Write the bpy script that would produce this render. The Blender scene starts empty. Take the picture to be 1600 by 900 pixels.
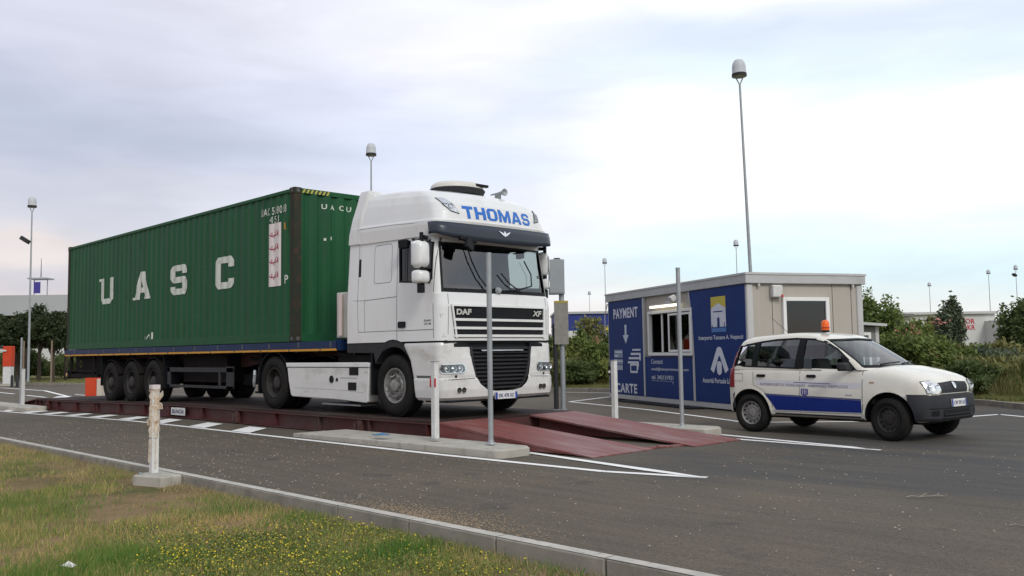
import bpy, bmesh, math, random
import numpy as np
from mathutils import Vector, Matrix
from mathutils.bvhtree import BVHTree
random.seed(7); rng = np.random.default_rng(11)
PI = math.pi; R = math.radians
SC = bpy.context.scene; COL = SC.collection

# ------------------------------------------------------------------ camera, sky, sun, exposure
HEAD = 0.7974                                   # heading of the view against the truck's axis
def W(x, y):                                    # view-aligned ground metres -> scene metres
    dx, dy = x + 4.0376, y - 16.6625
    return (dx*math.cos(HEAD) - dy*math.sin(HEAD), dx*math.sin(HEAD) + dy*math.cos(HEAD))
def rotH(v):
    return Vector((v[0]*math.cos(HEAD) - v[1]*math.sin(HEAD), v[0]*math.sin(HEAD) + v[1]*math.cos(HEAD), v[2]))
pit, rol = 0.0713, -0.0146
fw = Vector((0, math.cos(pit), math.sin(pit))); rt = Vector((1, 0, 0)); up = rt.cross(fw)
r2 = rt*math.cos(rol) + up*math.sin(rol); u2 = -rt*math.sin(rol) + up*math.cos(rol)
cd = bpy.data.cameras.new('camera'); cam = bpy.data.objects.new('camera', cd); COL.objects.link(cam)
cx_, cy_ = W(0, 0)
rr, uu, ff = rotH(r2), rotH(u2), rotH(fw)
cam.matrix_world = Matrix(((rr.x, uu.x, -ff.x, cx_), (rr.y, uu.y, -ff.y, cy_), (rr.z, uu.z, -ff.z, 1.313), (0, 0, 0, 1)))
cd.sensor_width = 36; cd.lens = 36*1408.7/1600; cd.clip_start = 0.1; cd.clip_end = 3000
SC.camera = cam
SC.view_settings.view_transform = 'Standard'; SC.view_settings.look = 'None'
SC.view_settings.exposure = 0.0; SC.view_settings.gamma = 1
SUN_EL, SUN_AZ = R(38), R(-20)                  # the bright side of the clouds, azimuth from +x
wd = bpy.data.worlds.new('World'); SC.world = wd; wd.use_nodes = True
nt = wd.node_tree; N = nt.nodes; L = nt.links; N.clear()
def lin(c): return tuple(((v/255+0.055)/1.055)**2.4 if v > 10 else v/255/12.92 for v in c)
wo = N.new('ShaderNodeOutputWorld'); bg = N.new('ShaderNodeBackground'); L.new(bg.outputs[0], wo.inputs[0])
sky = N.new('ShaderNodeTexSky'); sky.sky_type = 'NISHITA'; sky.sun_disc = False
sky.sun_elevation = SUN_EL; sky.sun_rotation = R(90) - SUN_AZ; sky.air_density = 1.2; sky.dust_density = 3
tc = N.new('ShaderNodeTexCoord')
def vdot(vec):
    n = N.new('ShaderNodeVectorMath'); n.operation = 'DOT_PRODUCT'; L.new(tc.outputs['Generated'], n.inputs[0]); n.inputs[1].default_value = vec; return n.outputs['Value']
def mth(op, a, b=None, clamp=False):
    n = N.new('ShaderNodeMath'); n.operation = op; n.use_clamp = clamp
    for i, v in enumerate((a, b)):
        if v is None: continue
        if isinstance(v, (int, float)): n.inputs[i].default_value = v
        else: L.new(v, n.inputs[i])
    return n.outputs[0]
side = vdot(tuple(rotH((1, 0, 0)))); elev = vdot((0, 0, 1))
mp = N.new('ShaderNodeMapping'); mp.inputs['Scale'].default_value = (1, 1, 4.2); L.new(tc.outputs['Generated'], mp.inputs[0])
def noise(scale, detail=5, dist=0.0, off=0.0):
    n = N.new('ShaderNodeTexNoise'); n.inputs['Scale'].default_value = scale; n.inputs['Detail'].default_value = detail; n.inputs['Distortion'].default_value = dist
    if off:
        m = N.new('ShaderNodeMapping'); m.inputs['Location'].default_value = (off, off*.7, off*.3); L.new(mp.outputs[0], m.inputs[0]); L.new(m.outputs[0], n.inputs['Vector'])
    else: L.new(mp.outputs[0], n.inputs['Vector'])
    return n.outputs['Fac']
def sm0(v, a0, a1, o0, o1):
    n = N.new('ShaderNodeMapRange'); L.new(v, n.inputs['Value']); n.inputs['From Min'].default_value = a1; n.inputs['From Max'].default_value = a0; n.inputs['To Min'].default_value = o1; n.inputs['To Max'].default_value = o0; return n.outputs['Result']
n1 = mth('MULTIPLY', mth('SUBTRACT', noise(2.6, 4, .4), .5), sm0(side, .25, -.1, .45, 1.0)); n2 = mth('SUBTRACT', noise(5.5, 5, .5, 3.1), .5)
ew = mth('ADD', mth('ADD', elev, mth('MULTIPLY', n1, .17)), mth('MULTIPLY', side, 0.02))
def ramp(fac, stops):
    n = N.new('ShaderNodeValToRGB'); n.color_ramp.interpolation = 'EASE'
    e = n.color_ramp.elements
    while len(e) > 1: e.remove(e[-1])
    e[0].position = stops[0][0]; e[0].color = (*lin(stops[0][1]), 1)
    for p, c in stops[1:]:
        k = e.new(p); k.color = (*lin(c), 1)
    L.new(fac, n.inputs[0]); return n.outputs[0]
left = ramp(ew, [(0, (218, 203, 198)), (.045, (218, 206, 203)), (.075, (203, 200, 207)), (.10, (222, 213, 212)), (.135, (204, 205, 216)), (.21, (182, 188, 207)), (.30, (208, 210, 224)), (.38, (214, 213, 226)), (.6, (205, 210, 222)), (1, (200, 205, 218))])
mid = ramp(ew, [(0, (236, 229, 228)), (.07, (226, 230, 236)), (.13, (232, 232, 243)), (.20, (216, 224, 241)), (.27, (220, 226, 243)), (.33, (240, 240, 250)), (.4, (232, 234, 246)), (.6, (208, 214, 226)), (1, (200, 206, 218))])
right = ramp(ew, [(0, (226, 216, 210)), (.03, (232, 222, 216)), (.06, (228, 232, 231)), (.09, (212, 233, 240)), (.125, (230, 243, 247)), (.17, (256, 256, 256)), (.245, (258, 258, 258)), (.285, (222, 235, 243)), (.32, (216, 226, 241)), (.365, (250, 250, 255)), (.6, (226, 230, 238)), (1, (208, 214, 226))])
def mixc(f, a, b):
    n = N.new('ShaderNodeMix'); n.data_type = 'RGBA'; 
    if isinstance(f, (int, float)): n.inputs['Factor'].default_value = f
    else: L.new(f, n.inputs['Factor'])
    L.new(a, n.inputs['A']); L.new(b, n.inputs['B']); return n.outputs['Result']
def sm(v, lo, hi):
    n = N.new('ShaderNodeMapRange'); n.interpolation_type = 'SMOOTHSTEP'; L.new(v, n.inputs['Value']); n.inputs['From Min'].default_value = lo; n.inputs['From Max'].default_value = hi; return n.outputs['Result']
sw = mth('ADD', side, mth('MULTIPLY', n2, .22))
cl = mixc(sm(sw, -.38, -.04), left, mid); cl = mixc(sm(sw, -.03, .2), cl, right)
# soft lighter and darker veils inside the cloud layer
veil = N.new('ShaderNodeMapRange'); L.new(noise(7.5, 6, .6, 9.0), veil.inputs['Value']); veil.inputs['From Min'].default_value = .3; veil.inputs['From Max'].default_value = .7
veil.inputs['To Min'].default_value = .95; veil.inputs['To Max'].default_value = 1.05
vm = N.new('ShaderNodeVectorMath'); vm.operation = 'SCALE'; L.new(cl, vm.inputs[0]); L.new(veil.outputs[0], vm.inputs['Scale'])
sk = N.new('ShaderNodeVectorMath'); sk.operation = 'SCALE'; L.new(sky.outputs[0], sk.inputs[0]); sk.inputs['Scale'].default_value = 0.10
tot = mixc(0.93, sk.outputs[0], vm.outputs[0]); L.new(tot, bg.inputs[0]); bg.inputs[1].default_value = 1.20
sl = bpy.data.lights.new('sun', 'SUN'); sl.energy = 1.5; sl.angle = R(14); sl.color = (1, .97, .92)
so = bpy.data.objects.new('sun', sl); COL.objects.link(so)
sd = Vector((math.cos(SUN_EL)*math.cos(SUN_AZ), math.cos(SUN_EL)*math.sin(SUN_AZ), math.sin(SUN_EL)))
so.rotation_euler = sd.to_track_quat('Z', 'Y').to_euler(); so.location = sd*50
SC.cycles.use_denoising = True
SC.cycles.max_bounces = 7; SC.cycles.transparent_max_bounces = 16

# ------------------------------------------------------------------ materials
MATS = {}
def mat(name, c, rough=.6, metal=0, var=.0, vs=3.0, c2=None, bump=0, bs=60, spec=.35, coat=0, emit=None, dirt=None, dscale=1.5, dthr=(.5, .75), stretch=None):
    """c/c2: two base colours mixed by noise; dirt: a third colour in larger stains."""
    if name in MATS: return MATS[name]
    m = bpy.data.materials.new(name); m.use_nodes = True; t = m.node_tree; b = t.nodes['Principled BSDF']; MATS[name] = m
    b.inputs['Roughness'].default_value = rough; b.inputs['Metallic'].default_value = metal; b.inputs['Specular IOR Level'].default_value = spec
    b.inputs['Coat Weight'].default_value = coat; b.inputs['Coat Roughness'].default_value = .06
    b.inputs['Base Color'].default_value = (*c, 1)
    if emit: b.inputs['Emission Color'].default_value = (*c, 1); b.inputs['Emission Strength'].default_value = emit
    if c2 or var or dirt or bump:
        co = t.nodes.new('ShaderNodeTexCoord'); src = co.outputs['Object']
        if stretch:
            mpn = t.nodes.new('ShaderNodeMapping'); mpn.inputs['Scale'].default_value = stretch; t.links.new(src, mpn.inputs[0]); src = mpn.outputs[0]
        def nz(s, d=6):
            n = t.nodes.new('ShaderNodeTexNoise'); n.inputs['Scale'].default_value = s; n.inputs['Detail'].default_value = d; n.inputs['Roughness'].default_value = .65; t.links.new(src, n.inputs['Vector']); return n.outputs['Fac']
        def rmp(f, lo, hi):
            n = t.nodes.new('ShaderNodeMapRange'); n.inputs['From Min'].default_value = lo; n.inputs['From Max'].default_value = hi; t.links.new(f, n.inputs['Value']); return n.outputs['Result']
        def mx(f, a, bb):
            n = t.nodes.new('ShaderNodeMix'); n.data_type = 'RGBA'; t.links.new(f, n.inputs['Factor'])
            for k, v in (('A', a), ('B', bb)):
                if isinstance(v, tuple): n.inputs[k].default_value = (*v, 1)
                else: t.links.new(v, n.inputs[k])
            return n.outputs['Result']
        cc2 = c2 or tuple(v*(1-var) for v in c)
        out = mx(rmp(nz(vs), .3, .7), c, cc2)
        if dirt: out = mx(rmp(nz(dscale, 8), *dthr), out, dirt)
        t.links.new(out, b.inputs['Base Color'])
        if bump:
            bp = t.nodes.new('ShaderNodeBump'); bp.inputs['Strength'].default_value = bump; bp.inputs['Distance'].default_value = .01
            t.links.new(nz(bs, 4), bp.inputs['Height']); t.links.new(bp.outputs[0], b.inputs['Normal'])
        t.links.new(rmp(nz(vs*2.3), -.6, 1.4), b.inputs['Roughness']) if False else None
    return m
def glass(name, tint, alpha_rough=.02, gl=.12):
    m = bpy.data.materials.new(name); m.use_nodes = True; t = m.node_tree; t.nodes.clear()
    o = t.nodes.new('ShaderNodeOutputMaterial'); tr = t.nodes.new('ShaderNodeBsdfTransparent'); g = t.nodes.new('ShaderNodeBsdfGlossy')
    fr = t.nodes.new('ShaderNodeFresnel'); fr.inputs[0].default_value = 1.5; mxs = t.nodes.new('ShaderNodeMixShader'); a = t.nodes.new('ShaderNodeMath'); a.operation = 'ADD'; a.inputs[1].default_value = gl; a.use_clamp = True
    tr.inputs[0].default_value = (*tint, 1); g.inputs['Roughness'].default_value = alpha_rough
    t.links.new(fr.outputs[0], a.inputs[0]); t.links.new(a.outputs[0], mxs.inputs[0]); t.links.new(tr.outputs[0], mxs.inputs[1]); t.links.new(g.outputs[0], mxs.inputs[2]); t.links.new(mxs.outputs[0], o.inputs[0])
    return m
def leafmat(name, c, c2, c3=None, rough=.65):
    """two leaf colours picked per leaf, drifting in patches"""
    m = bpy.data.materials.new(name); m.use_nodes = True; t = m.node_tree; b = t.nodes['Principled BSDF']; MATS[name] = m
    ge = t.nodes.new('ShaderNodeNewGeometry'); co = t.nodes.new('ShaderNodeTexCoord'); n = t.nodes.new('ShaderNodeTexNoise'); n.inputs['Scale'].default_value = 1.1; n.inputs['Detail'].default_value = 4
    t.links.new(ge.outputs['Position'], n.inputs['Vector'])
    ad = t.nodes.new('ShaderNodeMath'); ad.operation = 'MULTIPLY_ADD'; t.links.new(ge.outputs['Random Per Island'], ad.inputs[0]); ad.inputs[1].default_value = .5; t.links.new(n.outputs['Fac'], ad.inputs[2])
    r_ = t.nodes.new('ShaderNodeValToRGB'); e = r_.color_ramp.elements; e[0].position = .45; e[0].color = (*c, 1); e[1].position = .95; e[1].color = (*c2, 1)
    if c3: k = e.new(1.0); k.color = (*c3, 1); e[1].position = .8
    t.links.new(ad.outputs[0], r_.inputs[0]); t.links.new(r_.outputs[0], b.inputs['Base Color'])
    b.inputs['Roughness'].default_value = rough; b.inputs['Specular IOR Level'].default_value = .25
    tl_ = t.nodes.new('ShaderNodeBsdfTranslucent'); t.links.new(r_.outputs[0], tl_.inputs[0]); mxs = t.nodes.new('ShaderNodeMixShader'); mxs.inputs[0].default_value = .25
    t.links.new(b.outputs[0], mxs.inputs[1]); t.links.new(tl_.outputs[0], mxs.inputs[2]); t.links.new(mxs.outputs[0], t.nodes['Material Output'].inputs[0])
    return m

M = dict(
 white=mat('truck_white', (.70, .71, .70), .22, coat=.5, c2=(.66, .67, .66), vs=1.3, dirt=(.52, .50, .46), dscale=1.6, dthr=(.55, .85), stretch=(1, 1, .35)),
 seam=mat('seam', (.10, .10, .10), .7), black=mat('black_plastic', (.009, .010, .012), .5, var=.3, spec=.18),
 visor=mat('visor_tint', (.030, .038, .054), .28, spec=.3), dgrey=mat('dark_grey_plastic', (.036, .037, .040), .65, spec=.2, var=.25, vs=5),
 chassis=mat('chassis', (.010, .009, .009), .8, c2=(.018, .014, .013), vs=4, spec=.1), rubber=mat('rubber', (.012, .012, .012), .9, spec=.12, c2=(.022, .020, .018), vs=9, bump=.3, bs=40),
 tread=mat('tread', (.012, .012, .012), .9),
 chrome=mat('chrome', (.75, .76, .78), .16, 1), steel=mat('wheel_steel', (.30, .30, .29), .5, .35, c2=(.17, .16, .15), vs=12),
 dsteel=mat('dark_steel', (.055, .052, .05), .6, .2, c2=(.03, .026, .024), vs=9, spec=.2),
 lamp=mat('lamp_reflector', (.75, .77, .79), .22, .6), lens=glass('lens', (.86, .88, .9), .03, .08),
 glassf=glass('cab_glass', (.62, .68, .66), .01, .10), glassd=glass('tinted_glass', (.13, .18, .165), .01, .02),
 glassw=glass('office_glass', (.22, .26, .26), .01, .03),
 intd=mat('interior_dark', (.03, .03, .032), .8), inttan=mat('interior_tan', (.16, .14, .12), .85), intg=mat('interior_grey', (.20, .20, .205), .85),
 green=mat('container_green', (.013, .088, .032), .55, spec=.2, c2=(.010, .068, .026), vs=2.6, dirt=(.020, .062, .034), dscale=1.3, dthr=(.52, .80), stretch=(1, 1, .10), bump=.05, bs=18),
 gmark=mat('container_lettering', (.60, .63, .56), .6, c2=(.50, .53, .46), vs=6, dirt=(.14, .24, .15), dscale=7, dthr=(.62, .72)),
 rust=mat('rusted_post', (.034, .026, .018), .85, c2=(.014, .030, .016), vs=6, bump=.2, bs=40, dirt=(.085, .035, .020), dscale=5, dthr=(.52, .72)),
 blue=mat('trailer_blue', (.010, .028, .090), .5, c2=(.008, .020, .060), vs=3, spec=.2), yellow=mat('reflective_yellow', (.62, .30, .02), .5, c2=(.45, .22, .03), vs=7),
 bred=mat('trailer_frame', (.05, .018, .016), .7),
 steelred=mat('bridge_red', (.085, .017, .017), .62, c2=(.055, .014, .015), vs=2.2, dirt=(.075, .052, .045), dscale=1.3, dthr=(.48, .75), bump=.12, bs=25),
 ramp=mat('ramp_red', (.21, .056, .048), .5, c2=(.145, .042, .037), vs=1.8, dirt=(.25, .165, .150), dscale=1.6, dthr=(.46, .70), bump=.12, bs=35, stretch=(.5, 2.2, 1)),
 deckd=mat('deck_plate', (.040, .018, .016), .8, spec=.2, c2=(.028, .019, .017), vs=2.0, dirt=(.055, .042, .036), dscale=1.1, dthr=(.45, .7)),
 conc=mat('concrete', (.43, .41, .355), .9, c2=(.35, .33, .285), vs=3, dirt=(.24, .22, .19), dscale=5, dthr=(.52, .75), bump=.35, bs=45),
 kerbm=mat('kerb_concrete', (.30, .275, .23), .9, c2=(.20, .185, .155), vs=2.5, dirt=(.11, .11, .10), dscale=3.5, dthr=(.5, .75), bump=.35, bs=40),
 kerbtop=mat('kerb_top', (.52, .49, .43), .85, c2=(.37, .35, .31), vs=5, dirt=(.22, .21, .2), dscale=12, dthr=(.58, .72)),
 paint=mat('road_paint', (.86, .86, .83), .7, c2=(.74, .73, .70), vs=3, dirt=(.30, .29, .27), dscale=16, dthr=(.66, .76)),
 galv=mat('galvanised', (.36, .38, .39), .45, .35, c2=(.28, .30, .31), vs=6), postw=mat('post_white', (.66, .66, .64), .5, c2=(.5, .5, .48), vs=8),
 red=mat('reflector_red', (.45, .02, .03), .3), orange=mat('barrier_orange', (.58, .060, .016), .5, c2=(.46, .045, .014), vs=2),
 sandw=mat('cabin_panel', (.42, .385, .335), .55, c2=(.38, .35, .305), vs=1.5, stretch=(6, 6, .4)), frame=mat('cabin_frame', (.50, .50, .49), .5, c2=(.44, .44, .43), vs=3),
 fascia=mat('cabin_fascia', (.47, .475, .47), .5, c2=(.40, .405, .40), vs=2, dirt=(.30, .30, .29), dscale=2, dthr=(.6, .9)),
 banner=mat('banner_blue', (.006, .034, .170), .5, c2=(.005, .026, .135), vs=1.2, spec=.15), btext=mat('banner_text', (.50, .56, .66), .5), bwhite=mat('banner_white', (.66, .68, .74), .5, c2=(.55, .58, .68), vs=7),
 byel=mat('banner_yellow', (.55, .45, .06), .5), blight=mat('banner_lightblue', (.06, .18, .45), .5), bgrey=mat('banner_grey', (.22, .27, .38), .5),
 upvc=mat('window_frame_white', (.74, .74, .72), .4), tube=mat('lamp_tube', (1, .96, .80), .5, emit=1.6),
 pwhite=mat('van_cream', (.68, .66, .585), .25, coat=.5, c2=(.65, .63, .55), vs=1.5, dirt=(.50, .45, .35), dscale=2.5, dthr=(.54, .85), stretch=(.5, 1, 1)), pblue=mat('van_blue', (.006, .022, .17), .4, spec=.2),
 pdoor=mat('van_door_band', (.58, .57, .60), .35), bumper=mat('bumper_grey', (.022, .023, .027), .65, c2=(.032, .033, .036), vs=5, spec=.2), tail=mat('tail_red', (.20, .012, .018), .25),
 beacon=mat('beacon_orange', (.80, .13, .015), .25), txtb=mat('lettering_blue', (.02, .14, .50), .35), txtd=mat('lettering_dark', (.07, .08, .16), .5), txtw=mat('lettering_white', (.78, .78, .76), .4),
 plate=mat('plate_white', (.66, .66, .66), .4), plateb=mat('plate_blue', (.03, .06, .28), .4), sticker=mat('sticker', (.70, .67, .64), .6, c2=(.62, .54, .53), vs=6), stred=mat('sticker_red', (.35, .04, .06), .6),
 bark=mat('bark', (.085, .065, .05), .95, c2=(.045, .035, .028), vs=8, bump=.4, bs=20), wood=mat('stake', (.22, .17, .12), .9),
 wallw=mat('far_white_wall', (.56, .56, .54), .8, c2=(.50, .50, .48), vs=.3), roofg=mat('far_roof', (.40, .41, .42), .6, c2=(.35, .36, .37), vs=.2), winf=mat('far_window', (.10, .12, .13), .25),
 farblue=mat('far_blue', (.018, .035, .19), .6), farred=mat('far_red', (.45, .04, .05), .6), fargrey=mat('far_grey', (.16, .16, .16), .8), purple=mat('tower_blue', (.05, .04, .22), .5),
 tape=mat('torn_tape', (.52, .40, .26), .85, c2=(.62, .58, .52), vs=14, dirt=(.34, .16, .08), dscale=22, dthr=(.55, .68), bump=.7, bs=60),
 head=mat('lamp_dome', (.50, .52, .54), .5, c2=(.42, .44, .46), vs=3), bag=mat('blue_plastic', (.08, .20, .36), .5),
 pavl=mat('grey_box', (.30, .32, .335), .5, .2, c2=(.26, .28, .29), vs=4), paper=mat('white_paper', (.7, .7, .68), .8),
)

def asphalt():
    m = bpy.data.materials.new('asphalt'); m.use_nodes = True; t = m.node_tree; b = t.nodes['Principled BSDF']
    co = t.nodes.new('ShaderNodeTexCoord')
    def nz(s, d=5, st=None):
        n = t.nodes.new('ShaderNodeTexNoise'); n.inputs['Scale'].default_value = s; n.inputs['Detail'].default_value = d; n.inputs['Roughness'].default_value = .6
        if st:
            q = t.nodes.new('ShaderNodeMapping'); q.inputs['Scale'].default_value = st; t.links.new(co.outputs['Object'], q.inputs[0]); t.links.new(q.outputs[0], n.inputs['Vector'])
        else: t.links.new(co.outputs['Object'], n.inputs['Vector'])
        return n.outputs['Fac']
    def rm(f, a, bb, c=0, d=1):
        n = t.nodes.new('ShaderNodeMapRange'); t.links.new(f, n.inputs['Value']); n.inputs['From Min'].default_value = a; n.inputs['From Max'].default_value = bb; n.inputs['To Min'].default_value = c; n.inputs['To Max'].default_value = d; return n.outputs['Result']
    def mx(f, a, bb):
        n = t.nodes.new('ShaderNodeMix'); n.data_type = 'RGBA'; t.links.new(f, n.inputs['Factor'])
        for k, v in (('A', a), ('B', bb)):
            if isinstance(v, tuple): n.inputs[k].default_value = (*v, 1)
            else: t.links.new(v, n.inputs[k])
        return n.outputs['Result']
    base = mx(rm(nz(.45, 4), .35, .65), (.122, .102, .075), (.098, .083, .063))
    # newer, bluer and smoother asphalt in the lane the trucks leave by, worn lengthwise
    sep = t.nodes.new('ShaderNodeSeparateXYZ'); t.links.new(co.outputs['Object'], sep.inputs[0])
    wv = nz(.35, 3)
    a1 = t.nodes.new('ShaderNodeMath'); a1.operation = 'MULTIPLY_ADD'; t.links.new(wv, a1.inputs[0]); a1.inputs[1].default_value = 1.6; t.links.new(sep.outputs['Y'], a1.inputs[2])
    lane = rm(a1.outputs[0], -.6, .8); xx = rm(sep.outputs['X'], 6.8, 8.5)
    ml = t.nodes.new('ShaderNodeMath'); ml.operation = 'MULTIPLY'; t.links.new(lane, ml.inputs[0]); t.links.new(xx, ml.inputs[1])
    dk = mx(rm(nz(1.2, 4, (.25, 1.6, 1)), .4, .62), (.086, .076, .063), (.056, .056, .056))
    base = mx(ml.outputs[0], base, dk)
    grain = mx(rm(nz(80, 3), .33, .70), (.36, .36, .36), (1.6, 1.58, 1.52))
    g = t.nodes.new('ShaderNodeMix'); g.data_type = 'RGBA'; g.blend_type = 'MULTIPLY'; g.inputs['Factor'].default_value = .75; t.links.new(base, g.inputs['A']); t.links.new(grain, g.inputs['B'])
    g2 = t.nodes.new('ShaderNodeMix'); g2.data_type = 'RGBA'; g2.blend_type = 'MULTIPLY'; g2.inputs['Factor'].default_value = 1; t.links.new(g.outputs['Result'], g2.inputs['A']); t.links.new(mx(rm(nz(26, 4), .3, .7), (.72, .71, .70), (1.22, 1.22, 1.2)), g2.inputs['B'])
    g3 = t.nodes.new('ShaderNodeMix'); g3.data_type = 'RGBA'; g3.blend_type = 'MULTIPLY'; g3.inputs['Factor'].default_value = 1; t.links.new(g2.outputs['Result'], g3.inputs['A']); t.links.new(mx(rm(nz(3.0, 5, (.18, 2.2, 1)), .35, .65), (.86, .86, .87), (1.10, 1.09, 1.07)), g3.inputs['B'])
    st = rm(nz(1.3, 7), .60, .68, 0, .65)
    fin = mx(st, g3.outputs['Result'], (.050, .046, .041))
    v = t.nodes.new('ShaderNodeTexVoronoi'); v.inputs['Scale'].default_value = 34; t.links.new(co.outputs['Object'], v.inputs['Vector'])
    sp = rm(v.outputs['Distance'], .10, .06); rn = t.nodes.new('ShaderNodeSeparateColor'); t.links.new(v.outputs['Color'], rn.inputs[0]); gate = rm(rn.outputs[0], .86, .93)
    m2 = t.nodes.new('ShaderNodeMath'); m2.operation = 'MULTIPLY'; t.links.new(sp, m2.inputs[0]); t.links.new(gate, m2.inputs[1])
    fin = mx(m2.outputs[0], fin, (.24, .22, .19))
    t.links.new(fin, b.inputs['Base Color']); b.inputs['Roughness'].default_value = .82; b.inputs['Specular IOR Level'].default_value = .35
    bp = t.nodes.new('ShaderNodeBump'); bp.inputs['Strength'].default_value = .5; bp.inputs['Distance'].default_value = .006; t.links.new(nz(120, 3), bp.inputs['Height']); t.links.new(bp.outputs[0], b.inputs['Normal'])
    return m
M['asphalt'] = asphalt()
M['whitelow'] = mat('truck_white_low', (.66, .66, .64), .3, coat=.3, c2=(.58, .575, .55), vs=2.2, dirt=(.36, .34, .30), dscale=3, dthr=(.52, .80), stretch=(.5, 1, 1.2))
def soil(name, cols, s1=.9, s2=6):
    m = bpy.data.materials.new(name); m.use_nodes = True; t = m.node_tree; b = t.nodes['Principled BSDF']; co = t.nodes.new('ShaderNodeTexCoord')
    n = t.nodes.new('ShaderNodeTexNoise'); n.inputs['Scale'].default_value = s1; n.inputs['Detail'].default_value = 10; n.inputs['Roughness'].default_value = .7; t.links.new(co.outputs['Object'], n.inputs['Vector'])
    r_ = t.nodes.new('ShaderNodeValToRGB'); e = r_.color_ramp.elements; e[0].position = .36; e[0].color = (*cols[0], 1); e[1].position = .64; e[1].color = (*cols[-1], 1)
    for i, c in enumerate(cols[1:-1]):
        k = e.new(.36 + .28*(i+1)/(len(cols)-1)); k.color = (*c, 1)
    t.links.new(n.outputs['Fac'], r_.inputs[0]); t.links.new(r_.outputs[0], b.inputs['Base Color']); b.inputs['Roughness'].default_value = .95; b.inputs['Specular IOR Level'].default_value = .1
    return m
M['soil'] = soil('lawn_soil', [(.085, .09, .035), (.15, .11, .055), (.22, .15, .085), (.15, .12, .055)])
M['verge'] = soil('verge_grass', [(.11, .12, .045), (.16, .145, .06), (.13, .14, .05), (.20, .165, .08)], .25)

# ------------------------------------------------------------------ mesh helpers
class MB:
    def __init__(s): s.v = []; s.f = []; s.m = []; s.mats = []; s.cur = 0
    def use(s, m):
        if m not in s.mats: s.mats.append(m)
        s.cur = s.mats.index(m); return s
    def add(s, vs, fs):
        o = len(s.v); s.v += [tuple(v) for v in vs]; s.f += [tuple(i+o for i in f) for f in fs]; s.m += [s.cur]*len(fs); return s
    def box(s, x0, x1, y0, y1, z0, z1):
        return s.add([(x, y, z) for z in (z0, z1) for y in (y0, y1) for x in (x0, x1)], [(0, 2, 3, 1), (4, 5, 7, 6), (0, 1, 5, 4), (2, 6, 7, 3), (0, 4, 6, 2), (1, 3, 7, 5)])
    def bar(s, a, b, w, h, upv=(0, 0, 1)):
        a = Vector(a); b = Vector(b); d = (b-a).normalized(); sd_ = d.cross(Vector(upv))
        if sd_.length < 1e-4: sd_ = d.cross(Vector((1, 0, 0)))
        sd_.normalize(); u_ = sd_.cross(d); vs = []
        for p in (a, b):
            for i, j in ((-1, -1), (1, -1), (1, 1), (-1, 1)): vs.append(p + sd_*w/2*i + u_*h/2*j)
        return s.add(vs, [(3, 2, 1, 0), (4, 5, 6, 7), (0, 1, 5, 4), (1, 2, 6, 5), (2, 3, 7, 6), (3, 0, 4, 7)])
    def tube(s, a, b, r0, r1=None, n=14, caps=True):
        r1 = r0 if r1 is None else r1; a = Vector(a); b = Vector(b); d = (b-a).normalized(); sd_ = d.orthogonal().normalized(); u_ = d.cross(sd_); vs = []
        for p, r in ((a, r0), (b, r1)):
            for i in range(n): t = 2*PI*i/n; vs.append(p + (sd_*math.cos(t) + u_*math.sin(t))*r)
        fs = [(i, (i+1) % n, n+(i+1) % n, n+i) for i in range(n)]
        if caps: fs += [tuple(range(n-1, -1, -1)), tuple(range(n, 2*n))]
        return s.add(vs, fs)
    def path(s, pts, r, n=8):
        for a, b in zip(pts[:-1], pts[1:]): s.tube(a, b, r, r, n)
        return s
    def lathe(s, prof, c=(0, 0, 0), axis='z', n=32, closed=False):
        vs = []; k = len(prof)
        for i in range(n):
            t = 2*PI*i/n
            for r, h in prof:
                a, b = r*math.cos(t), r*math.sin(t)
                p = {'z': (a, b, h), 'y': (a, h, -b), 'x': (h, a, b)}[axis]; vs.append((p[0]+c[0], p[1]+c[1], p[2]+c[2]))
        fs = []
        for i in range(n):
            j = (i+1) % n
            for q in range(k-1 if not closed else k):
                w = (q+1) % k; fs.append((i*k+q, j*k+q, j*k+w, i*k+w))
        return s.add(vs, fs)
    def prism(s, poly, axis, d0, d1):
        n = len(poly); vs = []
        for d in (d0, d1):
            for a, b in poly: vs.append({'y': (a, d, b), 'x': (d, a, b), 'z': (a, b, d)}[axis])
        return s.add(vs, [tuple(range(n-1, -1, -1)), tuple(range(n, 2*n))] + [(i, (i+1) % n, n+(i+1) % n, n+i) for i in range(n)])
    def loft(s, rings, cap=True, closed=True):
        n = len(rings[0]); vs = [v for r in rings for v in r]; fs = []
        for k in range(len(rings)-1):
            for i in range(n if closed else n-1): j = (i+1) % n; fs.append((k*n+i, k*n+j, (k+1)*n+j, (k+1)*n+i))
        if cap: fs += [tuple(range(n-1, -1, -1)), tuple((len(rings)-1)*n+i for i in range(n))]
        return s.add(vs, fs)
def mesh_of(name, mb, m=None, smooth=None, fix=True):
    me = bpy.data.meshes.new(name); me.from_pydata(mb.v, [], mb.f); me.update()
    mats = mb.mats or [m]
    for q in mats: me.materials.append(q)
    if len(mats) > 1: me.polygons.foreach_set('material_index', mb.m)
    if fix:
        b = bmesh.new(); b.from_mesh(me); bmesh.ops.recalc_face_normals(b, faces=b.faces); b.to_mesh(me); b.free()
    if smooth: me.polygons.foreach_set('use_smooth', [True]*len(me.polygons)); me.set_sharp_from_angle(angle=R(smooth))
    return me
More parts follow.
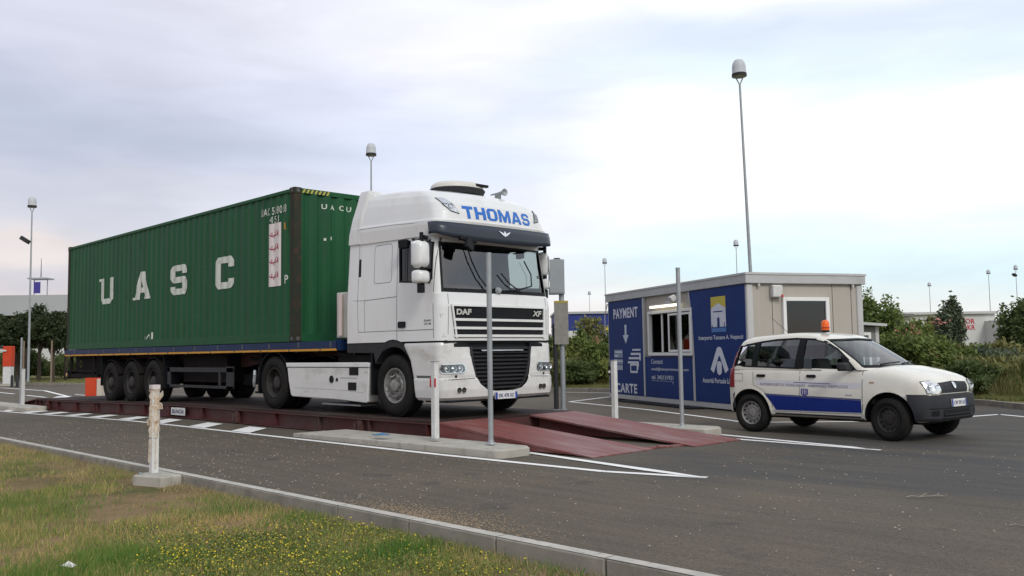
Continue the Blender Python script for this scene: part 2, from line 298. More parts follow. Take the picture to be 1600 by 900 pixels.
def obj(name, mb, m=None, parent=None, smooth=None, bevel=0, loc=None, rz=0, seg=2, fix=True):
    me = mb if isinstance(mb, bpy.types.Mesh) else mesh_of(name, mb, m, smooth, fix)
    o = bpy.data.objects.new(name, me); COL.objects.link(o); o.parent = parent
    if loc: o.location = loc
    if rz: o.rotation_euler.z = rz
    if bevel:
        bv = o.modifiers.new('bevel', 'BEVEL'); bv.width = bevel; bv.segments = seg; bv.limit_method = 'ANGLE'; bv.angle_limit = R(35)
        if not smooth: me.polygons.foreach_set('use_smooth', [True]*len(me.polygons)); bv.harden_normals = True; me.set_sharp_from_angle(angle=R(30))
    return o
def tag(o, label, cat, group=None, kind=None):
    o['label'] = label; o['category'] = cat
    if group: o['group'] = group
    if kind: o['kind'] = kind
    return o
def thing(name, label, cat, loc=(0, 0, 0), rz=0, group=None):
    o = bpy.data.objects.new(name, None); COL.objects.link(o); o.location = loc; o.rotation_euler = (0, 0, rz); o.empty_display_size = .3
    return tag(o, label, cat, group)
def struct(name, mb, m=None, kind='structure', **k):
    o = obj(name, mb, m, **k); o['kind'] = kind; return o
def dup(root, loc, rz, label, group=None):
    r = root.copy(); COL.objects.link(r); r.location = loc; r.rotation_euler = (0, 0, rz); r['label'] = label
    if group: r['group'] = group
    for ch in list(root.children):
        c = ch.copy(); COL.objects.link(c); c.parent = r
        for g in list(ch.children):
            d = g.copy(); COL.objects.link(d); d.parent = c
    return r
def bake(o):
    """apply the modifiers of o into its own mesh"""
    dg = bpy.context.evaluated_depsgraph_get(); e = o.evaluated_get(dg); me = bpy.data.meshes.new_from_object(e); o.modifiers.clear(); o.data = me; return o
def boolean(o, cutter_mb, op='DIFFERENCE', m=None):
    c = obj('cutter', cutter_mb, m or M['black']); c.parent = o.parent
    md = o.modifiers.new('cut', 'BOOLEAN'); md.operation = op; md.object = c; md.solver = 'EXACT'; md.material_mode = 'TRANSFER' if m else 'INDEX'
    bpy.context.view_layer.update(); bake(o); bpy.data.objects.remove(c); return o
def resmooth(o, a=32):
    o.data.polygons.foreach_set('use_smooth', [True]*len(o.data.polygons)); o.data.set_sharp_from_angle(angle=R(a)); return o
def gz(x):                                      # the yard falls very slightly towards its far end
    t = min(1, max(0, (-3.0-x)/11.0)); return -.13*t*t*(3-2*t)
def sag(mb):
    mb.v = [(x, y, z+gz(x)) for x, y, z in mb.v]; return mb

# ---- lettering and other flat marks, cut up so that they can follow the surface under them
def clip(poly, ax, lim, keep):
    out = []; n = len(poly)
    for i in range(n):
        a, b = poly[i], poly[(i+1) % n]; da, db = (a[ax]-lim)*keep, (b[ax]-lim)*keep
        if da >= 0: out.append(a)
        if (da > 0 and db < 0) or (da < 0 and db > 0):
            t = da/(da-db); out.append(tuple(a[k]+(b[k]-a[k])*t for k in range(2)))
    return out
def dice(polys, ax, cuts):
    res = []
    for p in polys:
        lo, hi = min(q[ax] for q in p), max(q[ax] for q in p)
        cs = [lo-1] + [c for c in cuts if lo < c < hi] + [hi+1]
        for a, b in zip(cs[:-1], cs[1:]):
            q = clip(clip(p, ax, a, 1), ax, b, -1)
            if len(q) >= 3: res.append(q)
    return res
def grid(lo, hi, st): return [lo+st*i for i in range(int((hi-lo)/st)+2)]
def text_polys(s, x0, x1, z0, z1, bold=0.0, shear=0.0, space=1.0):
    cu = bpy.data.curves.new('t', 'FONT'); cu.body = s; cu.offset = bold; cu.shear = shear; cu.space_character = space; cu.resolution_u = 3
    o = bpy.data.objects.new('t', cu); COL.objects.link(o); bpy.context.view_layer.update()
    me = bpy.data.meshes.new_from_object(o.evaluated_get(bpy.context.evaluated_depsgraph_get()))
    vs = [v.co for v in me.vertices]; ps = [[(vs[i].x, vs[i].y) for i in p.vertices] for p in me.polygons]
    bpy.data.objects.remove(o); bpy.data.curves.remove(cu); bpy.data.meshes.remove(me)
    ax = [q[0] for p in ps for q in p]; ay = [q[1] for p in ps for q in p]; a0, a1, b0, b1 = min(ax), max(ax), min(ay), max(ay)
    return [[(x0+(q[0]-a0)/(a1-a0)*(x1-x0), z0+(q[1]-b0)/(b1-b0)*(z1-z0)) for q in p] for p in ps]
def marks(name, polys, fn, m, parent=None, cut=None, solid=0, cut_weld=False):
    """polys in 2-D, fn maps a 2-D point onto the surface"""
    if cut:
        a = [q[0] for p in polys for q in p]; b = [q[1] for p in polys for q in p]
        polys = dice(dice(polys, 0, grid(min(a), max(a), cut)), 1, grid(min(b), max(b), cut))
    mb = MB()
    for i, p in enumerate(polys):
        vs = [fn(*q) for q in p]
        if any(v is None for v in vs): continue
        if not solid and not cut_weld:
            e1, e2 = Vector(vs[1])-Vector(vs[0]), Vector(vs[2])-Vector(vs[0]); nn = e1.cross(e2)
            if nn.length > 1e-12: nn = nn.normalized()*(1.2e-4*(i % 6)); vs = [tuple(Vector(v)+nn) for v in vs]
        mb.add(vs, [tuple(range(len(vs)))])
    o = obj(name, mb, m, parent, fix=False)
    if solid:
        b = bmesh.new(); b.from_mesh(o.data); bmesh.ops.remove_doubles(b, verts=b.verts, dist=1e-4); b.to_mesh(o.data); b.free()
        sf = o.modifiers.new('s', 'SOLIDIFY'); sf.thickness = solid; sf.offset = 0
    return o
def bvh(*os):
    dg = bpy.context.evaluated_depsgraph_get(); ts = [BVHTree.FromObject(o, dg) for o in os]
    def cast(org, d):
        best = None
        for t in ts:
            h = t.ray_cast(Vector(org), Vector(d))
            if h[0] is not None and (best is None or h[3] < best[3]): best = h
        return best
    return cast
def rect(x0, x1, z0, z1): return [[(x0, z0), (x1, z0), (x1, z1), (x0, z1)]]
def rrect(x0, x1, z0, z1, r, n=4):
    p = []
    for cx, cz, a in ((x1-r, z1-r, 0), (x0+r, z1-r, 90), (x0+r, z0+r, 180), (x1-r, z0+r, 270)):
        for i in range(n+1): t = R(a+90*i/n); p.append((cx+r*math.cos(t), cz+r*math.sin(t)))
    return p
def outline(poly, w):
    """thin closed frame along a polygon, as quads"""
    res = []; n = len(poly)
    for i in range(n):
        a = Vector(poly[i]); b = Vector(poly[(i+1) % n]); d = (b-a)
        if d.length < 1e-6: continue
        d.normalize(); nn = Vector((-d.y, d.x))*w/2; a2 = a-d*w/2; b2 = b+d*w/2
        res.append([tuple(a2-nn), tuple(b2-nn), tuple(b2+nn), tuple(a2+nn)])
    return res
def line(pts, w):
    res = []
    for a, b in zip(pts[:-1], pts[1:]):
        a = Vector(a); b = Vector(b); d = (b-a).normalized(); nn = Vector((-d.y, d.x))*w/2
        res.append([tuple(a-nn), tuple(b-nn), tuple(b+nn), tuple(a+nn)])
    return res

# ------------------------------------------------------------------ the setting: ground, road, kerbs, verges, markings
g = MB(); g.add([(-900, -900, -.34), (900, -900, -.34), (900, 900, -.34), (-900, 900, -.34)], [(0, 1, 2, 3)]); struct('ground', g, M['soil'])
def lz(x): return gz(x)+float(np.interp(x, [-6, 3, 9], [-.05, -.085, -.115]))
def sheet(poly, st=.8, z=0.0, cutx=True):
    ps = dice([poly], 0, grid(-16, 0, st)) if cutx else [poly]
    mb = MB()
    for p in ps: mb.add([(x, y, gz(x)+z) for x, y in p], [tuple(range(len(p)))])
    return mb
ymin = -4.21
struct('asphalt_yard', sheet([(-260, ymin), (60, ymin), (60, 40), (-260, 40)]), M['asphalt'], fix=False)
lw = MB(); lx = [-300, -40]+[-16+.8*i for i in range(42)]+[60]
for a, b in zip(lx[:-1], lx[1:]): lw.add([(a, -200, lz(a)), (b, -200, lz(b)), (b, -4.30, lz(b)), (a, -4.30, lz(a))], [(0, 1, 2, 3)])
struct('lawn', lw, M['soil'], fix=False)
# far kerb line, grass verge beyond it
KL = [(-150, -2), (-70, 3.6), (-43, 7.2), (-36, 8.8), (-20, 12.4), (-5.8, 13.7), (2, 13.6), (6.2, 13.2), (7.9, 12.4), (9.0, 11.4), (12, 8.6), (20, 3), (40, -10)]
def kerb_run(pts, w=.13, h0=-.05, h1=.12, step=1.0, gap=.012):
    mb = MB()
    for a, b in zip(pts[:-1], pts[1:]):
        a = Vector(a); b = Vector(b); Ln = (b-a).length; n = max(1, int(Ln/step)); d = (b-a)/Ln; nn = Vector((-d.y, d.x))*w
        for i in range(n):
            s0, s1 = Ln*i/n+gap/2, Ln*(i+1)/n-gap/2; j = random.uniform(-.006, .006); q = random.uniform(-.004, .004)*w*20
            c = [a+d*s0, a+d*s1, a+d*s1+nn, a+d*s0+nn]; c = [(v.x+nn.x*q, v.y+nn.y*q) for v in c]
            vs = [(x, y, gz(x)+h0) for x, y in c]+[(x, y, gz(x)+h1+j) for x, y in c]
            mb.add(vs, [(3, 2, 1, 0), (4, 5, 6, 7), (0, 1, 5, 4), (1, 2, 6, 5), (2, 3, 7, 6), (3, 0, 4, 7)])
    return mb
struct('far_kerb', kerb_run(KL), M['kerbm'], bevel=.012)
vp = [(x+.06, y+.12) for x, y in KL]
vv = MB(); far = [(-400, 300), (-200, 500), (100, 500), (500, 300), (500, 100)]
poly = vp + [(400, -60), (600, 300), (0, 700), (-500, 500)]
vv.add([(x, y, gz(x)+.10) for x, y in poly], [tuple(range(len(poly)))]); struct('grass_verge', vv, M['verge'], fix=False)
# near kerb: pale worn top, grey face towards the lawn; the lawn lies lower
nk = MB(); nt_ = MB()
x = -40.0
while x < 17:
    ln = 1.0; j = random.uniform(-.008, .008); k = random.uniform(-.006, .006)
    a, b = x+.006, x+ln-.006; y0, y1 = -4.32+k, -4.20+k; z0 = -.3; z1 = .010
    nk.box(a, b, y0, y1, z0, z1) if a > -3 else nk.add([(xx, yy, zz+gz(xx)) for zz in (z0, z1) for yy in (y0, y1) for xx in (a, b)], [(0, 2, 3, 1), (4, 5, 7, 6), (0, 1, 5, 4), (2, 6, 7, 3), (0, 4, 6, 2), (1, 3, 7, 5)])
    x += ln
struct('near_kerb', nk, M['kerbm'], bevel=.012)
kt = [(rect(i-40+.004, i-39-.004, -4.312, -4.212)[0]) for i in range(57)]
mb = MB()
for p in kt: mb.add([(x, y, gz(x)+.0145) for x, y in p], [(0, 1, 2, 3)])
struct('near_kerb_capping', mb, M['kerbtop'], fix=False)

def paint_lines(name, polys, z=.005, m=None):
    ps = dice(polys, 0, grid(-16, 0, .8)); mb = MB()
    for p in ps: mb.add([(x, y, gz(x)+z) for x, y in p], [tuple(range(len(p)))])
    return struct(name, mb, m or M['paint'], fix=False)
paint_lines('lane_edge_line', line([(-60, -3.1), (-30, -1.75), (-20, -1.28), (-12, -1.2), (5.6, -1.18), (8.3, -1.10), (9.42, -.80)], .115), .005)
paint_lines('lane_gore_line', [[(6.35, -.37), (8.6, -.79), (9.3, -.87), (9.45, -.82), (8.9, -.70), (6.35, -.26)]], .009)
hs = []
for x0 in (-17.2, -15.5, -13.75, -12.04, -10.4, -8.68, -7.08, -5.32, -3.65, -1.84, -.16):
    hs.append([(x0, -1.15), (x0+.66, -1.15), (x0+.02, -.47), (x0-.62, -.47)])
paint_lines('hatching', hs, .013)
paint_lines('exit_gore_line', [[(7.45, 2.80), (9.7, 2.66), (9.7, 2.74), (7.45, 2.92)], [(6.7, 3.32), (7.6, 3.10), (8.4, 2.93), (9.6, 2.71), (9.3, 2.86), (8.4, 3.05), (7.6, 3.22), (6.7, 3.43)]], .005)
paint_lines('parking_line', line([(-1.95, 11.4), (-1.22, 8.88), (2.34, 7.46), (5.5, 5.85), (6.0, 5.55), (7.6, 6.95), (8.55, 8.9), (8.83, 9.9), (9.4, 9.5), (12.5, 6.0)], .11), .005)
paint_lines('far_lane_line', line([(-5.6, 13.2), (2, 13.1), (6.0, 12.7)], .11), .005)
paint_lines('entry_line', line([(-58, 3.2), (-37, 5.0), (-30, 4.9), (-22.5, 3.4)], .16) + line([(-22.5, 3.35), (-21.2, 2.7), (-19.5, 2.2)], .5), .005)
paint_lines('entry_dash_line', [q for x0 in range(-40, -17, 5) for q in line([(x0, 2.2+(x0+17)*-.06), (x0+3, 2.2+(x0+20)*-.06)], .14)], .010)
paint_lines('beyond_bridge_line', line([(-24, 4.2), (-12, 3.4), (3.8, 3.4)], .12), .005)

# litter on the asphalt: pale pebbles and dry leaves, too many and small to count
def scatter(name, n, fn, mtl, s0, s1, flat=.4, label=None, cat='gravel'):
    mb = MB()
    for _ in range(n):
        q = fn()
        if q is None: continue
        x, y, z = q; s = random.uniform(s0, s1); a = random.uniform(0, PI); k = random.uniform(.5, 1)
        c, d = math.cos(a)*s, math.sin(a)*s
        b = [(x+c, y+d, z), (x-d*k, y+c*k, z), (x-c, y-d, z), (x+d*k, y-c*k, z)]
        t = [((px-x)*.55+x, (py-y)*.55+y, z+s*flat*random.uniform(.6, 1.2)) for px, py, _z in b]
        mb.add(b+t, [(4, 5, 6, 7), (0, 1, 5, 4), (1, 2, 6, 5), (2, 3, 7, 6), (3, 0, 4, 7)])
    o = obj(name, mb, mtl); return tag(o, label, cat, kind='stuff')
def near_lane():
    x = random.uniform(-6, 13.5); y = -4.15 + 3.0*random.random()**1.3
    if x > 8.5: y = random.uniform(-4.15, 3.2)
    return (x, y, gz(x)+.002)
scatter('gravel', 1500, near_lane, mat('pebble', (.40, .36, .31), .9, c2=(.27, .22, .18), vs=30), .004, .013, .6, 'pale pebbles and crumbs strewn over the grey asphalt', 'gravel')
def pile():
    x = random.gauss(9.0, .55); y = -4.19 + abs(random.gauss(0, .22)); return (x, y, .003)
scatter('leaf_litter', 1700, pile, mat('dry_leaf', (.20, .15, .10), .9, c2=(.30, .235, .16), vs=40), .004, .011, .5, 'dry brown leaf litter heaped against the near kerb', 'leaf litter')

def twig(x, y, ln, a, label):
    pts = [(ln*(k/6-.5), .02*math.sin(k*1.7), .012+.006*(k % 2)) for k in range(7)]; mb = MB(); mb.path(pts, .0042, 6); mb.path([pts[2], (pts[2][0]+.10, .06, .03)], .004, 5); mb.path([pts[4], (pts[4][0]+.07, -.05, .02)], .004, 5)
    tag(obj('twig', mb, mat('twig_pale', (.26, .235, .19), .9), loc=(x, y, 0), rz=a), label, 'twig', 'twigs on the asphalt')
twig(*W((1432-800)/1408.7*7.95, 7.95), .34, HEAD+.05, 'longer pale twig lying on the asphalt in front of the car')
twig(*W((1590-800)/1408.7*6.6, 6.6), .26, HEAD-.4, 'pale twig on the asphalt at the lower right edge')
# ------------------------------------------------------------------ weighbridge
HD = .3066
wb = thing('weighbridge', 'long dark red steel weighbridge with two ramps, carrying the white lorry', 'weighbridge', (0, 0, 0))
mb = MB(); y0, y1 = -.25, 2.75
n = 37; xs = [-13.9+18.3*i/n for i in range(n+1)]
for a, b in zip(xs[:-1], xs[1:]): mb.box(a, b-.0 if b == xs[-1] else b, y0+.02, y1-.02, HD-.028, HD)
deck = obj('deck', sag(mb), M['deckd'], wb)
def sidebeam(y, out):
    mb = MB(); n = 18
    for i in range(n):
        a, b = -13.9+18.3*i/n, -13.9+18.3*(i+1)/n
        mb.box(a, b, min(y, y-out*.09), max(y, y-out*.09), HD-.030-.016, HD-.0285)      # top flange
        mb.box(a, b, min(y-out*.075, y-out*.09), max(y-out*.075, y-out*.09), .035, HD-.045)   # web, set back
        mb.box(a, b, min(y-out*.005, y-out*.09), max(y-out*.005, y-out*.09), .015, .034)      # bottom flange
    return sag(mb)
obj('side_beam', sidebeam(y0, -1), M['steelred'], wb, bevel=.003); obj('side_beam', sidebeam(y1, 1), M['steelred'], wb, bevel=.003)
for i in range(13):
    xx = -13.6+i*1.48; obj('stiffener', sag(MB().box(xx, xx+.014, y0+.006, y0+.075, .036, HD-.047)), M['steelred'], wb)
for xx in (-12.9, -9.4, -4.9, -1.75, 2.4): mb = MB(); mb.box(xx, xx+.10, y0-.01, y0+.06, .04, HD-.06); mb.box(xx-.12, xx-.05, y0-.004, y0+.06, .04, .2); mb.tube((xx+.05, y0-.02, .17), (xx+.05, y0+.03, .17), .03); obj('mounting_lug', sag(mb), M['steelred'], wb)
obj('end_plate', sag(MB().box(4.385, 4.40, y0, y1, .02, HD-.03)), M['steelred'], wb); obj('end_plate', sag(MB().box(-13.915, -13.9, y0, y1, .02, HD-.03)), M['steelred'], wb)
def ramp_mb(ya, yb, x0, x1, zt, ze=.012, ta=0, tb=0, sides=(.24,)):
    mb = MB(); th = .026; s = 1 if x1 > x0 else -1; g0, g1 = gz(x0), gz(x1)
    n = 6
    for i in range(n):
        a, b = x0+(x1-x0)*i/n, x0+(x1-x0)*(i+1)/n; za, zb = zt+(ze-zt)*i/n, zt+(ze-zt)*(i+1)/n
        mb.add([(a, ya, za), (b, ya, zb), (b, yb, zb), (a, yb, za), (a, ya, za-th), (b, ya, zb-min(th, zb-.001)), (b, yb, zb-min(th, zb-.001)), (a, yb, za-th)], [(0, 1, 2, 3), (7, 6, 5, 4), (0, 4, 5, 1), (1, 5, 6, 2), (2, 6, 7, 3), (3, 7, 4, 0)])
    for y in [ya+q for q in sides]+[yb-.26]:
        mb.add([(x0, y, .01), (x0, y, zt-th), (x1-.25*s, y, .02), (x0, y+.012, .01), (x0, y+.012, zt-th), (x1-.25*s, y+.012, .02)], [(0, 1, 2), (3, 5, 4), (0, 2, 5, 3), (0, 3, 4, 1), (1, 4, 5, 2)])
    def tap(v):
        k = 1-(v[0]-x0)/(x1-x0); f = (v[1]-ya)/(yb-ya); return (v[0], v[1]-ta*k*f+tb*k*(1-f), v[2])
    mb.v = [tap(v) for v in mb.v]
    return sag(mb)
obj('ramp', ramp_mb(-.25, 1.0, 4.402, 7.40, HD-.002, ta=.22, sides=(.012,)), M['ramp'], wb); obj('ramp', ramp_mb(1.60, 2.78, 4.402, 7.62, HD-.002, tb=.10), M['ramp'], wb)
obj('ramp', ramp_mb(-.25, 1.0, -13.917, -16.6, HD-.002), M['ramp'], wb); obj('ramp', ramp_mb(1.62, 2.78, -13.917, -16.6, HD-.002), M['ramp'], wb)
obj('gap_shade_sheet', MB().prism([(4.42, .62), (6.1, .96), (6.1, 1.62), (4.42, 1.72)], 'z', .007, .012), M['black'], wb)  # black sheet added on the ground, painting in the shade between the ramps
mb = MB(); mb.bar((7.28, 1.0, .012), (7.42, 1.62, .012), .09, .02); mb.tube((7.35, 1.14, .02), (7.38, 1.30, .02), .018); obj('tie_bar', mb, M['ramp'], wb)
pl = obj('maker_plate', sag(MB().box(-4.66, -3.98, y0-.012, y0-.004, .075, .235)), M['postw'], wb)
marks('lettering', text_polys('BILANCIAI', -4.6, -4.04, .11, .20, .03), lambda a, b: (a, y0-.0145, b+gz(a)), M['txtd'], pl)

# ------------------------------------------------------------------ concrete islands and posts
def island(name, label, pts, h=.13, noseL=False):
    mb = MB(); r = []
    for k, (ins, z) in enumerate(((0, -.02), (0, h-.025), (.025, h))):
        c = Vector((sum(p[0] for p in pts)/len(pts), sum(p[1] for p in pts)/len(pts)))
        r.append([(p[0]+(c.x-p[0])*ins/abs(max(pts)[0]-min(pts)[0])*2, p[1]+(-1 if p[1] > c.y else 1)*ins, (z if not (noseL and p[0] < min(pts)[0]+.35) else min(z, .05+.1*(p[0]-min(pts)[0])))+gz(p[0])) for p in pts])
    mb.loft(r); return tag(obj(name, mb, M['conc'], smooth=25), label, 'kerb island', 'concrete kerb islands beside the weighbridge')
def stadium(x0, x1, y0, y1, r=.14, nose=0, n=6):
    p = []
    for cx, cy, a in ((x1-r, y1-r, 0), (x0+r, y1-r, 90), (x0+r, y0+r, 180), (x1-r, y0+r, 270)):
        if nose and cx == x0+r:
            if a == 90: p += [(x0+nose, y1), (x0+nose*.4, y0+(y1-y0)*.75), (x0+.05, y0+(y1-y0)*.4)]
            else: p += [(x0, y0+.08), (x0+.05, y0+.02)]
            continue
        for i in range(n+1): t = R(a+90*i/n); p.append((cx+r*math.cos(t), cy+r*math.sin(t)))
    xs = sorted(p, key=lambda q: q[0]); return p
island('concrete_island', 'low pale concrete island in front of the lorry, blue scrap on it', stadium(1.62, 6.56, -1.02, -.42, .12, nose=.7), .115, True)
island('concrete_island', 'low concrete island at the far left end of the weighbridge', stadium(-22, -12.35, -.98, -.38, .13))
island('concrete_island', 'low concrete island beyond the right ramp, two posts on it', stadium(3.2, 6.98, 2.84, 3.34, .1))
def grey_post(x, y, h, label, r=.034, lean=(0, 0)):
    t = thing('steel_post', label, 'post', (x, y, .13+gz(x)), 0, 'grey round steel posts on the islands')
    obj('post', MB().tube((0, 0, 0), (lean[0], lean[1], h), r, n=18), M['galv'], t, smooth=40)
    obj('collar', MB().lathe([(r+.001, .0), (r+.035, .0), (r+.03, .012), (r+.006, .02), (r+.001, .05)], n=18), M['galv'], t, smooth=40)
    obj('cap', MB().lathe([(0, h+.008), (r+.002, h+.006), (r+.003, h-.01), (r+.001, h-.012)], n=18), M['galv'], t, smooth=40); 
    if lean != (0, 0): t.children[-1].location = (lean[0], lean[1], 0)
    return t
grey_post(6.02, -.66, 2.50, 'tall grey steel post nearest the camera, in front of the lorry grille')
grey_post(6.45, 3.0, 2.47, 'tall grey steel post in front of the blue cabin window')
grey_post(-14.3, -.55, 1.95, 'thin grey steel post on the island at the far left', .028)
def white_post(x, y, h, label, refl, rz=0, box=False):
    t = thing('marker_post', label, 'post', (x, y, .13+gz(x)), rz, 'white square marker posts on the islands')
    mb = MB(); mb.box(-.042, .042, -.042, .042, 0, h-.012); obj('post', mb, M['postw'], t, bevel=.01)
    obj('cap', MB().box(-.047, .047, -.047, .047, h-.012, h), M['galv'], t, bevel=.005)
    mb = MB(); mb.box(-.065, .065, -.065, .065, 0, .008); obj('base_plate', mb, M['galv'], t)
    if refl:
        for s in (-1, 1):
            mb = MB(); mb.box(s*.05-.006, s*.05+.006, -.050, -.028, h-.36, h-.24) ; obj('reflector', mb, M['red'], t)
        mb = MB(); mb.box(-.075, -.0425, -.035, .035, h-.37, h-.23); obj('sensor', mb, M['galv'], t, bevel=.004)
    if box:
        mb = MB(); mb.box(-.10, -.0425, -.04, .04, h-.26, h-.10); e = obj('sensor', mb, M['black'], t, bevel=.006)
        obj('sensor_eye', MB().lathe([(0, -.043), (.024, -.043), (.026, -.040)], (-.072, 0, h-.2), 'y', 16), M['chrome'], e)
    return t
white_post(4.93, -.70, 1.08, 'white square marker post with red reflectors in front of the lorry', True)
white_post(4.95, 3.2, 1.03, 'white square marker post with a black sensor, before the blue cabin', False, box=True)
white_post(-13.9, -.6, 1.05, 'short white marker post on the far left island', False)
# weathered post wrapped in torn tape on the near kerb
t = thing('weathered_post', 'short weathered post wrapped in peeling brown tape beside the lawn', 'post', (4.52, -4.47, .012))
obj('post', MB().box(-.04, .04, -.04, .04, 0, .985), M['postw'], t, bevel=.006)
mb = MB(); random.seed(3)
segs = 14
rings = []
for i in range(segs):
    z = .40+.54*i/(segs-1); r = .050+random.uniform(-.004, .010); ring = []
    for k in range(12):
        a = 2*PI*k/12; rr_ = r*(1.18 if k % 3 == 0 else 1.0)*(1+random.uniform(-.07, .07)); ring.append((rr_*math.cos(a), rr_*math.sin(a), z+random.uniform(-.012, .012)))
    rings.append(ring)
mb.loft(rings); obj('tape_wrap', mb, M['tape'], t, smooth=60)
mb = MB()
for (z0, dx, ln, zz) in ((.82, .03, .085, .07), (.77, .035, .075, -.03), (.60, -.045, .02, -.05)):
    rr0 = [[(dx+math.copysign(ln, dx)*s*1.0, -.03+.014*math.sin(3*s+k), z0+zz*s-.05*(1-s*.6)+.09*k*(1-.35*s)) for k in (0, .5, 1)] for s in (0, .35, .7, 1)]
    vs = [v for r_ in rr0 for v in r_]
    mb.add(vs, [(i*3+j, i*3+j+1, i*3+j+4, i*3+j+3) for i in range(3) for j in range(2)])
o = obj('torn_flap', mb, M['tape'], t, fix=False); o.rotation_euler.z = R(42); sf = o.modifiers.new('s', 'SOLIDIFY'); sf.thickness = .008
mb = MB()
for (a, b, w) in (((.044, .0, .38), (.046, .0, .05), .012), ((-.02, -.046, .38), (-.028, -.047, .12), .014), ((.02, -.046, .38), (.012, -.046, .22), .01)): mb.bar(a, b, w, .006)
obj('tape_strip', mb, M['tape'], t)
obj('cap', MB().box(-.046, .046, -.046, .046, .945, .992), mat('faded_pink', (.55, .42, .42), .6, c2=(.66, .64, .62), vs=20), t, bevel=.004)
mb = MB(); mb.prism([(4.54, -4.72), (4.98, -4.58), (4.94, -4.325), (4.28, -4.325)], 'z', -.3, .018)
tag(obj('concrete_slab', mb, M['conc'], bevel=.02), 'small concrete slab under the weathered post', 'slab')
mb = MB(); mb.tube((4.60, -4.65, .018), (4.60, -4.65, .042), .022); mb.tube((4.60, -4.65, .032), (4.52, -4.63, .026), .010); tag(obj('anchor_bolt', mb, M['galv'], smooth=30), 'rusty bolt end sticking from the small concrete slab', 'bolt')
random.seed(9)
# scrap on the island, paper on the lawn
mb = MB(); pts = [(0, 0, .005), (.16, -.05, .012), (.34, .02, .02), (.30, .11, .008), (.12, .10, .028), (.02, .08, .006)]
mb.add(pts+[(x, y, z+.012) for x, y, z in pts], [tuple(range(5, -1, -1)), tuple(range(6, 12))]+[(i, (i+1) % 6, 6+(i+1) % 6, 6+i) for i in range(6)])
tag(obj('plastic_scrap', mb, M['bag'], loc=(3.75, -.93, .13)), 'crumpled blue plastic scrap lying on the near concrete island', 'litter')
def scrap(x, y, s, label, a=0):
    mb = MB(); pts = [(random.uniform(.7, 1)*math.cos(q)*s, random.uniform(.4, .7)*math.sin(q)*s, random.uniform(0, .02)+.03) for q in [k*PI/4 for k in range(8)]]
    mb.add(pts+[(0, 0, .07)], [(i, (i+1) % 8, 8) for i in range(8)]); o = obj('paper_scrap', mb, M['paper'], loc=(x, y, lz(x)-.01), rz=a); sf = o.modifiers.new('s', 'SOLIDIFY'); sf.thickness = .004
    tag(o, label, 'litter', 'paper scraps on the lawn')

# ------------------------------------------------------------------ readout cabinet beyond the bridge
t = thing('display_post', 'grey cabinet on twin steel posts behind the lorry, notice sheets below', 'cabinet', (*W(1.04, 20.6), 0), HEAD)
mb = MB(); mb.box(-.20, .16, -.12, .12, 2.62, 3.42); bx = obj('cabinet', mb, M['pavl'], t, bevel=.015)
obj('cabinet_door', MB().box(-.18, .14, -.134, -.1205, 2.65, 3.39), M['pavl'], bx, bevel=.004)
obj('roof_vent', MB().lathe([(0, .04), (.07, .035), (.09, .0)], (0, 0, 3.421), 'z', 14), M['dgrey'], bx)
obj('post', MB().tube((-.07, 0, 0), (-.07, 0, 1.95), .055), M['dgrey'], t, smooth=30); obj('post', MB().tube((.09, .02, 0), (.09, .02, 2.62), .06), M['galv'], t, smooth=30)
obj('notice', MB().box(-.09, .23, -.09, -.07, 1.48, 2.42), mat('notice', (.28, .27, .24), .8, c2=(.20, .19, .17), vs=9), t)
obj('notice_edge', MB().box(-.09, .23, -.094, -.066, 2.42, 2.47), mat('notice_edge', (.35, .27, .05), .6), t)
obj('bracket', MB().box(-.16, .2, -.065, -.02, 1.86, 1.90), M['dgrey'], t)
mb = MB(); mb.box(-.13, .0, -.1, .1, 0, .012); mb.box(.02, .17, -.1, .12, 0, .012); obj('base_plate', mb, M['galv'], t)

# ------------------------------------------------------------------ shipping container
CB = HD + 1.262; CH = 2.896; CW = 2.438; CL = 12.192
def cy_side(x, base=.018, dep=.019, pitch=.278):
    t = ((x+12.05) % pitch)/pitch
    return base + dep*(0 if t < .25 else (t-.25)/.25 if t < .5 else 1 if t < .75 else (1-t)/.25)
def corr_cuts(a, b, pitch=.278): return sorted([a, b]+[c for i in range(int((b-a)/pitch)+2) for c in [a+pitch*(i+q) for q in (0, .25, .5, .75)] if a < c < b])
ct = thing('shipping_container', 'long green corrugated shipping container with white UASC lettering, on the trailer', 'container', (0, 0, CB))
xsx = corr_cuts(-12.05, -.10)
def wallx(y_of, sgn):
    mb = MB(); vs = []
    for x in xsx: vs += [(x, y_of(x), .16), (x, y_of(x), CH-.085)]
    mb.add(vs, [(2*i, 2*i+2, 2*i+3, 2*i+1) for i in range(len(xsx)-1)]); return mb
obj('side_wall', wallx(lambda x: cy_side(x), 1), M['green'], ct); obj('side_wall', wallx(lambda x: CW-cy_side(x), -1), M['green'], ct)
yc = corr_cuts(.11, CW-.11, .30)
def cx_front(y): t = ((y-.11) % .30)/.30; return -.012-.045*(0 if t < .25 else (t-.25)/.25 if t < .5 else 1 if t < .75 else (1-t)/.25)
for nm, off in (('front_wall', 0), ('rear_doors', -CL)):
    mb = MB(); vs = []
    for y in yc:
        xx = cx_front(y) if off == 0 else off-cx_front(y)*.5; vs += [(xx, y, .16), (xx, y, CH-.09)]
    mb.add(vs, [(2*i, 2*i+2, 2*i+3, 2*i+1) for i in range(len(yc)-1)]); obj(nm, mb, M['green'], ct)
mb = MB(); mb.box(-12.1, -.09, .03, CW-.03, CH-.075, CH-.03); obj('roof', mb, M['green'], ct)
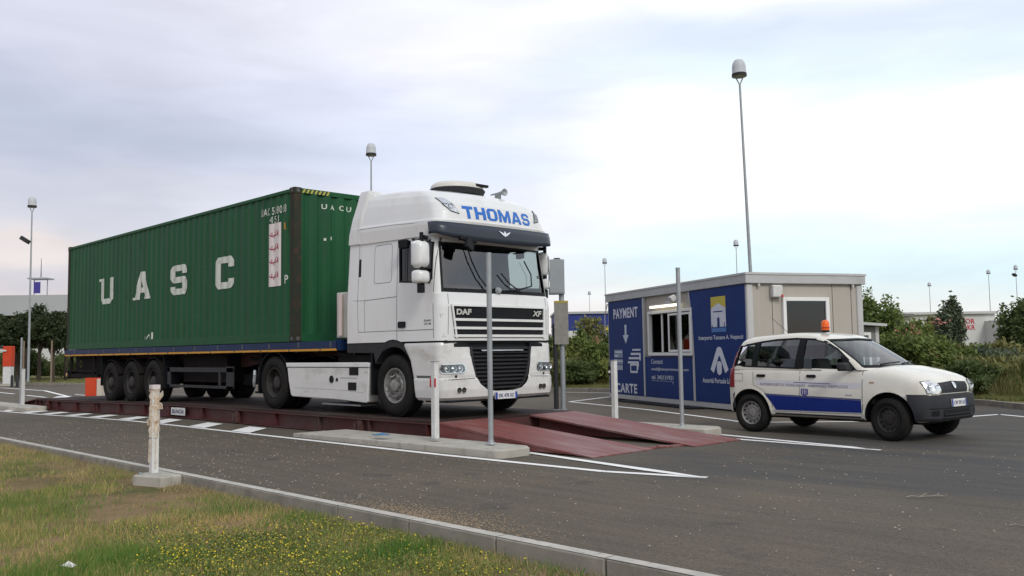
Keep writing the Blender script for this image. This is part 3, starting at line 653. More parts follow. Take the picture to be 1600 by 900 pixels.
for y0, y1 in ((0, .07), (CW-.07, CW)):
    mb = MB(); mb.box(-12.03, -.16, y0, y1, CH-.085, CH-.02); obj('top_rail', mb, M['green'], ct, bevel=.006)
    mb = MB(); mb.box(-12.03, -.16, y0+.004, y1-.004, .0, .16); obj('bottom_rail', mb, M['green'], ct, bevel=.005)
for x0 in (-.10, -12.18):
    mb = MB(); mb.box(x0+.0, x0+.088, .16, CW-.16, CH-.10, CH-.008); obj('header', mb, M['green'], ct, bevel=.005)
    mb = MB(); mb.box(x0, x0+.088, .16, CW-.16, .0, .16); obj('sill', mb, M['green'], ct, bevel=.005)
for i, (x0, x1) in enumerate(((-.16, -.006), (-12.186, -12.03))):
    for y0, y1 in ((.004, .158), (CW-.158, CW-.004)):
        mb = MB(); mb.box(x0, x1, y0, y1, .12, CH-.12)
        if i == 0: mb.box(x0+.02, x1+.003, y0-.003, y0+.02, .3, CH-.3)
        obj('corner_post', mb, M['rust'], ct, bevel=.008)
        for z0 in (0, CH-.118):
            mb = MB(); mb.box(x0-.018, x1+.006, y0-.004, y1+.004, z0-.001 if z0 == 0 else z0, z0+.119); c = obj('corner_casting', mb, M['rust'], ct, bevel=.008)
            mb = MB(); mb.box(x0+.045, x1-.045, y0-.007, y0-.003, z0+.03, z0+.09); mb.box(x1+.005, x1+.009, y0+.045, y1-.045, z0+.03, z0+.09); obj('casting_hole', mb, M['seam'], c)
def sidefn(a, b): return (a, cy_side(a)-.009, b)
def stroke(ps, w): return [q for a in zip(ps[:-1], ps[1:]) for q in line(list(a), w)]
def letter(ch, x0, z0, w, h, s):
    """block letter with clipped corners as convex pieces"""
    c = .17; P = []
    def B(a, b, c_, d): P.append([(x0+a*w, z0+b*h), (x0+c_*w, z0+b*h), (x0+c_*w, z0+d*h), (x0+a*w, z0+d*h)])
    def Q(*pts): P.append([(x0+a*w, z0+b*h) for a, b in pts])
    t = s*.92; u = .205
    if ch in 'UC':
        if ch == 'U':
            B(0, c, t, 1); B(1-t, c, 1, 1); Q((0, c), (c, 0), (1-c, 0), (1, c), (1-t, c), (1-t-.05, u), (t+.05, u), (t, c)); 
            P[-1:] = []
            Q((0, c), (c, 0), (c, u), (t, c)); Q((1, c), (1-t, c), (1-c, u), (1-c, 0)); B(c, 0, 1-c, u); B(-.1, .9, t, 1)
        else:
            B(0, c, t, 1-c); B(c, 0, 1-c, u); B(c, 1-u, 1-c, 1); Q((0, c), (c, 0), (c, u), (t, c)); Q((0, 1-c), (t, 1-c), (c, 1-u), (c, 1))
            Q((1, c), (1-t, c), (1-c, u), (1-c, 0)); Q((1, 1-c), (1-c, 1), (1-c, 1-u), (1-t, 1-c)); B(1-t, c, 1, .30); B(1-t, .66, 1, 1-c)
    if ch == 'A':
        Q((0, 0), (t*1.1, 0), (.60, 1), (.36, 1)); Q((1-t*1.1, 0), (1, 0), (.66, 1), (.42, 1)); B(.25, .24, .75, .24+u*.9); B(-.06, 0, t*1.3, .09); B(1-t*1.3, 0, 1.06, .09)
    if ch == 'S':
        B(c, 0, 1-c, u); B(c, .5-u/2, 1-c, .5+u/2); B(c, 1-u, 1-c, 1)
        Q((0, c), (c, 0), (c, u), (t, c)); B(0, c, t, .28); Q((1-c, 0), (1, c), (1-t, c), (1-c, u)); B(1-t, c, 1, .5-c*.4); Q((1-t, .5-c*.4), (1, .5-c*.4), (1-c, .5+u/2), (1-c, .5-u/2))
        Q((0, .5+c*.4), (c, .5-u/2), (c, .5+u/2), (t, .5+c*.4)); B(0, .5+c*.4, t, 1-c); Q((0, 1-c), (t, 1-c), (c, 1-u), (c, 1)); Q((1-c, 1), (1-c, 1-u), (1-t, 1-c), (1, 1-c)); B(1-t, .70, 1, 1-c)
    return P
for ch, a, b in (('U', -9.69, -8.86), ('A', -7.49, -6.55), ('S', -5.40, -4.52), ('C', -3.20, -2.36)):
    mb = MB()
    for i, p in enumerate(letter(ch, a, 1.15, b-a, .67, .30)):
        for q in dice([p], 0, xsx): mb.add([(x, cy_side(x)-.009-.0008*i, z) for x, z in q], [tuple(range(len(q)))])
    obj('lettering', mb, M['gmark'], ct, fix=False)
tt = text_polys('UAC 518018', -1.28, -.30, 2.46, 2.61, .012, space=1.12) + text_polys('451', -.93, -.58, 2.30, 2.43, .0) + text_polys('P', -.36, -.25, 1.10, 1.26, .02)
marks('lettering', dice(tt, 0, xsx), sidefn, M['gmark'], ct)
marks('id_mark', dice(text_polys('R', -.40, -.30, 2.12, 2.26, .05), 0, xsx), sidefn, M['yellow'], ct)
st = marks('sticker', dice(rect(-.97, -.52, 1.07, 2.29), 0, xsx), lambda a, b: (a, cy_side(a)-.009, b), M['sticker'], ct)
rd = []
for zc in (2.08, 1.82, 1.56, 1.28):
    rd += stroke([(-.93, zc), (-.86, zc-.035), (-.74, zc-.03), (-.64, zc-.005), (-.60, zc+.05)], .022) + stroke([(-.84, zc-.03), (-.84, zc+.04)], .020) + stroke([(-.76, zc-.03), (-.72, zc+.06)], .020) + rect(-.80, -.77, zc-.075, zc-.055) + rect(-.68, -.65, zc+.055, zc+.08) + rect(-.62, -.59, zc-.05, zc+.065)
marks('script', dice(rd, 0, xsx), lambda a, b: (a, cy_side(a)-.012, b), M['stred'], st)
hz = []
for i in range(7): y = .17+i*.088; hz.append([(y, CH-.095), (y+.044, CH-.095), (y+.085, CH-.022), (y+.041, CH-.022)])
marks('hazard_stripes', hz, lambda a, b: (-.009, a, b), mat('hazard_yellow', (.42, .36, .08), .6), ct)
yt = text_polys('U  A  C  U', .62, 1.28, 2.54, 2.64, .02)
marks('lettering', dice(yt, 0, yc), lambda a, b: (cx_front(a)+.005, a, b), M['gmark'], ct)
marks('placard', dice(rect(.66, .70, 1.93, 1.98)+rect(.80, .84, 1.95, 2.02), 0, yc), lambda a, b: (cx_front(a)+.005, a, b), M['gmark'], ct)
marks('emblem', dice(stroke([(-6.72, .18), (-6.6, .30), (-6.48, .18)], .03)+rect(-6.42, -6.36, .18, .34)+rect(-6.84, -6.78, .18, .26), 0, xsx), sidefn, M['gmark'], ct)
scf = []; rst = []
for _ in range(46):
    x, z = random.uniform(-11.9, -.3), random.uniform(.2, 2.75); l = random.uniform(.05, .5); s = random.uniform(-.1, .1); scf.append([(x, z), (x+l, z+s*l), (x+l, z+s*l+random.uniform(.004, .012)), (x, z+random.uniform(.004, .014))])
for _ in range(40):
    x = random.uniform(-12, -.2); z = random.choice([random.uniform(2.5, 2.8), random.uniform(.17, .9), random.uniform(.3, 2.6)]); h = random.uniform(.06, .45); w = random.uniform(.006, .022); rst.append([(x, z), (x+w, z-.01), (x+w*.6, z-h), (x+w*.3, z-h*.9)])
marks('scuffs', dice([p for p in scf], 0, xsx), lambda a, b: (a, cy_side(a)-.004, b), mat('scuff_green', (.045, .12, .06), .7), ct)
marks('rust_streaks', dice([list(reversed(p)) for p in rst], 0, xsx), lambda a, b: (a, cy_side(a)-.006, b), mat('rust_streak', (.040, .042, .020), .9), ct)
mb = MB()
for z in (.9, 1.9): mb.box(-.005, .004, .35, .36, z, z+.01)
# ------------------------------------------------------------------ wheels
def wheel(parent, x, y, z, r, w, rim, kind, side=-1, hub=.12):
    """tyre and rim; side -1 = outer face towards -y"""
    o = bpy.data.objects.new('wheel', None); COL.objects.link(o); o.parent = parent; o.location = (x, y, z); o.rotation_euler.z = 0 if side < 0 else PI; o.empty_display_size = .2
    h = w/2
    prof = [(rim, -h*.78), (rim+.012, -h*.92), (rim+.05, -h*1.02), (r-.11*r/.5, -h*1.06), (r-.055*r/.5, -h*.98), (r-.018*r/.5, -h*.82), (r-.004, -h*.62), (r, -h*.3), (r, 0), (r, h*.3), (r-.004, h*.62), (r-.02, h*.82), (r-.06, h*.98), (rim+.03, h), (rim, h*.78)]
    obj('tyre', MB().lathe(prof, (0, 0, 0), 'y', 56), M['rubber'], o, smooth=40)
    mb = MB()
    if r > .4:
        for q in (-.5, -.18, .18, .5): mb.lathe([(r+.0015, h*q-.006), (r+.0015, h*q+.006)], (0, 0, 0), 'y', 48)
    else:
        for q in (-.4, 0, .4): mb.lathe([(r+.001, h*q-.004), (r+.001, h*q+.004)], (0, 0, 0), 'y', 32)
    for k in range(56):
        a = 2*PI*k/56
        for s in (-1, 1):
            p = Vector((math.cos(a)*(r-.004), s*h*.74, math.sin(a)*(r-.004))); mb.bar(p-Vector((0, s*h*.16, 0)), p+Vector((0, s*h*.12, 0)), .012*r/.5, .004*r/.5*3, (math.cos(a), 0, math.sin(a)))
    obj('tread_groove', mb, M['tread'], o)
    k = rim/.29
    if kind == 'steer':
        pr = [(rim, -h*.80), (rim-.012, -h*.9), (rim-.03, -h*.86), (rim-.045, -h*.55), (.225*k, -h*.40), (.21*k, -h*.42), (.175*k, -h*.78), (.155*k, -h*.80), (.15*k, -h*.6), (.10*k, -h*.6), (.095*k, -h*1.0), (.07*k, -h*1.08), (0, -h*1.08)]; mm = M['steel']; br, by, nb = .168*k, -h*.8, 10
    elif kind == 'drive':
        pr = [(rim, -h*.80), (rim-.012, -h*.9), (rim-.03, -h*.82), (rim-.042, h*.0), (.20*k, h*.12), (.15*k, h*.08), (.125*k, h*.05), (.12*k, -h*.45), (.09*k, -h*.62), (.05*k, -h*.66), (0, -h*.66)]; mm = M['dsteel']; br, by, nb = .158*k, h*.08, 10
    elif kind == 'trailer':
        pr = [(rim, -h*.80), (rim-.012, -h*.9), (rim-.03, -h*.82), (rim-.042, -h*.2), (.22*k, -h*.1), (.15*k, -h*.2), (.135*k, -h*.22), (.13*k, -h*.75), (.08*k, -h*.95), (0, -h*.97)]; mm = M['dsteel']; br, by, nb = .158*k, -h*.2, 10
    else:
        pr = [(rim, -h*.78), (rim-.008, -h*.86), (rim-.02, -h*.78), (rim-.028, -h*.45), (.72*rim, -h*.40), (.62*rim, -h*.52), (.42*rim, -h*.50), (.34*rim, -h*.66), (.30*rim, -h*.70), (.10*rim, -h*.70), (0, -h*.7)]; mm = M['steel'] if kind == 'carlight' else M['dsteel']; br, by, nb = .46*rim, -h*.5, 4
    d = obj('rim', MB().lathe(pr, (0, 0, 0), 'y', 40), mm, o, smooth=35)
    mb = MB()
    for q in range(nb):
        a = 2*PI*q/nb+.2; c = (br*math.cos(a), by, br*math.sin(a)); s = .016 if r > .4 else .010; mb.tube(c, (c[0], c[1]-s*1.8, c[2]), s, s*.8, 6)
    obj('wheel_nuts', mb, M['chrome'] if kind in ('steer', 'carlight') else mm, o)
    mb = MB(); nh = 10 if r > .4 else 12; hr = (.205*k if kind == 'steer' else .19*k) if r > .4 else .80*rim
    yy = {'steer': -h*.425, 'drive': h*.095, 'trailer': -h*.155}.get(kind, -h*.47)
    for q in range(nh):
        a = 2*PI*(q+.5)/nh; s = (.020 if r > .4 else .014); c = (hr*math.cos(a), yy+.004, hr*math.sin(a)); mb.tube(c, (c[0], c[1]-.016, c[2]), s, s, 10)
    obj('hand_holes', mb, M['tread'], o)
    return o

# ------------------------------------------------------------------ semi-trailer
tr = thing('semi_trailer', 'dark flatbed semi-trailer with a blue and yellow side rail and three axles', 'trailer', (0, 0, 0))
ZR = CB-.005
mb = MB(); mb.box(-12.2, 1.36, .02, 2.42, ZR-.09, ZR-.004); obj('bed', mb, M['blue'], tr)
for y in (-.012, 2.43):
    mb = MB(); mb.box(-12.25, 1.40, y, y+.025, ZR-.135, ZR-.012); rl = obj('side_rail', mb, M['blue'], tr, bevel=.004)
    obj('marker_strip', MB().box(-12.25, 1.40, y-.004, y+.029, ZR-.175, ZR-.137), M['yellow'], rl)
    if y < 0:
        mb = MB()
        for i in range(13): xx = -11.8+i*1.06; mb.tube((xx, y, ZR-.15), (xx, y-.02, ZR-.15), .014, .014, 8); mb.box(xx+.3, xx+.34, y-.006, y, ZR-.11, ZR-.02)
        obj('lashing_hooks', mb, M['seam'], rl)
mb = MB(); mb.box(1.36, 1.40, 0, 2.44, ZR-.17, ZR+.02); obj('front_edge', mb, M['blue'], tr)
for y in (.62, 1.72):
    mb = MB(); mb.prism([(-12.1, ZR-.10), (-12.1, ZR-.42), (-3.0, ZR-.48), (-1.6, ZR-.30), (1.3, ZR-.26), (1.3, ZR-.10)], 'y', y, y+.12); obj('chassis_beam', mb, M['bred'], tr)
mb = MB()
for i in range(20): xx = -11.9+i*.66; mb.box(xx, xx+.08, .03, 2.4, ZR-.20, ZR-.092)
obj('cross_members', mb, M['bred'], tr)
for x in (-8.95, -7.63, -6.34):
    z = HD+.475+gz(x)
    for y, s in ((.17, -1), (2.28, 1)): wheel(tr, x, y, z, .50, .33, .285, 'trailer', s)
    obj('axle', MB().tube((x, .3, z), (x, 2.15, z), .075), M['chassis'], tr)
for x0 in (-9.6, -5.75):
    obj('mudflap', MB().box(x0-.012, x0, .02, .42, .62+HD-.32, ZR-.18), M['black'], tr); obj('mudflap', MB().box(x0-.012, x0, 2.0, 2.42, .62+HD-.32, ZR-.18), M['black'], tr)
def guard(cx, cz, y0, y1, r, a0, a1, parent, th=.015, n=12):
    vs = []
    for k in range(n+1):
        q = R(a0+(a1-a0)*k/n)
        for rr_, y in ((r, y0), (r, y1), (r-th, y1), (r-th, y0)): vs.append((cx+rr_*math.cos(q), y, cz+rr_*math.sin(q)))
    return obj('mudguard', MB().loft([vs[4*k:4*k+4] for k in range(n+1)]), M['chassis'], parent, smooth=35)
for x in (-8.95, -7.63, -6.34):
    for y0 in (.02, 2.05): guard(x, HD+.47+gz(x), y0, y0+.36, .575, 22, 158, tr)
mb = MB(); mb.box(-12.15, -11.3, .1, 2.35, .48+HD, .60+HD); mb.box(-12.15, -9.9, .25, .75, .58+HD, ZR-.17); mb.box(-12.15, -9.9, 1.75, 2.2, .58+HD, ZR-.17); obj('underrun_bar', mb, M['chassis'], tr)
mb = MB(); mb.box(-12.2, -12.12, .04, 2.4, .46+HD, .68+HD); mb.box(-12.17, -9.95, .03, .09, .50+HD, .58+HD); mb.box(-12.17, -9.95, .03, .06, .66+HD, .70+HD); mb.box(-11.95, -11.89, .03, .10, .5+HD, ZR-.17); mb.box(-10.2, -10.14, .03, .10, .5+HD, ZR-.17); obj('rear_guard', mb, M['chassis'], tr)
obj('tail_lamp', MB().tube((-12.22, .07, .56+HD), (-12.22, .03, .56+HD), .05), mat('amber_lamp', (.6, .33, .12), .3), tr)
marks('badge', outline([(-11.72+.09*math.cos(a), .86+HD+.09*math.sin(a)) for a in [k*PI/5 for k in range(10)]], .02), lambda a, b: (a, .245, b), mat('badge_green', (.12, .16, .03), .6), tr)
# side guard: two rails on posts, boxes behind
mb = MB()
mb.box(-5.55, -2.42, .03, .06, .68+HD, .78+HD); mb.box(-5.55, -2.42, .03, .06, .34+HD, .40+HD); mb.box(-5.55, -5.42, .03, .07, .34+HD, .78+HD); mb.box(-2.70, -2.42, .03, .07, .34+HD, .80+HD); mb.box(-3.05, -2.98, .03, .06, .40+HD, .68+HD)
sg = obj('side_guard', mb, M['dgrey'], tr, bevel=.006)
mb = MB(); mb.box(-5.55, -2.42, 2.38, 2.41, .68+HD, .78+HD); mb.box(-5.55, -2.42, 2.38, 2.41, .34+HD, .42+HD); mb.box(-4, -3.9, 2.37, 2.40, .34+HD, 1.1+HD); obj('side_guard', mb, M['dgrey'], tr)
mb = MB(); mb.box(-5.3, -3.2, .30, .70, .45+HD, ZR-.18); obj('pallet_box', mb, M['chassis'], tr, bevel=.01)
mb = MB(); mb.tube((-4.9, 1.0, .78+HD), (-3.6, 1.0, .78+HD), .17, n=20); mb.tube((-4.9, 1.5, .78+HD), (-3.6, 1.5, .78+HD), .17, n=20); obj('air_tank', mb, M['chassis'], tr, smooth=40)
for y in (.34, 2.0):
    mb = MB(); mb.box(-1.92, -1.78, y, y+.14, .45+HD, ZR-.18); mb.box(-1.90, -1.80, y+.02, y+.12, .30+HD, .46+HD); mb.box(-2.0, -1.7, y-.04, y+.18, .26+HD, .30+HD); mb.bar((-1.85, y+.07, .9+HD), (-2.6, y+.2, ZR-.3), .06, .06); obj('landing_leg', mb, M['chassis'], tr, bevel=.006)
mb = MB(); mb.path([(-1.55, .05, .72+HD), (-1.50, .02, .62+HD), (-1.52, .02, .5+HD), (-1.56, .05, .42+HD)], .03); obj('crank', mb, M['galv'], tr)
random.seed(5)
for k in range(5):
    x0 = random.uniform(-5, 0); obj('hose', MB().path([(x0+.3*i, .25+.02*k, ZR-.24-.08*math.sin(i*1.2+k)) for i in range(5)], .012, 6), M['black'], tr)

# ------------------------------------------------------------------ the tractor unit
TK = thing('lorry_tractor', 'white sleeper-cab lorry with blue THOMAS lettering, on the weighbridge', 'lorry', (0, 0, HD))
CYW = 2.49; YC = CYW/2
def plan(xf, xr, ins, rf, bow, rr=.06, tilt=0, z=0, n=7, ex=2.3):
    """outline of the cab seen from above: rear near corner, near side, round the front, far side"""
    h = YC-ins; out = []
    side_x = [xr+rr+(xf-rf-xr-rr)*i/10 for i in range(11)]
    half = [(xr, h*.5*.0)] if False else []
    pts = [(xr, -h+rr)] + [(xr+rr*(1-math.cos(a)), -h+rr*(1-math.sin(a))) for a in (PI/6, PI/3)] + [(x, -h) for x in side_x]
    for i in range(1, n+1):
        a = PI/2*i/n; pts.append((xf-rf+rf*math.sin(a)**(2/ex), -h+rf*(1-math.cos(a)**(2/ex) if math.cos(a) > 1e-9 else 1)))
    m = 8
    for i in range(1, m+1):
        y = -h+rf+(h-rf)*i/m; pts.append((xf, y))
    full = pts + [(x, -y) for x, y in reversed(pts[:-1])]
    return [(x-bow*max(0, (x-xr)/(xf-xr))**6*(y/h)**2, y+YC, z+tilt*(xf-x)) for x, y in full]
def interp(keys, n):
    ks = [k[0] for k in keys]; out = []
    zs = sorted(set([ks[0]+(ks[-1]-ks[0])*i/n for i in range(n+1)]+ks))
    for z in zs: out.append([z]+[float(np.interp(z, ks, [k[j] for k in keys])) for j in range(1, len(keys[0]))])
    return out
#            z     xf    xr    ins   rf   bow  tilt
body_keys = [(1.20, 4.24, 1.69, .000, .17, .05, 0), (1.74, 4.26, 1.69, .000, .17, .06, 0), (1.92, 4.245, 1.69, .002, .17, .07, 0), (1.95, 4.215, 1.69, .004, .17, .08, 0), (2.74, 4.10, 1.72, .035, .18, .08, 0), (2.86, 4.09, 1.73, .04, .18, .08, .012)]
mb = MB(); mb.loft([plan(k[1], k[2], k[3], k[4], k[5], tilt=k[6], z=k[0]) for k in interp(body_keys, 26)])
body = obj('cab', mb, M['white'], TK)
bin_ = MB(); bin_.loft([plan(k[1]-.05, k[2]+.05, k[3]+.05, k[4], k[5], tilt=0, z=k[0]) for k in interp([(1.30,)+body_keys[0][1:]]+body_keys[1:-1]+[(2.82,)+body_keys[-1][1:]], 12)])
boolean(body, bin_, m=M['intg'])
ws_poly = [(.10, 1.955), (2.39, 1.955), (2.35, 2.72), (.14, 2.72)]
sw_poly = [(3.20, 2.16), (3.95, 2.10), (4.0, 2.16), (3.975, 2.72), (3.93, 2.76), (3.23, 2.79), (3.17, 2.74)]
cut = MB(); cut.prism(ws_poly, 'x', 3.97, 4.6); boolean(body, cut, m=M['black'])
for y0, y1 in ((-.2, .16), (2.33, 2.8)):
    cut = MB(); cut.prism(sw_poly, 'y', y0, y1); boolean(body, cut, m=M['black'])
cut = MB(); cut.prism([(2.055, 2.31), (2.12, 2.31), (2.12, 2.76), (2.055, 2.76)], 'y', -.2, .03); boolean(body, cut, m=M['black'])
# wheel arch cut through the lower edge of the cab
cut = MB(); cut.prism([(3.02+.60*math.cos(a), .62+.62*math.sin(a)) for a in [PI*k/20 for k in range(21)]]+[(2.4, .3), (3.6, .3)], 'y', -.3, 2.8); boolean(body, cut, m=M['black'])
resmooth(body)
solid = MB(); solid.loft([plan(k[1], k[2], k[3], k[4], k[5], tilt=k[6], z=k[0]) for k in interp(body_keys, 26)]); probe = obj('probe', solid, M['black'], TK); 
bpy.context.view_layer.update()
def caster(o):
    t = BVHTree.FromObject(o, bpy.context.evaluated_depsgraph_get()); return t
def front_fn(t, off, xs=7.0):
    def f(a, b):
        h = t.ray_cast(Vector((xs, a, b)), Vector((-1, 0, 0)))
        if h[0] is None or h[0].x < 3.2: return None
        n = h[1] if h[1].x > 0 else -h[1]; return tuple(h[0]+n*off)
    return f
def side_fn(t, off, far=False):
    def f(a, b):
        h = t.ray_cast(Vector((a, 5 if far else -3, b)), Vector((0, -1 if far else 1, 0)))
        if h[0] is None: return None
        n = h[1] if (h[1].y > 0) == far else -h[1]; return tuple(h[0]+n*off)
    return f
tb = caster(probe)
# glass: follows the cab skin, set in a little
def pane(name, poly, fn, m, cut=.07): return marks(name, [poly], fn, m, TK, cut=cut, cut_weld=True)
o = pane('windscreen', [(.085, 1.945), (2.405, 1.945), (2.365, 2.74), (.125, 2.74)], front_fn(tb, -.018), M['glassf']); bm = bmesh.new(); bm.from_mesh(o.data); bmesh.ops.remove_doubles(bm, verts=bm.verts, dist=1e-4); bm.to_mesh(o.data); bm.free(); o.data.polygons.foreach_set('use_smooth', [True]*len(o.data.polygons))
pane('side_window', sw_poly, side_fn(tb, -.018), M['glassd'], .2); pane('side_window', sw_poly, side_fn(tb, -.018, True), M['glassf'], .2)
# rubber surround of the screen, black lower band
marks('screen_seal', outline([(.11, 1.965), (2.38, 1.965), (2.34, 2.72), (.15, 2.72)], .035)+rect(.12, 2.37, 1.955, 2.01), front_fn(tb, .003), M['black'], TK, cut=.07)
marks('window_seal', outline(sw_poly, .03)+line([(3.34, 2.14), (3.34, 2.78)], .02), side_fn(tb, .003), M['black'], TK, cut=.3)
# shut lines
sl_ = line([(3.13, 1.22), (3.13, 2.85)], .010)+line([(4.055, 1.24), (4.03, 2.80)], .010)+line([(3.13, 1.375), (4.06, 1.375)], .009)+line([(2.06, 1.38), (3.13, 1.38)], .008)+line([(2.06, 1.38), (2.04, 1.92)], .007)+line([(2.25, 1.38), (2.24, 1.90)], .006)+line([(2.24, 1.905), (3.13, 1.925)], .009)+line([(1.72, 1.925), (2.24, 1.905)], .006)+line([(2.04, 1.92), (2.06, 2.85)], .007)+outline(rrect(2.50, 2.98, 2.17, 2.80, .06), .007)+line([(3.13, 2.85), (3.13, 2.86)], .01)
marks('shut_lines', sl_, side_fn(tb, .002), M['seam'], TK, cut=.25)
sf_ = line([(.16, 1.20), (.17, 1.92)], .008)+line([(2.33, 1.20), (2.32, 1.92)], .008)
marks('shut_lines', sf_, front_fn(tb, .002), M['seam'], TK, cut=.1)
# upper grille, four dark rows with white bars between
ug = marks('upper_grille', [[(.21, 1.735), (2.28, 1.735), (2.28, 1.245), (.29, 1.245)]], front_fn(tb, .005), M['black'], TK, cut=.08)
for z0, z1, xa in ((1.505, 1.545, .25), (1.375, 1.415, .265), (1.255, 1.295, .28)):
    marks('grille_bar', rect(xa, 2.235, z0, z1), front_fn(tb, .016), M['white'], ug, cut=.08, solid=.02)
marks('grille_surround', line([(.23, 1.74), (.315, 1.24)], .03)+line([(2.255, 1.75), (2.255, 1.24)], .04)+line([(.21, 1.745), (2.28, 1.745)], .03), front_fn(tb, .014), M['white'], ug, cut=.08, solid=.02)
mbm = text_polys('DAF', .31, .60, 1.60, 1.69, .045)
marks('lettering', mbm, front_fn(tb, .012), M['chrome'], ug, cut=.08, solid=.006)
marks('lettering', text_polys('XF', 1.96, 2.19, 1.60, 1.69, .03, .15), front_fn(tb, .012), M['chrome'], ug, cut=.08, solid=.006)
mb = MB()
for z0 in (1.43, 1.46, 1.31, 1.335, 1.56, 1.70):
    pass
marks('grille_mesh', [q for z0 in (1.435, 1.46, 1.485, 1.31, 1.335, 1.36) for q in rect(.27, 2.22, z0, z0+.006)], front_fn(tb, .010), M['dgrey'], ug, cut=.08)
marks('grab_dots', [q for (yy, zz) in ((.045, 1.60), (.075, 1.60), (.05, 1.57), (.09, 1.29), (.11, 1.26), (.08, 1.26)) for q in [rrect(yy-.006, yy+.006, zz-.006, zz+.006, .005, 2)]], front_fn(tb, .004), M['seam'], TK)
marks('lettering', text_polys('DAF', 3.83, 4.0, 1.50, 1.53, .03)+text_polys('XF 105', 3.83, 4.0, 1.45, 1.48, .03), side_fn(tb, .004), M['seam'], TK)
dh = marks('door_handle', [rrect(3.18, 3.36, 1.42, 1.52, .02)], side_fn(tb, .012), M['black'], TK, cut=.05, solid=.02)
bpy.data.objects.remove(probe)
# black locking cap beneath the front panel
# roof fairing
#           z     xf    xr    ins   rf   bow  tilt
rk = [(2.83, 4.13, 1.74, .020, .20, .10, .016), (2.93, 4.23, 1.76, .012, .22, .11, .022), (3.00, 4.285, 1.77, .006, .24, .12, .03), (3.06, 4.300, 1.78, .010, .25, .13, .034), (3.09, 4.285, 1.79, .03, .26, .14, .036), (3.20, 4.265, 1.81, .055, .28, .15, .045), (3.32, 4.215, 1.85, .085, .31, .16, .055), (3.42, 4.12, 1.89, .125, .36, .17, .06), (3.50, 3.95, 1.92, .18, .42, .17, .06), (3.555, 3.70, 1.95, .27, .45, .15, .055), (3.59, 3.38, 1.97, .40, .45, .12, .045), (3.605, 3.05, 1.99, .58, .4, .06, .03)]
mb = MB(); mb.loft([plan(k[1], k[2], k[3], k[4], k[5], tilt=k[6], z=k[0], n=9) for k in interp(rk, 44)])
roof = obj('roof_fairing', mb, M['white'], TK, smooth=40); roof.data.vertices.foreach_get('co', (_c := np.zeros(len(roof.data.vertices)*3, dtype=np.float32))); _c = _c.reshape(-1, 3); _z = _c[:, 2]; _c[:, 2] = np.where(_z > 3.2, 3.2+(_z-3.2)*1.22, _z); roof.data.vertices.foreach_set('co', _c.ravel()); roof.data.update()
bpy.context.view_layer.update(); tr_ = caster(roof)
# rear air deflector rising above the roof
mb = MB(); 
dk = [(2.88, 2.10, 1.735, .010, .03, 0, 0), (3.05, 2.10, 1.76, .006, .03, 0, 0), (3.3, 2.14, 1.82, .03, .05, 0, 0), (3.55, 2.20, 1.90, .07, .06, 0, 0), (3.74, 2.24, 1.95, .10, .06, 0, 0), (3.78, 2.24, 1.965, .11, .06, 0, 0)]
mb.loft([plan(k[1], k[2], k[3], k[4], k[5], .04, z=k[0]) for k in interp(dk, 12)])
cut = MB(); cut.prism([(.42, 3.9), (.34, 3.74), (.40, 3.64), (2.09, 3.64), (2.15, 3.74), (2.07, 3.9)], 'x', 1.2, 2.6)
df = obj('air_deflector', mb, M['white'], TK); boolean(df, cut, m=M['white']); resmooth(df)
marks('shut_lines', line([(2.05, 2.90), (2.06, 3.12), (2.10, 3.35)], .007)+line([(2.1, 3.115), (3.0, 3.095), (3.6, 3.06)], .005), side_fn(tr_, .002), M['seam'], TK, cut=.1)
marks('gutter', line([(1.75, 2.875), (4.05, 2.835)], .018), side_fn(tr_, .004), M['seam'], TK, cut=.2)
# blue name on the brow
def bold(ch, x, z, w, h):
    P = []; t = .30
    def Q(*p): P.append([(x+a*w, z+b*h) for a, b in p])
    def B(a, b, c, d): Q((a, b), (c, b), (c, d), (a, d))
    if ch == 'T': B(0, .76, 1, 1); B(.5-t/2, 0, .5+t/2, .76)
    if ch == 'H': B(0, 0, t, 1); B(1-t, 0, 1, 1); B(t, .39, 1-t, .62)
    if ch == 'O': B(0, .22, t, .78); B(1-t, .22, 1, .78); B(.2, 0, .8, .2); B(.2, .8, .8, 1); Q((0, .22), (.2, 0), (.2, .2), (t, .22)); Q((.8, 0), (1, .22), (1-t, .22), (.8, .2)); Q((1, .78), (.8, 1), (.8, .8), (1-t, .78)); Q((.2, 1), (0, .78), (t, .78), (.2, .8)); B(.2, .2, t, .22); B(1-t, .2, .8, .22)
    if ch == 'M': B(0, 0, .22, 1); B(.78, 0, 1, 1); Q((.22, 1), (.22, .62), (.40, .0), (.5, .0), (.5, .42)); Q((.78, 1), (.5, .42), (.5, .0), (.60, .0), (.78, .62))
    if ch == 'A': Q((0, 0), (.27, 0), (.5, .72), (.5, 1), (.34, 1)); Q((1, 0), (.66, 1), (.5, 1), (.5, .72), (.73, 0)); B(.36, .17, .64, .36)
    if ch == 'S': B(.18, 0, .8, .2); B(.2, .4, .8, .6); B(.2, .8, .82, 1); Q((0, .30), (.0, .18), (.18, 0), (.18, .2), (.28, .2), (.28, .30)); Q((.8, 0), (1, .2), (1, .42), (.8, .6), (.8, .4), (.72, .4), (.72, .2), (.8, .2)); Q((.2, .4), (.2, .6), (.28, .6), (.28, .8), (.2, .8), (.2, 1), (0, .82), (0, .56)); Q((.82, 1), (.82, .8), (.72, .8), (.72, .70), (1, .70), (1, .84))
    return P
thp = []; _x = .49
for ch, w_ in (('T', .22), ('H', .235), ('O', .24), ('M', .285), ('A', .26), ('S', .22)): thp += bold(ch, _x, 3.11, w_-.022, .205); _x += w_+.006
marks('lettering', thp, front_fn(tr_, .004), M['txtb'], TK, cut=.06)
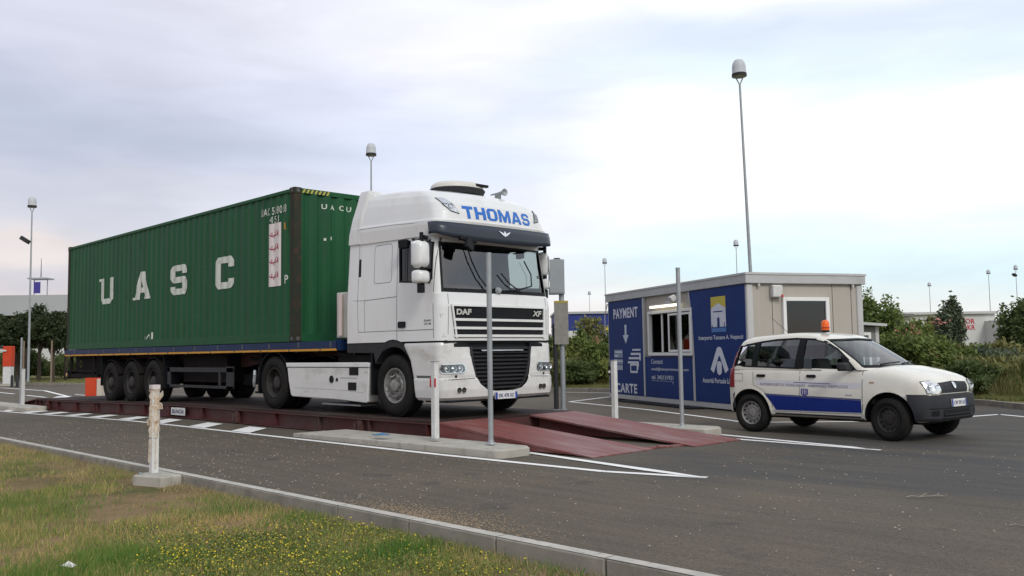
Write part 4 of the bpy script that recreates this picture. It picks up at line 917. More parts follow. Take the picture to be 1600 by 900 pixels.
for s in (1, -1):
    mir = (lambda a: a) if s == 1 else (lambda a: CYW-a)
    P = [(mir(a), b) for a, b in ((.17, 3.43), (.27, 3.42), (.34, 3.33), (.41, 3.18), (.28, 3.21), (.20, 3.31))]
    def f2(off):
        g0 = front_fn(tr_, off)
        return g0
    hl = marks('roof_lamp', [P], f2(.005), M['lamp'], TK, cut=.035)
    marks('lamp_bezel', outline(P, .014), f2(.010), M['dgrey'], hl, cut=.035)
    for (a, b, r_) in ((.235, 3.36, .036), (.30, 3.29, .036)):
        marks('reflector', outline([(mir(a)+r_*math.cos(q), b+r_*math.sin(q)) for q in [k*PI/6 for k in range(12)]], .010), f2(.011), M['dsteel'], hl, cut=.04)
    marks('lamp_lens', [P], f2(.016), M['lens'], hl, cut=.04)
# tinted sun visor with winged emblem
def visor_ring(z, off, bowz):
    base = plan(4.17+off, 1.74, -.01-off*.25, .26, .12, z=z, n=10)
    pts = [p for p in base if p[0] > 3.86]
    out = []
    for p in pts:
        k = 1-((p[1]-YC)/YC)**2 if abs(p[1]-YC) < YC else 0
        out.append((p[0], p[1], z-bowz*k**.5*.9))
    return out
rs = [visor_ring(3.03, .150, .02), visor_ring(2.95, .172, .04), visor_ring(2.89, .182, .07), visor_ring(2.84, .182, .11)]
mb = MB(); mb.loft(rs, cap=False, closed=False); vz = obj('sun_visor', mb, M['visor'], TK, smooth=60, fix=True)
sf = vz.modifiers.new('s', 'SOLIDIFY'); sf.thickness = .02; sf.offset = 0
bpy.context.view_layer.update(); tv = caster(vz)
eb = []
for s in (-1, 1): eb += [[(YC, 2.905), (YC+s*.13, 2.945), (YC+s*.09, 2.91), (YC, 2.88)], [(YC, 2.89), (YC+s*.08, 2.90), (YC+s*.05, 2.88), (YC, 2.865)]]
eb += [rrect(YC-.02, YC+.02, 2.86, 2.945, .018, 3)]
marks('emblem', eb, front_fn(tv, .012), M['chrome'], TK, cut=.05, solid=.006)
# bumper with cut-out for the radiator
def bring(z, xf, ins, rf, xr): return plan(xf, xr, ins, rf, .07, .03, z=z)
bk = [(.285, 4.24, .06, .20, 3.58), (.33, 4.29, .015, .22, 3.57), (.45, 4.31, .0, .22, 3.56), (.60, 4.305, .0, .22, 3.54), (.63, 4.28, .012, .21, 3.53), (.66, 4.285, .010, .21, 3.52), (.90, 4.27, .004, .20, 3.46), (1.05, 4.26, .002, .19, 3.36), (1.13, 4.255, .002, .18, 3.30), (1.172, 4.235, .012, .17, 3.30)]
mb = MB(); mb.loft([bring(*k) for k in interp(bk, 20)]); bp = obj('bumper', mb, M['whitelow'], TK)
bpy.context.view_layer.update(); tbp = BVHTree.FromObject(bp, bpy.context.evaluated_depsgraph_get())
lg = [(.555, 1.18), (.56, 1.11), (.60, .86), (.66, .64), (.74, .52), (.86, .44), (1.05, .405), (1.44, .405), (1.63, .44), (1.75, .52), (1.83, .64), (1.89, .86), (1.93, 1.11), (1.935, 1.18)]
cut = MB(); cut.prism(lg, 'x', 4.13, 4.6); boolean(bp, cut, m=M['black'])
cut = MB(); cut.box(4.20, 4.5, .27, .58, 1.10, 1.2).box(4.2, 4.5, 1.91, 2.22, 1.10, 1.2); boolean(bp, cut, m=M['black'])
for a in (.335, 1.80):
    cut = MB(); cut.prism([(a, 1.02), (a+.36, 1.035), (a+.37, .97), (a+.02, .93)], 'x', 4.235, 4.5); boolean(bp, cut, m=M['white'])
resmooth(bp)
gr = MB(); gr.prism([(y, z-.0) for y, z in [(YC+(a-YC)*.985, b+.006 if b < 1 else b-.002) for a, b in lg]], 'x', 4.135, 4.15); lgr = obj('lower_grille', gr, M['black'], TK)
mb = MB()
for k in range(11):
    z = .46+k*.062; w = float(np.interp(z, [.40, .44, .52, .64, .86, 1.2], [.30, .42, .52, .60, .64, .67])); mb.bar((4.205, YC-w, z), (4.205, YC+w, z), .07, .014, (.5, 0, 1))
obj('grille_slats', mb, M['dgrey'], lgr)
obj('grille_strip', MB().box(4.24, 4.262, .80, 1.72, 1.035, 1.055), M['chrome'], lgr)
obj('grille_frame', MB().loft([[(x, YC+(a-YC)*s, b) for a, b in lg[1:-1]] for x, s in ((4.17, .99), (4.25, .99), (4.25, .93), (4.17, .93))], cap=False, closed=False), M['dgrey'], lgr)
obj('gap_panel', MB().box(3.6, 4.20, .10, 2.39, 1.168, 1.205), M['black'], TK)
ff_ = lambda off: front_fn(tbp, off)
for s in (1, -1):
    mir = (lambda a: a) if s == 1 else (lambda a: CYW-a)
    P = [(mir(a), b) for a, b in ((.045, .835), (.40, .840), (.445, .80), (.45, .735), (.41, .705), (.06, .705), (.03, .76))]
    hl = marks('headlight', [P], ff_(.006), M['dgrey'], TK, cut=.05)
    for (a, b, rr1, mm) in ((.115, .770, .052, M['lamp']), (.235, .770, .054, M['chrome']), (.355, .770, .052, M['lamp'])):
        q = ff_(.010)(mir(a), b)
        if q: obj('reflector', MB().lathe([(rr1, .016), (rr1*.85, .004), (rr1*.5, -.004), (rr1*.3, .010), (0, .014)], (q[0]-.004, q[1], q[2]), 'x', 20), mm, hl, smooth=40)
    marks('lamp_bezel', outline(P, .014), ff_(.020), M['chrome'], hl, cut=.05)
    marks('lamp_lens', [P], ff_(.024), M['lens'], hl, cut=.05)
    marks('washer', rect(mir(.28)-.02, mir(.28)+.02, .635, .672), ff_(.006), M['black'], TK)
    fp = [(mir(a), b) for a, b in ((.255, .49), (.46, .49), (.46, .40), (.255, .40))]
    fl = marks('fog_lamp', [fp], ff_(.004), M['white'], TK, cut=.05)
    for a in (.315, .405):
        q = ff_(.006)(mir(a), .445); obj('reflector', MB().lathe([(.040, .0), (.040, .014), (.032, .010), (.015, .0), (0, .006)], (q[0], q[1], q[2]), 'x', 18), M['dsteel'], fl, smooth=40)
marks('shut_lines', line([(.02, .600), (.64, .615)], .012)+line([(1.85, .615), (2.47, .600)], .012), ff_(.002), M['seam'], TK, cut=.06)
marks('sill_gap', rect(3.53, 4.10, .632, .668), side_fn(tbp, .003), M['seam'], TK, cut=.1)
pt = obj('number_plate', MB().box(4.315, 4.33, 1.02, 1.50, .275, .385), M['plate'], TK, bevel=.003)
obj('plate_band', MB().box(4.3295, 4.3325, 1.02, 1.065, .278, .382).box(4.3295, 4.3325, 1.455, 1.50, .278, .382), M['plateb'], pt)
marks('lettering', text_polys('DK 478 XC', 1.09, 1.43, .30, .36, .03), lambda a, b: (4.3335, a, b), M['txtd'], pt)
mb = MB(); mb.box(3.7, 4.22, .12, 2.37, .255, .287); obj('bumper_lip', mb, M['black'], TK)
# front mudguards and rear lower corner, dark grey
for y0, y1, fl in ((.012, .42, 1), (2.07, 2.478, 0)):
    arch_o = [(1.715, 1.225), (2.70, 1.225)]+[(3.02+.60*math.cos(a), .62+.60*math.sin(a)) for a in [R(100-5*k) for k in range(21)]]
    arch_i = [(3.02+.555*math.cos(a), .57+.555*math.sin(a)) for a in [R(3+8*k) for k in range(18)]]+[(2.44, 1.03), (1.715, 1.04)]
    mb = MB(); 
    po = arch_o; 
    outer = [(1.715, 1.225), (2.60, 1.225)]+[(3.02+.615*math.cos(a), .615+.615*math.sin(a)) for a in [R(110-7*k) for k in range(17)]]
    inner = [(1.715, 1.04), (2.48, 1.03)]+[(3.02+.555*math.cos(a), .57+.555*math.sin(a)) for a in [R(150-9.3*k) for k in range(17)]]
    n = min(len(outer), len(inner)); o_, i_ = outer[:n], inner[:n]; vs = []
    for k in range(n):
        vs += [(o_[k][0], y0, o_[k][1]), (i_[k][0], y0, i_[k][1]), (o_[k][0], y1, o_[k][1]), (i_[k][0], y1, i_[k][1])]
    fs = []
    for k in range(n-1):
        a = 4*k; b = a+4; fs += [(a, b, b+1, a+1), (a+2, a+3, b+3, b+2), (a, a+2, b+2, b), (a+1, b+1, b+3, a+3)]
    fs += [(0, 1, 3, 2), (4*n-4, 4*n-2, 4*n-1, 4*n-3)]
    mb.add(vs, fs); obj('mudguard', mb, M['dgrey'], TK, smooth=35)
    mb = MB(); mb.box(2.40, 2.43, y0, y1, .34, 1.04); obj('mudflap', mb, M['black'], TK)
# side skirts
for y0, y1, sgn in ((.015, .52, 1), (1.97, 2.475, 0)):
    mb = MB(); mb.prism([(-.27, .80), (-.22, .55), (-.14, .285), (-.08, .255), (1.4, .235), (2.26, .200), (2.30, .23), (2.34, .80)], 'y', y0, y1)
    sk_ = obj('side_skirt', mb, M['whitelow'], TK, bevel=.02, seg=3)
    mb = MB(); mb.prism([(-.30, .875), (-.28, .795), (2.35, .795), (2.36, .86), (2.3, .875)], 'y', y0-.01, y1+.01); obj('skirt_top', mb, M['white'], sk_, bevel=.012)
    if sgn:
        obj('filler_cap', MB().lathe([(0, 0), (.062, 0), (.066, .004), (.066, .012)], (1.23, .003, .585), 'y', 20), M['black'], sk_)
        obj('filler_plug', MB().lathe([(0, 0), (.03, 0), (.032, .012)], (1.40, .002, .58), 'y', 14), M['dgrey'], sk_)
        mb = MB()
        for i in range(4): mb.box(1.78+.0*i, 2.04, .005, .02, .665+i*.033, .690+i*.033)
        mb.box(1.78, 2.04, .012, .016, .66, .80); obj('vent', mb, M['black'], sk_)
        mb = MB(); mb.box(1.74, 1.98, .004, .02, .405, .54); obj('vent', mb, M['black'], sk_, bevel=.01)
        marks('skirt_seam', line([(-.27, .790), (2.34, .790)], .012), lambda a, b: (a, y0-.003, b), M['seam'], sk_)
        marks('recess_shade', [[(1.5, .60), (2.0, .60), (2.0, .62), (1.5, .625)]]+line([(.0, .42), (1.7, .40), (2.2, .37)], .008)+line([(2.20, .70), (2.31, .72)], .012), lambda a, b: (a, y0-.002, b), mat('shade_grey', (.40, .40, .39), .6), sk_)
mb = MB(); mb.box(.75, 1.95, .12, .45, .13, .16); obj('fold_step', mb, M['galv'], TK, bevel=.005)
# chassis, tank backs, fifth wheel, rear guards
mb = MB()
for y in (.82, 1.60): mb.box(-1.7, 3.6, y, y+.07, .62, .90)
mb.box(-.1, 2.3, .45, 2.0, .32, .80); mb.box(3.3, 3.9, .5, 2.0, .45, 1.15); obj('chassis', mb, M['chassis'], TK)
obj('fifth_wheel', MB().box(-.9, -.6, .9, 1.6, .9, 1.05), M['black'], TK); obj('catwalk', MB().box(.7, 1.7, .5, 2.0, .80, 1.05).box(1.7, 1.74, .15, 2.3, 1.0, 1.4), M['black'], TK)
mb = MB()
for k in range(9): 
    a = R(20+17.5*k); b = R(20+17.5*(k+1)); c = -.80
    mb.add([(c+.60*math.cos(q), y, .5+.60*math.sin(q)) for q in (a, b) for y in (.03, .70)]+[(c+.585*math.cos(q), y, .5+.585*math.sin(q)) for q in (a, b) for y in (.03, .70)], [(0, 1, 3, 2), (4, 6, 7, 5), (0, 2, 6, 4), (1, 5, 7, 3)])
obj('mudguard', mb, M['black'], TK, smooth=40)
obj('mudflap', MB().box(-1.42, -1.40, .05, .68, .28, .80), M['black'], TK)
for x, k in ((3.005, 'steer'), (-.795, 'drive')):
    for y, s in ((.175, -1), (2.315, 1)):
        wheel(TK, x, y, .50, .50, .30, .29, k, s)
        if k == 'drive': wheel(TK, x, y-.34*s, .50, .50, .28, .29, k, s)
    obj('axle', MB().tube((x, .35, .5), (x, 2.15, .5), .07), M['chassis'], TK)
# mirrors
def mirrors(s, k=1.0):
    mir = (lambda a: a) if s == 1 else (lambda a: CYW-(a*.42+.02))
    mb = MB()
    def shell(x0, x1, y0, y1, z0, z1, r):
        P = rrect(min(mir(y0), mir(y1)), max(mir(y0), mir(y1)), z0, z1, r, 5); c = ((mir(y0)+mir(y1))/2, (z0+z1)/2); rs = []
        for x, k in ((x0, .97), (x0+.02, 1), (x1-.09, 1), (x1-.03, .86), (x1, .62)): rs.append([(x, c[0]+(a-c[0])*k, c[1]+(b-c[1])*k) for a, b in P])
        return MB().loft(rs)
    up_ = obj('mirror', shell(3.90, 4.08, -.29, -.05, 2.31, 2.735, .07), M['white'], TK, smooth=50)
    lo_ = obj('mirror', shell(3.90, 4.08, -.30, -.05, 2.07, 2.28, .06), M['white'], TK, smooth=50)
    obj('mirror_glass', MB().box(3.894, 3.898, min(mir(-.30), mir(-.06)), max(mir(-.30), mir(-.06)), 2.36, 2.77), M['chrome'], up_)
    mb = MB(); mb.bar((4.0, mir(-.14), 2.79), (3.86, mir(.03), 2.80), .05, .06); mb.bar((4.0, mir(-.14), 2.30), (3.88, mir(.02), 2.30), .06, .05); mb.bar((4.0, mir(-.18), 2.04), (4.0, mir(-.18), 2.86), .05, .05); mb.bar((3.98, mir(-.18), 1.93), (3.98, mir(-.18), 2.08), .09, .09)
    obj('mirror_arm', mb, M['black'], TK, bevel=.01)
    mb = MB(); mb.bar((3.30, mir(-.02), 2.76), (3.86, mir(.0), 2.80), .05, .03); mb.bar((3.36, mir(-.11), 2.73), (3.50, mir(-.05), 2.74), .10, .14); obj('kerb_mirror', mb, M['black'], TK, bevel=.02)
mirrors(1); mirrors(-1, .09)
obj('kerb_mirror', MB().bar((4.33, .30, 2.78), (4.36, .62, 2.74), .08, .07).bar((4.38, .44, 2.60), (4.36, .50, 2.76), .07, .20), M['black'], TK, bevel=.02)
# wipers
mb = MB(); w1 = front_fn(tb, .035)
for pts in ([(1.02, 1.97), (.82, 2.2), (.70, 2.45), (.64, 2.66)], [(1.75, 1.97), (1.45, 2.13), (1.30, 2.28)], [(1.28, 1.99), (1.62, 2.02), (2.0, 2.10), (2.02, 2.30), (1.88, 2.52)]):
    q = [w1(*p) for p in pts]; mb.path([p for p in q if p], .011, 6)
obj('wiper', mb, M['black'], TK)
obj('tax_badge', MB().lathe([(.055, 0), (.06, .01), (.04, .05), (0, .055)], (4.22, 1.20, 2.0), 'x', 16), M['galv'], TK, smooth=40)
# roof air-conditioner and horn
q = tr_.ray_cast(Vector((3.05, 1.18, 6)), Vector((0, 0, -1)))[0]; zr = q.z+.02
def ov(a, b, z, cx=3.30, cy=1.16): return [(cx+a*math.cos(t), cy+b*math.sin(t), z) for t in [2*PI*k/32 for k in range(32)]]
mb = MB(); mb.loft([ov(.40, .46, zr-.06), ov(.44, .50, zr+.02), ov(.43, .49, zr+.035), ov(.40, .45, zr+.04)]); ac = obj('roof_cooler', mb, M['dgrey'], TK, smooth=35)
mb = MB(); mb.loft([ov(.42, .48, zr+.041), ov(.41, .47, zr+.09), ov(.36, .42, zr+.135), ov(.26, .30, zr+.155)]); obj('cooler_cover', mb, mat('cooler_cream', (.60, .58, .53), .45), ac, smooth=35)
mb = MB(); mb.box(3.655, 3.72, 1.22, 1.50, zr+.065, zr+.11); obj('cooler_vent', mb, M['black'], ac, bevel=.01)
q2 = tr_.ray_cast(Vector((3.55, 1.86, 6)), Vector((0, 0, -1)))[0]
mb = MB(); mb.lathe([(.012, -.32), (.02, -.16), (.03, -.05), (.062, .02), (.064, .035), (.05, .03), (.0, 0)], (3.70, q2.y, q2.z+.10), 'x', 18); mb.box(3.50, 3.62, q2.y-.02, q2.y+.02, q2.z-.02, q2.z+.10); obj('air_horn', mb, M['galv'], TK, smooth=40)
# cab interior
mb = MB(); mb.box(1.76, 4.0, .10, 2.38, 1.31, 1.36); mb.box(1.76, 1.80, .08, 2.4, 1.36, 2.8); it = obj('interior', mb, M['intg'], TK)
mb = MB(); mb.prism([(3.70, 1.4), (3.66, 1.86), (3.80, 1.93), (4.12, 1.93), (4.14, 1.4)], 'y', .09, 2.40); obj('dashboard', mb, M['intd'], it, bevel=.03)
for y in (.55, 1.93):
    mb = MB(); mb.box(2.75, 3.25, y-.25, y+.25, 1.70, 1.84); mb.bar((2.80, y, 1.78), (2.62, y, 2.40), .48, .13, (1, 0, 0)); mb.bar((2.62, y, 2.42), (2.56, y, 2.62), .26, .10, (1, 0, 0)); obj('seat', mb, M['inttan'], it, bevel=.04)
mb = MB(); c = Vector((3.52, 1.93, 2.02)); ax = Vector((.55, 0, .83)).normalized(); e1 = ax.orthogonal().normalized(); e2 = ax.cross(e1); mb.path([c+(e1*math.cos(t)+e2*math.sin(t))*.22 for t in [2*PI*k/24 for k in range(25)]], .016, 8); mb.tube(c-ax*.2, c, .03); mb.bar(c-e1*.2, c+e1*.2, .03, .02); obj('steering_wheel', mb, M['intd'], it)
mb = MB(); mb.box(1.80, 2.4, .1, 2.38, 2.30, 2.36); mb.box(1.8, 2.45, .1, 2.38, 1.75, 1.95); obj('bunk', mb, M['inttan'], it)
mb = MB(); mb.box(1.80, 1.83, .6, 1.9, 1.95, 2.28); obj('curtain', mb, M['intg'], it)
mb = MB(); mb.box(3.92, 4.02, 1.1, 1.5, 1.94, 2.02); mb.box(3.85, 3.95, .5, .7, 1.94, 2.06); obj('dash_items', mb, M['intd'], it, bevel=.02)
# intake duct behind the cab, in front of the container
tdz = thing('intake_stack', 'pale upright box column between the green container and the lorry cab', 'duct', (1.36, .36, HD+1.27)) if False else TK
mb = MB(); mb.box(1.22, 1.62, .12, .50, 1.30, 2.10); st_ = obj('intake_stack', mb, mat('stack_pale', (.52, .52, .47), .5, c2=(.42, .42, .38), vs=4), TK, bevel=.02)
mb = MB(); mb.tube((1.40, .08, 1.34), (1.40, .08, 2.06), .045); obj('stack_pipe', mb, mat('pipe_pink', (.50, .42, .40), .5), st_)
mb = MB(); mb.path([(1.66, .3, 1.15), (1.45, .2, 1.0), (1.1, .25, 1.05), (.9, .4, 1.2)], .022); mb.path([(1.66, .5, 1.2), (1.4, .4, 1.08), (1.0, .45, 1.1), (.8, .6, 1.3)], .018); obj('coiled_hose', mb, M['black'], TK)

# ------------------------------------------------------------------ the small van
PA = -.0887
PV = thing('small_van', 'small cream white utility car with an orange roof beacon and blue lower door band', 'car', (*W(3.7799, 14.4665), 0), PA)
PW = 1.58; PC = PW/2 - .02
def vplan(xf, xr, ins, rf, rr, bow, z, tilt=0, n=6, bowr=.05):
    h = PW/2-ins; q = []
    for i in range(n+1):
        a = PI/2*i/n; q.append((xr+rr-rr*math.cos(a), -h+rr-rr*math.sin(a)))
    for i in range(1, 13): q.append((xr+rr+(xf-rf-xr-rr)*i/12, -h))
    for i in range(1, n+1):
        a = PI/2*i/n; q.append((xf-rf+rf*math.sin(a), -h+rf-rf*math.cos(a)))
    for i in range(1, 6): q.append((xf, (-h+rf)*(1-i/5)))
    full = q+[(x, -y) for x, y in reversed(q[:-1])]
    m = (xf+xr)/2; return [(x-(bow*(y/h)**2*max(0, (x-m)/(xf-m))**4)+(bowr*(y/h)**2*max(0, (m-x)/(m-xr))**4), y+PC, z+tilt*(xf-x)) for x, y in full]
# lower body from cross-sections along the car: sills, flanks, belt, bonnet
#       x     w     z0    ztop  crown
sec = [(-.46, .60, .42, .86, .00), (-.45, .68, .34, .96, .01), (-.42, .74, .30, 1.01, .01), (-.34, .775, .28, 1.03, .01), (-.1, .79, .27, 1.035, .01), (.35, .79, .27, 1.03, .01), (1.0, .79, .27, 1.015, .01), (1.6, .79, .27, 1.00, .012), (1.95, .785, .27, .985, .03), (2.1, .782, .27, .98, .065), (2.25, .778, .27, .968, .070), (2.45, .772, .27, .932, .060), (2.60, .760, .27, .892, .054), (2.71, .735, .27, .855, .046), (2.78, .695, .28, .822, .036), (2.83, .64, .29, .79, .026), (2.86, .57, .30, .76, .014), (2.875, .50, .33, .73, .004)]
def xsec(x, w, z0, zt, cr):
    H = zt-z0; P = [(-w*.90, z0), (-w*.965, z0+.03), (-w*.985, z0+.10), (-w, z0+H*.35), (-w*1.0, z0+H*.55), (-w*.99, z0+H*.72), (-w*.975, z0+H*.86), (-w*.955, zt-.045), (-w*.925, zt-.012), (-w*.86, zt+cr*.35), (-w*.7, zt+cr*.62), (-w*.45, zt+cr*.88), (-w*.2, zt+cr)]
    full = P+[(0, zt+cr)]+[(-a, b) for a, b in reversed(P)]+[(0, z0)]
    return [(x, a+PC, b) for a, b in full]
xs_ = []
ks = [k[0] for k in sec]
for i in range(57): xs_.append(-.46+3.335*i/56)
xs_ = sorted(set([round(v, 4) for v in xs_]+ks))
mb = MB(); mb.loft([xsec(x, *[float(np.interp(x, ks, [k[j] for k in sec])) for j in (1, 2, 3, 4)]) for x in xs_])
lb = obj('body', mb, M['pwhite'], PV)
for x in (0, 2.3):
    for y0, y1 in ((-.1, .26), (PW-.30, PW+.1)):
        cut = MB(); cut.tube((x, y0, .315), (x, y1, .315), .365, .365, 40); boolean(lb, cut, m=M['black'])
# hollow between belt and floor so that one looks into the car
cut = MB(); cut.box(-.30, 1.95, .06, PW-.10, .50, 1.2); boolean(lb, cut, m=M['intd'])
resmooth(lb, 40)
# glasshouse
gk = [(.985, 2.17, -.435, .030, .28, .13, .10, 0), (1.03, 2.10, -.43, .032, .28, .13, .10, 0), (1.12, 1.97, -.41, .045, .26, .13, .11, 0), (1.25, 1.765, -.375, .075, .24, .14, .12, 0), (1.37, 1.56, -.335, .112, .23, .15, .12, .002), (1.43, 1.445, -.31, .138, .23, .17, .12, .004), (1.465, 1.34, -.28, .170, .25, .2, .12, .010), (1.49, 1.20, -.235, .215, .28, .24, .1, .016), (1.505, 1.02, -.16, .29, .3, .28, .08, .020), (1.512, .80, -.02, .42, .3, .3, .04, .02)]
def gring(k, d=0): return vplan(k[1]-d, k[2]+d, k[3]+d, k[4], k[5], k[6], k[0], 0)
def arch(mb):      # the roof line rises to the middle of the car
    mb.v = [(x, y, z+(.055*math.exp(-((x-.75)/.75)**2)-.012)*max(0, (z-1.1)/.4)) for x, y, z in mb.v]; return mb
mb = MB(); mb.loft([gring(k) for k in interp(gk, 26)]); arch(mb); gh = obj('roof', mb, M['pwhite'], PV)
mb2 = MB(); mb2.loft([gring(k, .030) for k in interp([(.90,)+gk[0][1:]]+gk[:-2]+[(1.478,)+gk[-3][1:]], 22)]); arch(mb2); boolean(gh, mb2, m=M['intd'])
gp = MB(); gp.loft([gring(k) for k in interp(gk, 26)]); arch(gp); probe = obj('probe', gp, M['black'], PV)
wpoly = [(-.30, 1.045), (-.255, 1.36), (-.05, 1.385), (.20, 1.425), (.45, 1.450), (.80, 1.462), (1.12, 1.445), (1.30, 1.405), (1.50, 1.29), (1.70, 1.13), (1.84, .985), (1.84, .955), (.88, 1.005)]
cut = MB(); cut.prism(wpoly, 'y', -.3, .30); boolean(gh, cut, m=M['black']); cut = MB(); cut.prism(wpoly, 'y', PW-.34, PW+.3); boolean(gh, cut, m=M['black'])
wsp = [(.06, 1.035), (PW-.10, 1.035), (PW-.20, 1.43), (PW/2-.02, 1.445), (.16, 1.43)]
cut = MB(); cut.prism(wsp, 'x', 1.28, 2.6); boolean(gh, cut, m=M['black'])
rsp = [(.20, 1.06), (PW-.24, 1.06), (PW-.30, 1.37), (.26, 1.37)]
cut = MB(); cut.prism(rsp, 'x', -.8, -.2); boolean(gh, cut, m=M['black'])
resmooth(gh, 40)
bpy.context.view_layer.update(); tg = caster(probe)
def vfront(off, t=None):
    t = t or tg
    def f(a, b):
        h = t.ray_cast(Vector((6, a, b)), Vector((-1, 0, 0)))
        if h[0] is None: return None
        n = h[1] if h[1].x > 0 else -h[1]; return tuple(h[0]+n*off)
    return f
def weld(o):
    b = bmesh.new(); b.from_mesh(o.data); bmesh.ops.remove_doubles(b, verts=b.verts, dist=2e-4); b.to_mesh(o.data); b.free(); o.data.polygons.foreach_set('use_smooth', [True]*len(o.data.polygons)); return o
weld(marks('windscreen', [[(.04, 1.02), (PW-.08, 1.02), (PW-.185, 1.44), (PW/2-.02, 1.455), (.145, 1.44)]], vfront(-.008), M['glassf'], PV, cut=.06, cut_weld=True))
marks('side_window', [wpoly], side_fn(tg, -.008), M['glassd'], PV, cut=.2); marks('side_window', [wpoly], side_fn(tg, -.008, True), M['glassd'], PV, cut=.2)
marks('rear_window', [rsp], lambda a, b: (lambda h: None if h[0] is None else tuple(h[0]+Vector((.01, 0, 0))))(tg.ray_cast(Vector((-3, a, b)), Vector((1, 0, 0)))), M['glassd'], PV, cut=.08)
pil = [[(.02, 1.03), (.12, 1.03), (.16, 1.42), (.06, 1.40)], [(.80, 1.0), (.95, .998), (.98, 1.46), (.87, 1.462)], [(-.315, 1.03), (-.27, 1.03), (-.23, 1.385), (-.265, 1.38)], [(1.60, .965), (1.88, .955), (1.66, 1.16), (1.58, 1.20)]]
for fr_ in (False, True):
    marks('pillar_trim', pil+outline(wpoly, .022), side_fn(tg, .003, fr_), M['black'], PV, cut=.2)
marks('screen_seal', outline(wsp, .02)+[[(.05, 1.015), (PW-.09, 1.015), (PW-.12, 1.055), (.08, 1.055)]], vfront(.003), M['black'], PV, cut=.06)
bpy.data.objects.remove(probe)
bpy.context.view_layer.update(); tl2 = caster(lb)
# bumpers: dark plastic wrapped round the corners
def wrap(xe, w, z0, z1, xs0, rf, bow, push):
    rs = []
    for z, d in ((z0, .03), (z0+.04, .0), ((z0+z1)/2, -.008), (z1-.03, .0), (z1, .018)):
        pts = [p for p in vplan(xe-d+push, -.45, PW/2-w+d*.5, rf, .1, bow, z, n=8) if p[0] > xs0]
        rs.append(pts)
    return rs
rs = wrap(2.885, .800, .285, .655, 2.50, .30, .05, .02)
m_ = min(len(r) for r in rs); mb = MB(); mb.loft([r[:m_] for r in rs], cap=False, closed=False); fb = obj('front_bumper', mb, M['bumper'], PV, smooth=40); sf = fb.modifiers.new('s', 'SOLIDIFY'); sf.thickness = .03; sf.offset = -1
cutz = MB(); cutz.tube((2.3, -.2, .315), (2.3, PW+.2, .315), .372, .372, 40); boolean(fb, cutz, m=M['bumper']); resmooth(fb)
bpy.context.view_layer.update(); tfb = caster(fb)
vb = lambda off: vfront(off, tfb)
mb = MB(); pts = [vplan(2.95, -.485, PW/2-.797+d, .3, .20, .03, z) for z, d in ((.36, .02), (.40, 0), (.58, 0), (.64, .015))]
rb = [[(x, y, z) for x, y, z in r if x < -.28] for r in pts]; rb = [sorted(r, key=lambda p: math.atan2(p[1]-PC, -(p[0]-.5))) for r in rb]
m_ = min(len(r) for r in rb); mb.loft([r[:m_] for r in rb], cap=False, closed=False); o = obj('rear_bumper', mb, M['bumper'], PV, smooth=40); sf = o.modifiers.new('s', 'SOLIDIFY'); sf.thickness = .02
marks('lower_intake', [rrect(.36, PW-.42, .315, .44, .03)], vb(.004), M['black'], fb, cut=.06)
marks('intake_bar', rect(.38, PW-.44, .37, .385), vb(.014), M['bumper'], fb, cut=.06, solid=.01)
marks('fog_recess', [rrect(.13, .26, .36, .43, .02)]+[rrect(PW-.30, PW-.18, .36, .43, .02)], vb(.004), M['black'], fb, cut=.05)
marks('bumper_crease', line([(.10, .46), (PW-.14, .46)], .012), vb(.003), M['black'], fb, cut=.05)
lf = lambda off: vfront(off, tl2)
# nose: dark grille panel, headlights, badge
marks('grille', [[(.335, .805), (.75, .822), (1.165, .805), (1.12, .665), (.38, .665)]], lf(.006), M['bumper'], PV, cut=.05)
marks('badge', [[(.745+.042*math.cos(k*PI/8), .765+.042*math.sin(k*PI/8)) for k in range(16)]], lf(.016), M['chrome'], PV, cut=.03, solid=.006)
for s in (1, -1):
    mir = (lambda a: a) if s == 1 else (lambda a: 2*PC-a)
    P = [(mir(a), b) for a, b in ((.085, .825), (.22, .835), (.315, .795), (.355, .668), (.22, .66), (.105, .672))]
    hl = marks('headlight', [P], lf(.004), M['lamp'], PV, cut=.04)
    for a, b, r_ in ((.16, .755, .055), (.265, .74, .045)):
        q = lf(.006)(mir(a), b)
        if q: obj('reflector', MB().lathe([(r_, .004), (r_*.8, -.004), (r_*.4, -.006), (.012, .006), (0, .008)], q, 'x', 18), M['chrome'], hl, smooth=40)
    marks('lamp_lens', [P], lf(.014), M['lens'], hl, cut=.04); marks('lamp_bezel', outline(P, .008), lf(.012), M['dgrey'], hl, cut=.04)
pp = marks('number_plate', rect(.56, 1.0, .475, .580), vb(.012), M['plate'], fb, cut=.06, solid=.008)
marks('plate_band', rect(.56, .60, .477, .578)+rect(.96, 1.0, .477, .578), vb(.018), M['plateb'], fb, cut=.06)
marks('plate_text', text_polys('CW 291 LH', .62, .94, .50, .555, .02), vb(.0185), M['txtd'], fb, cut=.06)
